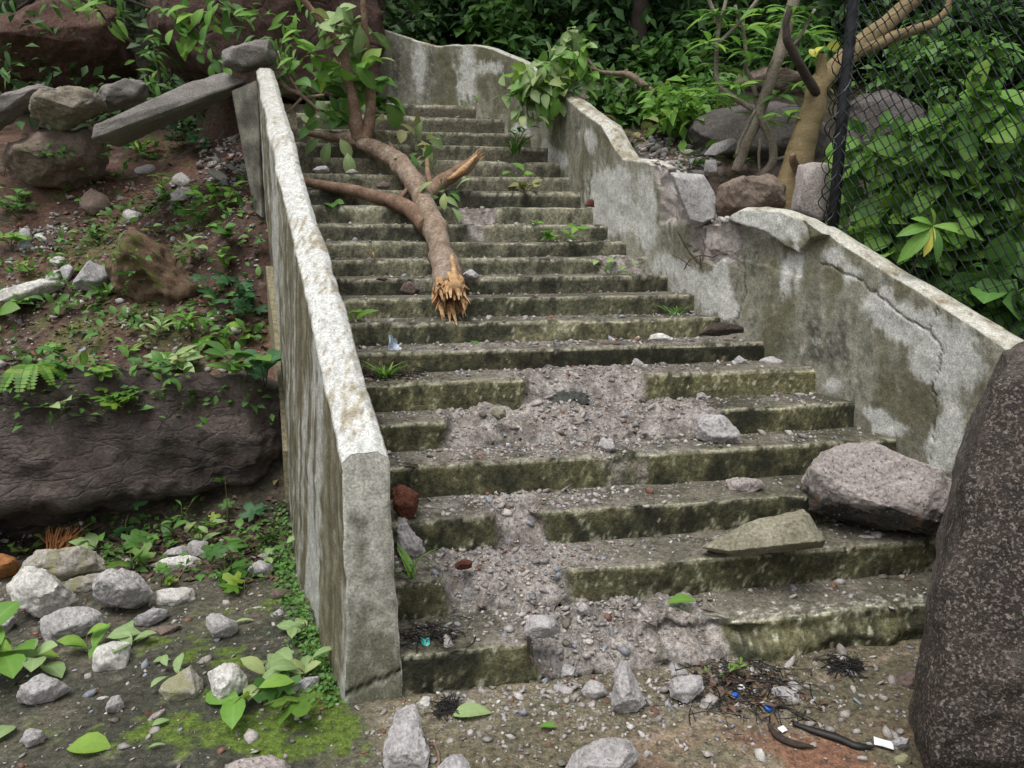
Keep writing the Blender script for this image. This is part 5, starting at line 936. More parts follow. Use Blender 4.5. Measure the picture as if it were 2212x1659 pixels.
for k in range(5):                                          # bunched end of the mesh round the post
    zz = np.arange(0, 2.5, 0.03); th = zz*(17+3*k)+k; P = f0+np.stack([0.040*np.cos(th)-0.014*k+0.03*zz/2.6-0.01, 0.042*np.sin(th)-0.02, zz], -1)+0.006*np.stack([fbm(np.stack([zz, zz*0+k, zz*0], -1), 9, 3)]*3, -1)
    V, F = tube_geo(P, np.full(len(P), 0.0036), 4); obj('wire', mesh('wire', V-f0, F, M['wire'], None, False), fence)

# ------------------------------------------------------------------ trees and shrubs on the right
def tree(name, label, cat, limbs, mat, group=None):
    b = limbs[0][0][0]; root = empty(name, b); tag(root, label, cat, group)
    for k, (P, R) in enumerate(limbs): tube('trunk' if k == 0 else 'limb', P, R, mat if not isinstance(mat, (list, tuple)) else mat[min(k, len(mat)-1)], root, b, 12 if k == 0 else 8, 8, 0.08, 0.012)
    return root, b
def pl(pts, Y):
    P, R = [], []
    for q in pts:
        yy = Y+(q[3] if len(q) > 3 else 0); P.append(aty(q[0], q[1], yy)); R.append(q[2]*yy/FP/2)
    return P, R
tr1, tb1 = tree('tree', 'olive-barked leaning tree with lopped limbs beside the fence post', 'tree', [pl([(1690, 470, 74), (1712, 395, 66), (1735, 310, 54), (1757, 230, 48), (1772, 180, 44), (1800, 150, 42, 0.1), (1850, 105, 40, 0.2), (1905, 60, 36, 0.3), (1965, 5, 32, 0.4), (2020, -50, 28, 0.5)], 5.75), pl([(1772, 200, 26), (1774, 160, 22), (1777, 118, 18)], 5.72), pl([(1762, 205, 20), (1735, 150, 18, -0.1), (1703, 95, 17, -0.15), (1698, 62, 14, -0.15), (1705, 20, 12, -.15)], 5.7), pl([(1838, 118, 26, 0.15), (1890, 100, 24, 0.2), (1940, 78, 22, 0.25), (2000, 55, 18, 0.3), (2040, 25, 14, .3), (2060, -20, 10, .3)], 5.75), pl([(1722, 365, 20, -.05), (1712, 345, 18, -.12), (1712, 330, 12, -.15)], 5.7)], ['barkolive', 'barkolive', 'barkdark', 'barkolive', 'barkred'])
spray(tr1, tb1, (1778, 105), 4, 5.7, 14, 24, 'round', 'teal_leaf', 301)
sh, shb = tree('slender_shrub', 'slender many-stemmed shrub with narrow whorled leaves by the broken wall', 'shrub', [pl([(1590, 372, 22), (1612, 310, 22), (1640, 245, 24), (1665, 170, 24), (1690, 95, 24), (1722, -20, 24)], 6.1), pl([(1640, 385, 18), (1672, 345, 18), (1662, 300, 16), (1650, 270, 16), (1642, 245, 14)], 6.05), pl([(1638, 248, 12), (1590, 212, 11), (1552, 180, 10), (1548, 120, 9), (1556, 50, 8), (1575, -20, 7)], 6.1), pl([(1640, 245, 12), (1628, 190, 10), (1612, 140, 8), (1608, 80, 8), (1590, 10, 6)], 6.15), pl([(1632, 240, 8), (1600, 300, 7), (1588, 340, 6)], 6.0), pl([(1554, 92, 8), (1600, 45, 8), (1650, -20, 8)], 6.1), pl([(1556, 60, 8), (1530, 0, 8), (1510, -30, 7)], 6.1), pl([(1680, 130, 8), (1720, 90, 7), (1760, 20, 6)], 6.1), pl([(1638, 300, 7), (1640, 340, 6), (1640, 372, 5)], 6.0), pl([(1672, 345, 8), (1720, 335, 6), (1745, 332, 4)], 6.05)], 'barkgrey')
def whorl(root, base, px, Y, n, sizepx, kind='lance', mat='leaf_bright', seed=0):
    r = np.random.default_rng(seed); c = aty(px[0], px[1], Y); ph = np.arange(n)*2*np.pi/n+r.uniform(0, 6); d = np.stack([np.cos(ph), np.sin(ph)*0.8-0.2, r.uniform(-0.35, 0.4, n)], -1)
    leaf_objs(root, np.repeat(c[None], n, 0)+r.normal(size=(n, 3))*0.012, d, A(0, -0.35, 1)+r.normal(size=(n, 3))*0.2, sizepx*Y/FP*r.uniform(0.7, 1.15, n), kind, mat, base)
for k, (x, y) in enumerate([(1590, 25), (1612, 62), (1530, 95), (1560, 110), (1575, 55), (1650, 25), (1735, 28), (1750, 70), (1752, 182), (1725, 190), (1572, 222), (1595, 192), (1680, 210), (1650, 262), (1690, 250), (1515, 40), (1545, 30), (1610, 105), (1625, 130), (1660, 60), (1700, 40), (1760, 120), (1565, 150), (1540, 205), (1740, 235)]):
    whorl(sh, shb, (x, y), 6.05+0.25*math.sin(k*2.1), 7, 58, 'lance', 'leaf_bright' if k % 3 else 'leaf', 400+k)
# drooping leafy sprig over the curved wall
dz = aty(1410, 200, 7.4); ds_ = empty('broken_sprig', dz); tag(ds_, 'broken leafy sprig drooping over the curved wall at the top', 'branch')
for P, R in (pl([(1410, 202, 16), (1385, 180, 15), (1358, 162, 14), (1320, 158, 9), (1290, 152, 8), (1268, 125, 7), (1262, 98, 6), (1256, 78, 5)], 7.4), pl([(1290, 152, 7), (1240, 135, 6), (1200, 150, 5), (1150, 190, 4)], 7.35), pl([(1356, 165, 10), (1352, 150, 8)], 7.4)): tube('twig', P, R, 'bark', ds_, dz, 7, 6, 0.05)
for k, (x, y, n) in enumerate([(1130, 180, 14), (1160, 165, 16), (1150, 210, 14), (1185, 190, 14), (1200, 155, 14), (1230, 130, 12), (1245, 160, 12), (1225, 180, 12), (1235, 90, 8), (1250, 110, 8), (1175, 225, 8), (1120, 205, 8), (1205, 120, 8)]):
    spray(ds_, dz, (x, y), int(n*1.7), 7.25, 34, 36, 'ovate', 'leaf_pale' if k % 3 else 'leaf_bright', 500+k, None, 0.5)
# leafy bushes behind the fence: the largest leaves single, the rest massed
FN = np.array([-fd[1], fd[0]])
FN = FN if FN[1] > 0 else -FN
def bush(name, label, cat, cpx, Y, rxp, ryp, n_obj, n_mass, sizepx, kind, mat, mat2, seed, depth=0.5):
    r = np.random.default_rng(seed); c = aty(cpx[0], cpx[1], Y); rx, rz = rxp*Y/FP, ryp*Y/FP; g = A(c[0], c[1]+0.1, float(surf(c[0], c[1]+0.1))); root = empty(name, g); tag(root, label, cat)
    for k in range(6):
        tip = c+A(r.uniform(-.8, .8)*rx, r.uniform(-.4, .4)*depth, r.uniform(0.1, .9)*rz); tube('stem', [g+r.normal(size=3)*A(.06, .06, 0), (g+tip)/2+r.normal(size=3)*.05, tip], [0.012, 0.008, 0.004], 'stem', root, g, 5, 5)
    def pts(n, shell):
        d = r.normal(size=(n, 3)); d /= np.linalg.norm(d, axis=1)[:, None]; d[:, 1] = np.where(r.uniform(size=n) < 0.7, -np.abs(d[:, 1]), d[:, 1]); rad = r.uniform(shell, 1.0, n)**0.6
        p = c+d*rad[:, None]*A(rx, depth, rz); p = p+0.25*rx*np.stack([fbm(p+k*7, 2.5, 2) for k in range(3)], -1); p[:, 2] = np.maximum(p[:, 2], surf(p[:, 0], p[:, 1])+0.03); dv = (p-f0)[:, :2] @ FN; p[:, :2] += np.maximum(0, 0.12-dv)[:, None]*FN
        dd = d*A(1, 0.8, 0.5)+r.normal(size=(n, 3))*0.85-A(0, 0.25, 0.3); nn = A(0, -0.45, 0.9)+d*0.4+r.normal(size=(n, 3))*0.85; return p, dd, nn
    p, dd, nn = pts(n_obj, 0.75); leaf_objs(root, p, dd, nn, sizepx*Y/FP*r.uniform(0.45, 1.3, n_obj), kind, mat, g)
    if n_mass:
        p, dd, nn = pts(n_mass, 0.1); o = leaf_cloud('foliage', p, dd, nn, sizepx*Y/FP*r.uniform(0.6, 1.1, n_mass), kind, mat2, g, root); o['kind'] = 'stuff'
    return root
bush('broadleaf_bush', 'bright broad-leaved bush crowding the fence at the right edge', 'bush', (2110, 440), 4.7, 200, 190, 240, 600, 62, 'round', 'leaf_lime', 'leaf', 7, 0.45)
bush('broadleaf_bush', 'lower green bush behind the fence just above the wall top', 'bush', (1990, 560), 4.75, 170, 110, 150, 350, 58, 'round', 'leaf_bright', 'leaf', 8, 0.35)
bush('broadleaf_bush', 'yellow-green leafy bush behind the fence beside the post', 'bush', (1900, 380), 5.3, 100, 120, 110, 200, 52, 'ovate', 'leaf_lime', 'leaf', 9, 0.35)
bush('broadleaf_bush', 'light green leafy top behind the fence at the far right edge', 'bush', (2185, 300), 5.2, 100, 70, 70, 120, 56, 'round', 'leaf_lime', 'leaf', 12, 0.3)
bush('broadleaf_bush', 'bush behind the lowest stretch of fence at the right edge', 'bush', (2190, 640), 4.2, 130, 90, 70, 150, 74, 'round', 'leaf', 'leaf', 10, 0.3)
# star of long leaves poking through the fence
FN3 = A(FN[0], FN[1], 0); sc0 = atpl(2015, 488, f0-FN3*0.07, FN3); sp_ = empty('leaf_rosette', sc0); tag(sp_, 'rosette of long leaves with one yellow leaf poking out before the fence', 'plant')
for x1, y1, sz, mt in [(1960, 545, 95, 'leaf_bright'), (1945, 500, 75, 'leaf_bright'), (2100, 500, 95, 'leaf_bright'), (2030, 545, 70, 'leaf'), (2005, 540, 62, 'teal_leaf'), (1965, 458, 50, 'leaf_bright'), (2020, 450, 40, 'leaf_bright')]:
    p1 = aty(x1, y1, sc0[1]-0.06); leaf_objs(sp_, sc0[None], (p1-sc0)[None], A([0.1, -0.8, 0.6]), A([sz*1.1*sc0[1]/FP]), 'long', mt, sc0)
tube('stem', [sc0+A(0.03, 0.25, -0.3), sc0+A(0.02, 0.12, -0.1), sc0], [0.008, 0.006, 0.005], 'stem', sp_, sc0, 5, 5)

# ------------------------------------------------------------------ wood behind
def thicket(name, label, cpx, Y, rxp, ryp, n, sizepx, kind, mat, seed, depth=0.8, group=None):
    r = np.random.default_rng(seed); c = aty(cpx[0], cpx[1], Y); rx, rz = rxp*Y/FP, ryp*Y/FP; g = A(c[0], c[1], float(terrain(c[0], c[1]))); root = empty(name, g); tag(root, label, 'bush', group)
    ncl = max(8, n//28); d = r.normal(size=(ncl, 3)); d /= np.linalg.norm(d, axis=1)[:, None]; cl = c+d*r.uniform(0.3, 1, (ncl, 1))**0.5*A(rx, depth, rz)
    for k in range(min(ncl, 9)): tube('stem', [g, (g+cl[k])/2+r.normal(size=3)*.08, cl[k]], [0.016, 0.011, 0.005], 'barkdark', root, g, 5, 4)
    w = r.integers(0, ncl, n); p = cl[w]+r.normal(size=(n, 3))*A(0.5, 0.5, 0.4)*0.17*Y/7; dd = r.normal(size=(n, 3))*A(1, 1, 0.6)-A(0, 0.3, 0.25); nn = A(0, -0.4, 1)+r.normal(size=(n, 3))*0.45
    leaf_cloud('foliage', p, dd, nn, sizepx*Y/FP*r.uniform(0.6, 1.25, n), kind, mat, g, root); return root
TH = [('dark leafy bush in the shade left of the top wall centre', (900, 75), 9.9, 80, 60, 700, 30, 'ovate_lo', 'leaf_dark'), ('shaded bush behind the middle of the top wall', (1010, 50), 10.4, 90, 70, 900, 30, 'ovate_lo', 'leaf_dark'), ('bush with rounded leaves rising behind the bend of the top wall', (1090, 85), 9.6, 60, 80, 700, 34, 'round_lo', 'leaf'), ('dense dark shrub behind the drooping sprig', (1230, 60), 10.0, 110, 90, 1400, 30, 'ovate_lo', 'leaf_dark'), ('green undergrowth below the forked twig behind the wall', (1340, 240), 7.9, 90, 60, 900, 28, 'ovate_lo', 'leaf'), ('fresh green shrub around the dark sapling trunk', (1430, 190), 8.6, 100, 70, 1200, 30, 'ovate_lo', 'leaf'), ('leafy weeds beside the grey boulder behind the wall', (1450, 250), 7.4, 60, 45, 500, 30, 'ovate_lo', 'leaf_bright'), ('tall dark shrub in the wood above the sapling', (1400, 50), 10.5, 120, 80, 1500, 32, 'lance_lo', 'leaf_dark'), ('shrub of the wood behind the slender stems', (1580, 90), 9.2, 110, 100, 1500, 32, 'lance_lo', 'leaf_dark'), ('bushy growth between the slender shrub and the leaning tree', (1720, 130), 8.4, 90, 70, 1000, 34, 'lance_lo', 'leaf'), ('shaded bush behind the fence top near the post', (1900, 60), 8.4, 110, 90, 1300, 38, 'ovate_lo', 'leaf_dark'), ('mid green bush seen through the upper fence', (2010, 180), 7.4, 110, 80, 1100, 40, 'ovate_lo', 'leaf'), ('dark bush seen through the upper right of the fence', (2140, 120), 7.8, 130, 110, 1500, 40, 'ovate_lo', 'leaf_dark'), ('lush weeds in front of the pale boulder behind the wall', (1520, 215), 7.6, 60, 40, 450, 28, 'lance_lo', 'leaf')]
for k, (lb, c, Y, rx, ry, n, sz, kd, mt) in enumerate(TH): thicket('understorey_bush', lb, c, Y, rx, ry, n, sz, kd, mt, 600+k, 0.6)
# ground cover of the wooded slope, one mass
r = np.random.default_rng(77); n = 42000; px_ = r.uniform(-14, 16, n); py_ = r.uniform(8.2, 16, n); u2, v2 = UV(px_, py_)
keep = (v2 > 9.0) | ((u2-np.interp(v2, vR[:22], uR[:22]) > 0.35) & (v2 > 5.9)); px_, py_ = px_[keep], py_[keep]; pz_ = terrain(px_, py_); nn_ = fbm(np.stack([px_, py_, pz_], -1), 1.1, 3)
P = np.stack([px_, py_, pz_+np.abs(r.normal(size=len(px_)))*0.45*(1+nn_)], -1); dd = r.normal(size=P.shape)*A(1, 1, .6)-A(0, .5, .1); nrm = A(0, -.5, 1)+r.normal(size=P.shape)*.4
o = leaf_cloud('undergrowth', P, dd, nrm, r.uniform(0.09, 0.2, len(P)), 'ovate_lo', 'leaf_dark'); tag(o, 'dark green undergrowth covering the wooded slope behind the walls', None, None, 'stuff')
# trees of the wood: trunks in view, crowns mostly above the picture, shading the slope
def wood_tree(label, px, Y, wpx, Ht, cr, seed, n=4200):
    r = np.random.default_rng(seed); b = aty(px[0], px[1], Y); b[2] = float(terrain(b[0], b[1]))-0.1; root = empty('tree', b); tag(root, label, 'tree', 'trees of the wood behind the stairs'); R0 = wpx*Y/FP/2
    top = b+A(r.uniform(-.5, .5), r.uniform(-.5, .5), Ht); tube('trunk', [b, b*0.6+top*0.4+r.normal(size=3)*.08, top], [R0, R0*.8, R0*.4], 'barkdark', root, b, 10, 8, 0.1, 0.02)
    tips = []
    for k in range(7):
        st = b+(top-b)*r.uniform(0.45, 0.95); az = r.uniform(0, 6.28); tip = st+A(math.cos(az)*cr*.8, math.sin(az)*cr*.8, r.uniform(0.2, 1.2)); tips.append(tip); tube('limb', [st, (st+tip)/2+A(0, 0, .15), tip], [R0*.4, R0*.25, R0*.1], 'barkdark', root, b, 6, 5)
    w = r.integers(0, 7, n); d = r.normal(size=(n, 3))*A(.42, .42, .28)*cr; p = np.array(tips)[w]+d; dd = r.normal(size=(n, 3))-A(0, 0, .3)
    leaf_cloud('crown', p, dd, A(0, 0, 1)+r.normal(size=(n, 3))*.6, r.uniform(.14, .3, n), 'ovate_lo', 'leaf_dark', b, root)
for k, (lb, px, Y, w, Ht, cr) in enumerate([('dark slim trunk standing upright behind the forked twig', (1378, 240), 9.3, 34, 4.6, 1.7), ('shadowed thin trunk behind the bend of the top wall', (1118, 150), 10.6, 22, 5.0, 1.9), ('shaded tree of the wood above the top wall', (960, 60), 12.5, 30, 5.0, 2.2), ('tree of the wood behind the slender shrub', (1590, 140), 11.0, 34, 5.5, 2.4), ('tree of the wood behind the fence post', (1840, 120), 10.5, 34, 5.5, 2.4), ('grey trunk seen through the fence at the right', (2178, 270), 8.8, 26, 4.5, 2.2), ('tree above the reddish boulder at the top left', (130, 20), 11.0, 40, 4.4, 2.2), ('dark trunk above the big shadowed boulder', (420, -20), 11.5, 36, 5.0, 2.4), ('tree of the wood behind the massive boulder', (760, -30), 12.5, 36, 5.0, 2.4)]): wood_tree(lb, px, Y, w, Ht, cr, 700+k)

# ------------------------------------------------------------------ gravel and crumbled concrete
from mathutils.bvhtree import BVHTree
bv, bf, o = [], [], 0
for v_, f_ in STEPG: bv.append(v_); bf.append(f_+o); o += len(v_)
bvh = BVHTree.FromPolygons(np.vstack(bv).tolist(), np.vstack(bf).tolist())
def drop(x, y):
    h = bvh.ray_cast(Vector((x, y, 3.0)), Vector((0, 0, -1)))
    return h[0].z if h[0] is not None else None
ICO = None
def ico():
    bm = bmesh.new(); bmesh.ops.create_icosphere(bm, subdivisions=1, radius=1.0); V = np.array([v.co[:] for v in bm.verts]); F = np.array([[v.index for v in f.verts] for f in bm.faces]); bm.free(); return V, F
ICO = ico()
PAL = np.array([(0.34, 0.31, 0.29), (0.40, 0.37, 0.35), (0.27, 0.24, 0.22), (0.24, 0.25, 0.28), (0.30, 0.27, 0.25), (0.46, 0.44, 0.41), (0.2, 0.1, 0.07), (0.16, 0.145, 0.12)])
def gravel(name, label, pos, size, seed, w=None, flat=0.6):
    r = np.random.default_rng(seed); n = len(pos); V0, F0 = ICO
    sc = r.uniform(0.55, 1.15, (n, 1, 3))*A(1, 1, flat); V = V0[None]*sc*(1+0.28*r.normal(size=(n, len(V0), 1))); th = r.uniform(0, 6.28, n); c, s_ = np.cos(th), np.sin(th)
    R = np.zeros((n, 3, 3)); R[:, 0, 0] = c; R[:, 0, 1] = -s_; R[:, 1, 0] = s_; R[:, 1, 1] = c; R[:, 2, 2] = 1
    tl = r.normal(size=(n, 2))*0.3; V = np.einsum('nij,nvj->nvi', R, V); V[..., 2] += V[..., 0]*tl[:, :1]+V[..., 1]*tl[:, 1:]
    V = V*size[:, None, None]+pos[:, None, :]; V[..., 2] += (size*flat*0.35)[:, None]
    F = (F0[None]+(np.arange(n)*len(V0))[:, None, None]).reshape(-1, 3); w = A(3, 3, 2, 1.6, 2, 1, 0.7, 1.2) if w is None else A(*w)
    col = PAL[r.choice(len(PAL), n, p=w/w.sum())]*r.uniform(0.75, 1.2, (n, 1)); col = np.repeat(col, len(V0), 0)
    ob = obj(name, mesh(name, V.reshape(-1, 3), F, M['gravel'], col, False)); tag(ob, label, None, None, 'stuff'); return ob
r = np.random.default_rng(21); gp, gs = [], []
def lsize(n, m, sg=0.5): return np.exp(r.normal(size=n)*sg)*m
for i in range(1, 21):
    N = {1: 900, 2: 800, 3: 700, 4: 1000, 5: 800, 6: 600, 7: 480, 8: 300}.get(i, 130 if i < 14 else 50)
    ulo = (LP1+LDIR*(D[i-1]-2.68)) @ Rv+0.05; uhi = np.interp(D[i-1], vR[:22], uR[:22])-0.03
    focus = {1: (1100, 1450), 2: (930, 1350), 3: (930, 1400), 4: (950, 1500), 5: (960, 1580), 6: (1050, 1500), 7: (900, 1650)}.get(i)
    for k in range(N):
        if focus and r.uniform() < 0.6: u = r.normal((u_at(i, focus[0])+u_at(i, focus[1]))/2, abs(u_at(i, focus[1])-u_at(i, focus[0]))*0.33) if k == 0 or True else 0
        else: u = r.uniform(ulo, uhi)
        u = min(max(u, ulo), uhi); tv = r.uniform(0.0, 1.0)**0.7; v = D[i-1]+0.012+(D[i]-D[i-1]-0.02)*tv; p = W(u, v)
        z = drop(p[0], p[1]) if i <= 8 else None; gp.append((p[0], p[1], HY[i-1] if z is None else z)); gs.append(0)
gp = np.array(gp); gs = lsize(len(gp), 0.0062, 0.6); gs = np.clip(gs, 0.002, 0.03)
gravel('gravel', 'loose gravel and crumbled concrete strewn over the steps', gp, gs, 31)
P, Z = [], []
for k in range(2600):                                       # floor before the stairs
    if r.uniform() < 0.6: X, Yy = r.normal(0.35, 0.55), 2.85-abs(r.normal(0, 0.28))
    else: X, Yy = r.uniform(-0.5, 1.8), r.uniform(2.0, 3.0)
    u, v = UV(X, Yy)
    if v > D[0]-0.02: continue
    P.append((X, Yy, 0.0))
P = np.array(P); P[:, 2] = terrain(P[:, 0], P[:, 1]); gravel('gravel', 'crumbled concrete scattered on the floor at the stair foot', P, np.clip(lsize(len(P), 0.0058, 0.65), 0.002, 0.03), 32)
X = r.uniform(-3.2, -0.45, 2600); Yy = r.uniform(1.9, 4.3, 2600); k = (-((X-LP0[0])*LNRM[0]+(Yy-LP0[1])*LNRM[1]) > 0.05) | (Yy < 2.5); X, Yy = X[k], Yy[k]
gravel('gravel', 'pebbles and red clods scattered over the mossy concrete at left', np.stack([X, Yy, terrain(X, Yy)], -1), np.clip(lsize(len(X), 0.0055, 0.6), 0.002, 0.025), 33, (2, 2, 2, 1, 2, 1.5, 2, 2))
X = r.uniform(-4.2, -1.3, 3200); Yy = r.uniform(5.0, 7.6, 3200); k = (-((X-LP0[0])*LNRM[0]+(Yy-LP0[1])*LNRM[1]) > 0.08); X, Yy = X[k], Yy[k]
gravel('gravel', 'small stones and clods on the reddish soil bank', np.stack([X, Yy, terrain(X, Yy)], -1), np.clip(lsize(len(X), 0.011, 0.6), 0.003, 0.045), 34, (2, 2, 2, 1.5, 2, 1, 4, 3))
def heap(px0, px1, py0, py1, n, m, label, seed, lift=0.0):
    P = []
    for _ in range(n): q = hit(r.uniform(px0, px1), r.uniform(py0, py1)); P.append(q+A(0, 0, lift*r.uniform(0, 1)))
    gravel('rubble', label, np.array(P), np.clip(lsize(n, m, 0.55), 0.004, 0.07), seed)
heap(1330, 1550, 290, 380, 420, 0.022, 'heap of grey rubble spilling behind the break in the right wall', 35)
heap(430, 560, 300, 400, 300, 0.020, 'crumbled grey rubble below the pier of the left parapet', 36)
heap(20, 150, 490, 540, 90, 0.02, 'cluster of grey rubble chips on the upper left bank', 37)
P = []
for q in range(90):
    s_ = r.uniform(on_rw(1585, 480)[0], on_rw(1400, 480)[0]); xy = rw_xy(np.array(s_))+rw_nrm(np.array(s_))*r.uniform(0.0, 0.16); P.append((xy[0], xy[1], float(np.interp(s_, RT_S, RT_Z))+0.015))
gravel('rubble', 'broken bits of concrete lying along the broken wall edge', np.array(P), np.clip(lsize(90, 0.016, 0.5), 0.005, 0.04), 38)

# ------------------------------------------------------------------ plants of the left bank and foreground
WEEDS = [('dark lobed vine patch under the tilted parapet slab', (395, 322), 0.28, 15, 'lobed', 'leaf_blue', 0.17, 1.1, 5), ('lobed vine leaves right of the dark patch under the slab', (440, 340), 0.26, 9, 'lobed', 'leaf_blue', 0.16, 1.0, 3), ('bright narrow-leaved seedling under the tilted slab', (300, 342), 0.22, 12, 'lance', 'leaf_bright', 0.16, 0.9, 3),
 ('leafy seedlings between white shards near the parapet', (355, 425), 0.22, 12, 'lance', 'leaf_bright', 0.15, 0.9, 3), ('broad-leaved seedling beside the parapet, upper bank', (478, 470), 0.30, 9, 'ovate', 'leaf_bright', 0.2, 0.8, 3), ('dusty green vine patch left of the broad-leaved seedling', (425, 500), 0.24, 12, 'lobed', 'leaf', 0.16, 1.0, 4), ('heart-leaved vine below the broad-leaved seedling', (500, 530), 0.24, 12, 'round', 'leaf', 0.15, 1.0, 4),
 ('dark bluish vine cluster hanging beside the parapet, mid bank', (505, 655), 0.25, 14, 'lobed', 'leaf_blue', 0.19, 1.0, 5), ('lower dark vine leaves at the parapet footing', (548, 700), 0.2, 8, 'lobed', 'leaf_blue', 0.18, 0.9, 3), ('yellow-green seedling above the dark vine cluster', (485, 600), 0.26, 9, 'ovate', 'leaf_bright', 0.14, 0.5, 2), ('pale seedling on the mossy boulder top', (430, 575), 0.22, 5, 'ovate', 'leaf_pale', 0.18, 0.6, 2),
 ('dense leafy weed at the left edge of the upper bank', (45, 475), 0.28, 20, 'ovate', 'leaf', 0.16, 1.1, 5), ('bright weed at the left edge below the upper bank stones', (25, 540), 0.2, 9, 'ovate', 'leaf_bright', 0.16, 0.9, 3), ('weed on the soil left of the pale curved fragment', (75, 600), 0.2, 8, 'ovate', 'leaf_bright', 0.12, 0.8, 3), ('yellow-green weed below the angular bluish stone', (160, 640), 0.22, 8, 'lobed', 'leaf_bright', 0.14, 0.9, 3), ('leafy weed to the right of the angular bluish stone', (290, 628), 0.24, 16, 'ovate', 'leaf', 0.13, 1.0, 4),
 ('large dark leaf at the left edge of the middle bank', (12, 690), 0.2, 5, 'round', 'leaf', 0.24, 0.8, 2), ('small leaves beside the large dark leaf', (50, 665), 0.12, 7, 'round', 'leaf_bright', 0.1, 0.9, 3), ('star-shaped seedling under the mossy boulder', (415, 720), 0.2, 9, 'lance', 'leaf_bright', 0.15, 0.8, 2), ('pale broken leafy twig under the mossy boulder', (335, 745), 0.2, 10, 'lance', 'leaf_pale', 0.15, 1.0, 3), ('seedling with arrow leaves on the lower soil bank', (275, 775), 0.18, 8, 'lance', 'leaf_bright', 0.14, 0.9, 2),
 ('fallen broad leaves in a heap on the lower bank', (400, 800), 0.1, 9, 'ovate', 'leaf_pale', 0.2, 1.5, 4), ('large green leaves of a sapling at the lower right of the bank', (520, 830), 0.24, 10, 'obov', 'leaf', 0.2, 0.8, 2), ('dark round leaves at the parapet above the wet boulder', (572, 835), 0.22, 8, 'round', 'leaf_blue', 0.2, 0.8, 3), ('pale yellowish seedling below the dark vine cluster', (525, 745), 0.14, 5, 'round', 'leaf_bright', 0.16, 0.9, 2), ('creeping round leaves on the dark soil, left of centre', (110, 760), 0.06, 12, 'round', 'leaf_bright', 0.08, 2.2, 6), ('second patch of creeping round leaves lower on the soil', (145, 800), 0.06, 12, 'round', 'leaf', 0.08, 2.4, 6), ('creeping leaves below the arrow-leaved seedling', (215, 815), 0.06, 9, 'round', 'leaf_bright', 0.09, 2.0, 5), ('wilting leaves spilling over the wet boulder', (265, 880), 0.1, 10, 'lobed', 'leaf_bright', 0.13, 1.2, 4), ('yellowing leaves on top of the wet boulder, left', (115, 885), 0.04, 5, 'ovate', 'leaf_pale', 0.14, 2.4, 3), ('mossy leaf litter on the upper bank soil', (330, 505), 0.07, 9, 'lance', 'leaf_olive', 0.12, 1.8, 5), ('weeds around the upper bank pebbles', (215, 520), 0.12, 9, 'ovate', 'leaf', 0.11, 1.2, 4), ('bright seedlings at the foot of the low buff boulder', (140, 420), 0.08, 7, 'ovate', 'leaf_bright', 0.1, 1.5, 3), ('weeds at the left edge beside the low buff boulder', (8, 380), 0.25, 12, 'lance', 'leaf', 0.14, 0.8, 3)]
for lb, px, h, n, kd, mt, sz, spd, st in WEEDS: weed(lb, px, h*0.85, int(n*1.25)+1, kd, mt, sz*0.85, spd, stems=st)
for lb, px, n, L in [('fern hanging over the wet boulder at the left edge', (70, 800), 9, 0.30), ('fern under the overhang of the mossy boulder', (385, 700), 5, 0.24), ('small fern right of the star-shaped seedling', (470, 735), 5, 0.22), ('little fern on the soil above the wet boulder', (230, 805), 4, 0.14), ('young fern below the mossy boulder', (360, 770), 4, 0.2)]: fern(lb, px, n, L, hash_str(lb) % 1000)
grass('tuft of long blue-green grass hanging below the bluish stone', (232, 640), 0.32, 14, None, 'leaf', 3, 1.1)
grass('thin grass tuft under the tilted slab', (305, 330), 0.26, 16, None, 'leaf_bright', 4)
grass('grass tuft growing from debris at the left end of the seventh step', (835, 800), 0.17, 26, W(u_at(6, 835), D[5]+0.14, HY[5]), 'leaf_bright', 5)
grass('grass blades beside the leaning stone at the parapet', (880, 1265), 0.16, 12, W(u_at(2, 885), D[1]+0.06, HY[1]), 'leaf_bright', 6)
grass('grass sprouting in the right wall corner of the ninth step', (1480, 676), 0.16, 16, W(u_at(8, 1480), D[7]+0.15, HY[7]), 'leaf', 8, 1.2)
grass('tufts on the upper landing by the curved wall', (1110, 340), 0.3, 18, atstair(1110, 335, 0.0), 'leaf', 9)
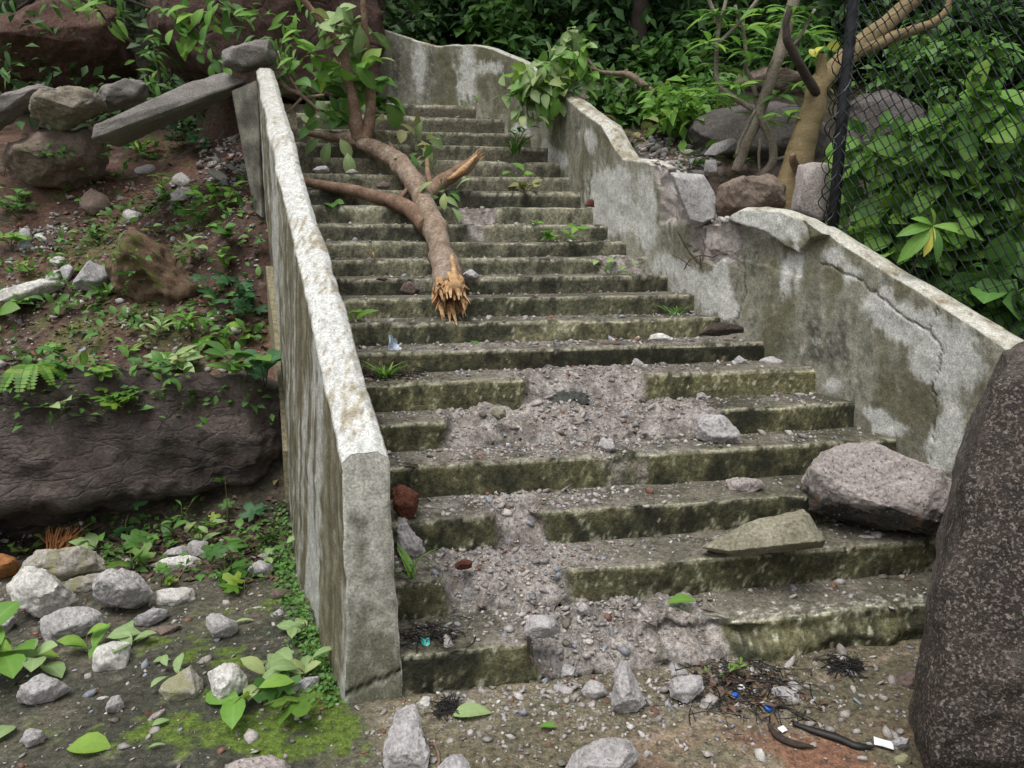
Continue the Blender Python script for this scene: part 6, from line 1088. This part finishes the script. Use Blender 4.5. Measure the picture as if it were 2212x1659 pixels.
for lb, px, h, n, kd, mt, sz, spd, st, b in [('ferny weed on the upper steps at the curved wall', (1110, 305), 0.2, 14, 'lance', 'leaf', 0.12, 0.9, 3, atstair(1115, 315, 0)), ('seedling in the corner of the topmost step', (1015, 240), 0.22, 7, 'lance', 'leaf_bright', 0.12, 0.6, 2, atstair(1020, 252, 0)), ('pale leaf bunch lying on the twelfth step near the right wall', (1220, 520), 0.08, 14, 'obov', 'leaf_bright', 0.13, 2.6, 4, W(u_at(12, 1215), D[11]+0.1, HY[11])), ('wilted leaves lying on the sixteenth step', (1130, 400), 0.06, 12, 'obov', 'leaf_olive', 0.13, 3.0, 4, W(u_at(15, 1140), D[14]+0.1, HY[14])), ('two leaves on the fifteenth step near the wall', (1130, 380), 0.05, 4, 'obov', 'leaf_bright', 0.14, 2.0, 2, W(u_at(16, 1125), D[15]+0.1, HY[15])), ('leaves lying at the edge of the fourteenth step', (1160, 480), 0.04, 5, 'obov', 'leaf_bright', 0.12, 3.0, 3, W(u_at(13, 1165), D[12]+0.1, HY[12])), ('leaf pair beside the lower limb of the fallen branch', (715, 440), 0.05, 3, 'round', 'leaf', 0.14, 1.6, 2, W(u_at(14, 715), D[13]+0.1, HY[13])), ('yellow-green sprig on the tenth step at right', (1330, 600), 0.1, 8, 'obov', 'leaf_pale', 0.11, 2.2, 3, W(u_at(10, 1330), D[9]+0.1, HY[9])), ('wilted leafy twig hanging on the broken upper wall', (1345, 320), 0.3, 16, 'round', 'leaf_olive', 0.13, 1.0, 4, hit(1350, 345)), ('fresh seedlings between the rubble and the tipped slab', (1480, 350), 0.2, 14, 'ovate', 'leaf', 0.13, 1.0, 4, hit(1490, 375)), ('weeds under the tipped slab beside the shrub stems', (1580, 350), 0.2, 10, 'ovate', 'leaf', 0.12, 1.0, 3, hit(1590, 375)), ('white-edged leaf weeds on the wall top behind the sprig', (1390, 300), 0.3, 12, 'lance', 'leaf', 0.14, 1.0, 3, hit(1400, 300)), ('leaf at the foot of the parapet on the ninth step', (765, 690), 0.06, 4, 'ovate', 'leaf_bright', 0.12, 1.5, 2, W(u_at(8, 765), D[7]+0.1, HY[7]))]: weed(lb, px, h, n, kd, mt, sz, spd, base=b, stems=st)
FG = [('single large lobed leaf on a thin stem before the wet boulder', (560, 1150), 0.24, 2, 'lobed', 'leaf_blue', 0.2, 0.3, 1), ('lobed leaf on a thin stem left of the large one', (492, 1140), 0.26, 2, 'lobed', 'leaf', 0.17, 0.3, 1), ('lobed leaf on a leaning stem before the middle of the boulder', (285, 1180), 0.2, 2, 'lobed', 'leaf_blue', 0.16, 0.5, 1), ('small bushy seedling before the boulder', (410, 1150), 0.2, 9, 'lance', 'leaf', 0.09, 0.5, 2), ('yellowish seedling among the weeds before the boulder', (455, 1160), 0.14, 5, 'lobed', 'leaf_bright', 0.1, 0.4, 1),
 ('bright lobed plant beside the conical lump', (290, 1235), 0.12, 7, 'lobed', 'leaf', 0.15, 0.7, 3), ('big lobed leaves right of the laminated slabs', (490, 1250), 0.12, 6, 'lobed', 'leaf', 0.2, 0.9, 3), ('yellow-green lobed seedlings before the laminated slabs', (480, 1275), 0.08, 5, 'lobed', 'leaf_bright', 0.13, 1.0, 3), ('bright lobed seedling near the small brown block', (530, 1285), 0.08, 3, 'lobed', 'leaf_bright', 0.14, 0.7, 2), ('bright seedling under the flat cream block', (345, 1268), 0.08, 5, 'lobed', 'leaf_bright', 0.11, 0.8, 2), ('sprawling pale weeds in the middle of the weed strip', (430, 1185), 0.1, 10, 'ovate', 'leaf_pale', 0.12, 1.6, 4), ('sprawling green weeds left of the weed strip', (300, 1195), 0.12, 10, 'ovate', 'leaf', 0.13, 1.3, 4), ('weeds against the parapet in the weed strip', (580, 1180), 0.14, 10, 'lobed', 'leaf', 0.1, 1.0, 4), ('pale leaves beside the dark grey stone at the parapet', (600, 1215), 0.08, 7, 'ovate', 'leaf_pale', 0.11, 1.3, 3), ('leafy weed behind the dull grey stone', (380, 1170), 0.14, 8, 'ovate', 'leaf', 0.11, 0.9, 3), ('seedling left of the fibrous husk shard', (215, 1195), 0.12, 5, 'ovate', 'leaf_pale', 0.15, 0.8, 2), ('weeds at the left edge before the boulder', (60, 1195), 0.08, 6, 'round', 'leaf_bright', 0.08, 1.2, 3), ('weeds right of the small bushy seedling', (530, 1190), 0.12, 9, 'ovate', 'leaf', 0.1, 1.0, 3),
 ('cluster of big round pale-green leaves at the left edge', (28, 1445), 0.16, 12, 'round', 'leaf_bright', 0.2, 0.7, 4), ('pale leaves fanned out beside the left edge cluster', (105, 1445), 0.08, 6, 'obov', 'leaf_pale', 0.16, 1.2, 3), ('leafy twig tucked under the square pale block', (190, 1410), 0.06, 8, 'obov', 'leaf_bright', 0.14, 1.4, 3), ('pale leaves behind the square pale block', (285, 1400), 0.06, 7, 'obov', 'leaf_pale', 0.15, 1.4, 3), ('big lobed leaf plant at the parapet foot', (608, 1530), 0.07, 5, 'lobed', 'leaf', 0.2, 0.8, 2), ('long-leaved sprig before the white squarish block', (525, 1520), 0.07, 5, 'obov', 'leaf_bright', 0.18, 1.3, 2), ('pale leaf cluster right of the white squarish block', (560, 1480), 0.06, 7, 'obov', 'leaf_pale', 0.14, 1.2, 3), ('pale green sapling leaves along the parapet foot', (665, 1470), 0.08, 7, 'obov', 'leaf_pale', 0.14, 1.0, 3), ('leaves lying along the parapet foot higher up', (660, 1370), 0.06, 6, 'obov', 'leaf_pale', 0.12, 1.0, 3), ('pale leaves around the grey and yellow stone', (390, 1455), 0.05, 5, 'obov', 'leaf_pale', 0.12, 1.6, 2), ('seedlings among the wet twigs at the stair foot', (1565, 1460), 0.07, 9, 'lance', 'leaf_bright', 0.06, 1.6, 4)]
for lb, px, h, n, kd, mt, sz, spd, st in FG: weed(lb, px, h, n, kd, mt, sz*0.8, spd, stems=st)
# creeper along the parapet foot and leaf litter: masses
n = 1500; f_ = r.uniform(0.0, 0.5, n); b_ = np.stack([np.interp(f_, fs, BO[:, k]) for k in range(2)], -1); dd_ = np.abs(r.normal(0, 0.06, n)); X = b_[:, 0]-LNRM[0]*(dd_+0.01); Yy = b_[:, 1]-LNRM[1]*(dd_+0.01); P = np.stack([X, Yy, terrain(X, Yy)+np.abs(r.normal(0, 0.018, n))], -1)
o = leaf_cloud('creeping_weed', P, r.normal(size=(n, 3))*A(1, 1, .4), A(0, -.2, 1)+r.normal(size=(n, 3))*.4, r.uniform(0.012, 0.032, n), 'round_lo', 'leaf'); tag(o, 'tiny-leaved creeper along the foot of the left parapet', None, None, 'stuff')
n = 2200; X = r.uniform(-4.0, -1.0, n); Yy = r.uniform(3.7, 7.4, n); k = (-((X-LP0[0])*LNRM[0]+(Yy-LP0[1])*LNRM[1]) > 0.06); X, Yy = X[k], Yy[k]; P = np.stack([X, Yy, terrain(X, Yy)+0.012], -1); n = len(P); a = sst(fbm(P, 3, 3), -0.1, 0.4) > 0.4; 
o = leaf_cloud('leaf_litter', P, r.normal(size=(n, 3))*A(1, 1, .15), A(0, 0, 1)+r.normal(size=(n, 3))*.4, r.uniform(0.025, 0.075, n), 'ovate_lo', 'litter'); tag(o, 'brown leaf litter over the soil bank and weed strip', None, None, 'stuff')
P2 = P[a]; n = len(P2); o = leaf_cloud('creeping_weed', P2+r.normal(size=P2.shape)*A(.05, .05, .006), r.normal(size=(n, 3))*A(1, 1, .3), A(0, -.2, 1)+r.normal(size=(n, 3))*.4, r.uniform(0.025, 0.085, n), 'round_lo', 'leaf'); tag(o, 'small creeping green leaves over the soil bank', None, None, 'stuff')

P = np.array([hit(r.uniform(0, 600), 836+abs(r.normal(0, 40))) for _ in range(130)])+A(0, -0.01, 0.012); n = len(P)
o = leaf_cloud('leaf_litter', P, r.normal(size=(n, 3))*A(1, 1, .25), A(0, -.2, 1)+r.normal(size=(n, 3))*.4, r.uniform(0.03, 0.09, n), 'ovate_lo', 'leaf'); tag(o, 'green and wilted leaves strewn along the top of the wet boulder', None, None, 'stuff')
n = 700; P = np.array([hit(r.uniform(170, 640), r.uniform(1125, 1260)) for _ in range(n)])+A(0, 0, 0.012)
o = leaf_cloud('leaf_litter', P[:400], r.normal(size=(400, 3))*A(1, 1, .25), A(0, -.2, 1)+r.normal(size=(400, 3))*.4, r.uniform(0.02, 0.075, 400), 'ovate_lo', 'litter'); tag(o, 'brown dead leaves in the weed strip before the wet boulder', None, None, 'stuff')
o = leaf_cloud('creeping_weed', P[400:]+A(0, 0, 0.02), r.normal(size=(300, 3))*A(1, 1, .25), A(0, -.2, 1)+r.normal(size=(300, 3))*.4, r.uniform(0.02, 0.07, 300), 'ovate_lo', 'leaf'); tag(o, 'small green leaves in the weed strip before the wet boulder', None, None, 'stuff')
PP, DD = [], []
for k in range(75):
    c_ = hit(r.uniform(0, 575), r.uniform(320, 830)); m_ = int(r.integers(6, 20)); q_ = r.normal(size=(m_, 3))*A(0.07, 0.06, 0); q_[:, 2] = np.abs(r.normal(size=m_))*0.05+0.015; PP.append(c_+q_); DD.append(q_*A(9, 9, 2)+r.normal(size=(m_, 3))*0.5)
PP, DD = np.vstack(PP), np.vstack(DD); n = len(PP)
o = leaf_cloud('low_weeds', PP, DD, A(0, -.3, 1)+r.normal(size=(n, 3))*.35, r.uniform(0.035, 0.105, n), 'ovate', 'leaf'); tag(o, 'low leafy weeds sprouting all over the soil bank', None, None, 'stuff')
# hanging leafy twigs at the top left
def twig(label, anchor, Y, limbs, sprays, seed, mat='barkdark', name='leafy_twig'):
    b = aty(anchor[0], anchor[1], Y); root = empty(name, b); tag(root, label, 'branch')
    for L in limbs: P_, R_ = pl(L, Y); tube('twig', P_, R_, mat, root, b, 6, 6)
    for k, (x, y, n, sp, sz, kd, mt) in enumerate(sprays): spray(root, b, (x, y), n, Y+0.1*math.sin(k*1.7), sp, sz, kd, mt, seed+k, None, 0.35)
    return root
twig('leafy twigs hanging over the reddish boulder at the top left', (150, -40), 8.0, [[(150, -60, 12), (170, -10, 9), (215, 25, 6), (240, 60, 4)], [(150, -60, 12), (80, -10, 8), (30, 25, 5)], [(160, -30, 10), (260, -5, 7), (330, 20, 5)]], [(40, -5, 9, 50, 42, 'lance', 'leaf'), (100, -10, 10, 50, 42, 'lance', 'leaf'), (170, -10, 12, 50, 44, 'lance', 'leaf'), (225, 10, 9, 40, 46, 'lance', 'leaf_bright'), (238, 40, 5, 20, 40, 'lance', 'leaf_bright'), (290, 10, 10, 50, 44, 'lance', 'leaf')], 800)
twig('leafy spray dangling before the massive boulder above the slab', (460, -40), 6.9, [[(500, -60, 10), (470, 0, 8), (430, 50, 6), (400, 80, 4)], [(470, 0, 7), (520, 30, 5), (545, 55, 3)], [(420, 60, 5), (445, 95, 4), (480, 135, 3)], [(590, 98, 6), (545, 108, 6), (500, 112, 5), (475, 120, 3)]], [(395, 65, 9, 40, 40, 'obov', 'leaf_bright'), (415, 90, 7, 30, 40, 'obov', 'leaf_bright'), (450, 105, 6, 30, 34, 'obov', 'leaf'), (470, 130, 5, 20, 30, 'obov', 'leaf'), (440, 40, 10, 40, 40, 'ovate', 'leaf_bright'), (370, 30, 9, 40, 42, 'ovate', 'leaf'), (520, 20, 10, 45, 40, 'lance', 'leaf_bright'), (540, 60, 6, 25, 36, 'lance', 'leaf'), (480, 10, 10, 50, 40, 'ovate', 'leaf')], 820)
twig('weedy twigs growing between the two big upper left boulders', (335, 230), 7.9, [[(340, 225, 8), (345, 170, 6), (335, 110, 5), (345, 60, 3)], [(345, 190, 5), (370, 160, 4), (360, 130, 3)]], [(345, 200, 12, 30, 38, 'lance', 'leaf'), (340, 160, 12, 36, 38, 'lance', 'leaf_bright'), (345, 120, 10, 30, 36, 'lance', 'leaf'), (335, 80, 9, 30, 36, 'lance', 'leaf'), (360, 215, 9, 30, 36, 'lance', 'leaf')], 840)
twig('bare forked twig with a few leaves behind the parapet end', (640, 300), 6.6, [[(588, 150, 9), (620, 190, 9), (650, 205, 9), (690, 240, 7)], [(655, 212, 7), (700, 205, 5)], [(652, 212, 6), (620, 245, 5)], [(650, 205, 6), (615, 150, 5), (600, 110, 4)]], [(635, 160, 5, 25, 40, 'ovate', 'leaf'), (600, 110, 8, 25, 40, 'lance', 'leaf'), (640, 110, 8, 30, 40, 'lance', 'leaf_bright')], 860, 'bark')
twig('dark leaves at the left edge beside the reddish boulder', (-10, 170), 8.3, [[(-30, 190, 7), (0, 160, 5), (25, 150, 3)]], [(10, 150, 10, 25, 36, 'lance', 'leaf'), (5, 110, 6, 25, 36, 'lance', 'leaf_dark')], 880)

# ------------------------------------------------------------------ single leaves, litter, odds and ends
def fallen(label, px, szpx, ang, kind='ovate', mat='leaf_bright', zg=None, tilt=0.15, p=None):
    p = (atz(px[0], px[1], zg) if zg is not None else hit(*px)) if p is None else p; o = bpy.data.objects.new('fallen_leaf', leafmesh(kind, mat)); COL.objects.link(o)
    a = math.radians(ang); d = A([math.cos(a), math.sin(a), tilt]); R = frames(d, A([0.05, -0.1, 1]))[0]; s_ = szpx*np.linalg.norm(p-CAM)/FP; m = np.eye(4); m[:3, :3] = R*s_; m[:3, 3] = p-d[0]*s_*0.5+A(0, 0, 0.015+0.22*s_*0.25); o.matrix_world = Matrix(m.tolist()); tag(o, label, 'leaf'); return o
fallen('round bright green leaf lying at the bottom left', (192, 1622), 72, 5, 'round', 'leaf_bright', 0.0)
fallen('pale green leaf lying flat before the lowest step', (1020, 1548), 78, 10, 'ovate', 'leaf_pale', 0.0)
fallen('small bright leaf on the wet floor below the white lump', (1183, 1576), 32, 170, 'ovate', 'leaf_bright', 0.0)
fallen('green leaf lying on the lowest step at centre right', (1472, 1305), 60, 185, 'ovate', 'leaf_bright', HY[0])
fallen('leaf cut off by the left edge at the bottom', (6, 1592), 50, 80, 'round', 'leaf_pale', 0.0)
fallen('green leaf on the eighth step left of centre', (1025, 745), 30, 100, 'ovate', 'leaf', HY[6], 0.5)
fallen('green leaf on the tenth step near the right wall', (1355, 598), 36, 150, 'ovate', 'leaf_bright', None, 0.1, W(u_at(10, 1355), D[9]+0.08, HY[9]))
fallen('small bright leaf on the sixth step', (986, 800), 20, 0, 'round', 'leaf_bright', HY[5])
fallen('pale leaf on the mossy concrete above the grey and yellow stone', (350, 1433), 30, 20, 'ovate', 'leaf_pale', 0.0)
fallen('pale leaf beside the knobbly grey stone', (528, 1347), 36, 20, 'lance', 'leaf_pale', 0.0)
fallen('small pale leaf on the mossy concrete at bottom left', (348, 1568), 30, 40, 'ovate', 'leaf_pale', 0.0)
fallen('small whitish leaf at the bottom left', (340, 1618), 28, 20, 'lance', 'leaf_pale', 0.0)
def lathe(name, label, cat, prof, px, zg, mat, tilt=(0, 0, 0), n=20):
    p = atz(px[0], px[1], zg); V, F = [], []
    for (rr, z) in prof:
        for k in range(n): a = 2*math.pi*k/n; V.append((rr*math.cos(a)*(1+0.02*(k % 2)), rr*math.sin(a)*(1+0.02*(k % 2)), z))
    for j in range(len(prof)-1):
        for k in range(n): F.append((j*n+k, j*n+(k+1) % n, (j+1)*n+(k+1) % n, (j+1)*n+k))
    o = obj(name, mesh(name, V, F, M[mat]), None, p); o.rotation_euler = tilt; tag(o, label, cat); return o
CAP = [(0.0005, 0.012), (0.0125, 0.0125), (0.0148, 0.011), (0.015, 0.0), (0.0135, 0.0), (0.0135, 0.0105), (0.0005, 0.0105)]
lathe('bottle_cap', 'blue bottle cap among the wet twigs, nearer the steps', 'bottle cap', CAP, (1587, 1506), 0.004, 'blue', (0.5, 0.2, 0))
lathe('bottle_cap', 'blue bottle cap among the wet twigs, lower right one', 'bottle cap', CAP, (1659, 1531), 0.004, 'blue', (0.35, 0.1, 0))
lathe('bottle_cap', 'white bottle cap among the wet twigs above the blue ones', 'bottle cap', CAP, (1599, 1488), 0.006, 'white', (0.7, 0.1, 0.3))
lathe('bottle_cap', 'tiny blue cap on the lower soil bank', 'bottle cap', CAP, (408, 782), float(hit(408, 782)[2])+0.015, 'blue', (0.9, 0, 0))
lathe('cigarette_butt', 'cigarette end standing on the twelfth step', 'cigarette', [(0.0005, 0.055), (0.005, 0.055), (0.005, 0.0), (0.0005, 0.0)], (810, 562), HY[10], 'amber', (0.15, -0.2, 0), 10)
def sheet(name, label, cat, px, zg, w, h, mat, rot, amp, seed, p=None):
    p = atz(px[0], px[1], zg) if p is None else p; t = np.linspace(-1, 1, 9); a, b = np.meshgrid(t, t); V = np.stack([a*w/2, b*h/2, np.zeros_like(a)], -1).reshape(-1, 3); V[:, 2] += amp*fbm(V+seed, 30, 2)+amp*0.5*np.abs(V[:, 0])/w
    V = np.vstack([V, V-A(0, 0, 0.0012)]); F = np.vstack([gridF(9, 9), gridF(9, 9, True)+81]); o = obj(name, mesh(name, V, F, M[mat]), None, p+A(0, 0, 0.012)); o.rotation_euler = rot; tag(o, label, cat)
sheet('plastic_card', 'white plastic card lying by the dark bark strips', 'card', (1908, 1612), 0.004, 0.062, 0.036, 'white', (0.12, 0.1, -0.35), 0.003, 3)
sheet('wrapper', 'torn printed card hanging over the edge of the fourth step', 'wrapper', (887, 1010), HY[3], 0.075, 0.04, 'card', (-0.6, 0.2, -0.15), 0.006, 5, W(u_at(4, 888), D[3]-0.005, HY[3]))
sheet('wrapper', 'crumpled blue and white wrapper at the left of the eighth step', 'wrapper', (852, 742), HY[6], 0.075, 0.1, 'foil', (0.8, 0.3, 0.5), 0.03, 7, W(u_at(7, 852), D[6]+0.1, HY[6]+0.02))
sheet('plastic_scrap', 'teal plastic scrap in the fibre clump on the lowest step', 'scrap', (918, 1392), HY[0], 0.035, 0.03, 'teal', (0.3, 0.2, 0.4), 0.012, 9)
sheet('plastic_scrap', 'white paper scrap before the dark bark strips', 'scrap', (1690, 1582), 0.004, 0.03, 0.022, 'white', (0.2, 0.1, 0.6), 0.006, 11)
# wet twigs, root clumps, bark strips
def clump(name, label, px, zg, rx, ry, n, L, mat, seed, cat=None, th=0.0022):
    r_ = np.random.default_rng(seed); c = atz(px[0], px[1], zg); V, F, o = [], [], 0
    for k in range(n):
        p = c+A(r_.normal()*rx, r_.normal()*ry, abs(r_.normal())*0.012+0.004); a = r_.uniform(0, 6.28); l = L*r_.uniform(0.3, 1.1); d = A(math.cos(a), math.sin(a), r_.uniform(-.05, .25)); q = spline([p-d*l/2, p+r_.normal(size=3)*l*.08, p+d*l/2], 3); v, f = tube_geo(q, np.linspace(th, th*.4, len(q))*r_.uniform(.6, 1.6), 4); v[:, 2] = np.maximum(v[:, 2], zg+0.002); V.append(v); F += [tuple(i+o for i in t) for t in f]; o += len(v)
    ob = obj(name, mesh(name, np.vstack(V)-c, F, M[mat]), None, c); tag(ob, label, cat, None, None if cat else 'stuff')
clump('twig_litter', 'black wet twigs and fibres heaped at the stair foot', (1610, 1490), 0.0, 0.14, 0.10, 260, 0.14, 'char', 1)
clump('twig_litter', 'black fibres on the lowest step by the parapet', (930, 1375), HY[0], 0.06, 0.05, 110, 0.10, 'char', 2)
clump('twig_litter', 'dark twigs and fibres around the grass on the seventh step', (830, 815), HY[5], 0.13, 0.07, 150, 0.14, 'char', 3)
clump('root_clump', 'clump of black fine roots before the lowest step at right', (1822, 1440), 0.0, 0.035, 0.03, 120, 0.12, 'char', 4, 'roots')
clump('root_clump', 'clump of black roots right of the tall grey stone', (962, 1535), 0.0, 0.03, 0.025, 100, 0.09, 'char', 5, 'roots')
clump('twig_litter', 'dry twigs scattered in the weed strip before the boulder', (470, 1200), 0.0, 0.35, 0.2, 120, 0.2, 'barkred', 6)
for c_, n_, rx_, ry_, zz_, lb_ in ((atz(1610, 1495, 0), 190, 0.12, 0.085, 0.0, 'dark rotting leaf bits among the wet twigs at the stair foot'), (W(u_at(6, 835), D[5]+0.12, HY[5]), 90, 0.13, 0.05, HY[5], 'dark rotting leaf bits round the grass on the seventh step')):
    P = c_+r.normal(size=(n_, 3))*A(rx_, ry_, 0); P[:, 2] = zz_+0.008+np.abs(r.normal(size=n_))*0.008
    o = leaf_cloud('leaf_litter', P, r.normal(size=(n_, 3))*A(1, 1, .3), A(0, 0, 1)+r.normal(size=(n_, 3))*.5, r.uniform(0.015, 0.05, n_), 'ovate_lo', 'litter'); tag(o, lb_, None, None, 'stuff')
def strip(label, pts, wpx, mat):
    P = [atz(x, y, 0.012) for x, y in pts]; b = P[0]; V, F = tube_geo(spline(P, 6), np.interp(np.linspace(0, 1, (len(P)-1)*6+1), [0, .3, .8, 1], [.4, 1, .9, .2])*wpx*P[0][1]/FP/2, 7); V[:, 2] = 0.004+(V[:, 2]-0.0)*0.7; V[:, 2] -= min(0, V[:, 2].min()-0.003); o = obj('bark_strip', mesh('bark_strip', V-b, F, M[mat]), None, b); tag(o, label, 'bark')
strip('curved dark bark strip at the lower right, left one', [(1660, 1565), (1680, 1590), (1715, 1607), (1758, 1613)], 20, 'barkdark')
strip('long black bark strip leading to the white card', [(1712, 1563), (1760, 1580), (1810, 1595), (1850, 1612), (1890, 1614)], 22, 'char')
strip('black stick lying across the wet twig heap', [(1550, 1462), (1600, 1470), (1650, 1472), (1700, 1478)], 12, 'char')
strip('thin brown stick behind the tall grey stone', [(925, 1608), (940, 1610), (948, 1640), (944, 1670)], 8, 'barkred')
# bent reinforcing bars in the wall break
rb0 = on_rw(1530, 560)[1]; rb = empty('rebar', rb0); tag(rb, 'bent rusty reinforcing wires sticking out of the wall break', 'rebar')
for L in ([(1478, 582, 0.02), (1490, 562, -0.06), (1512, 552, -0.1), (1540, 556, -0.02)], [(1453, 550, 0.0), (1475, 562, -0.05), (1490, 575, -0.06)], [(1512, 552, -0.09), (1514, 580, -0.08)], [(1540, 556, 0.0), (1560, 548, -0.05), (1585, 552, 0.0)]):
    tube('bar', [aty(x, y, rb0[1]-0.06+o_) for x, y, o_ in L], [0.004]*len(L), 'rust', rb, rb0, 5, 6)
# husk and fibrous shard
stone('coconut_husk', 'orange-brown coconut husk at the left edge before the boulder', 'husk', [(-40, 1225), (-20, 1200), (10, 1195), (32, 1205), (45, 1222), (35, 1240), (0, 1248), (-35, 1245)], 'husk', 0, None, 0.9, 0.3, 3, 0.03, None, 2)
hb = atz(118, 1200, 0.0); V, F, o = [], [], 0; r_ = np.random.default_rng(9)
for k in range(70):
    p0 = hb+A(r_.uniform(-.05, .05), r_.uniform(-.03, .03), 0.0); tip = hb+A(0.03+r_.normal()*0.06, 0.05+r_.normal()*.03, 0.14*r_.uniform(.6, 1.15)); q = spline([p0, (p0+tip)/2+r_.normal(size=3)*.008, tip], 3); v, f = tube_geo(q, np.linspace(.008, .0012, len(q)), 4); V.append(v); F += [tuple(i+o for i in t) for t in f]; o += len(v)
ob = obj('husk_fibre', mesh('husk_fibre', np.vstack(V)-hb, F, M['husk']), None, hb); tag(ob, 'orange fibrous husk shard standing behind the lichened slab', 'husk')
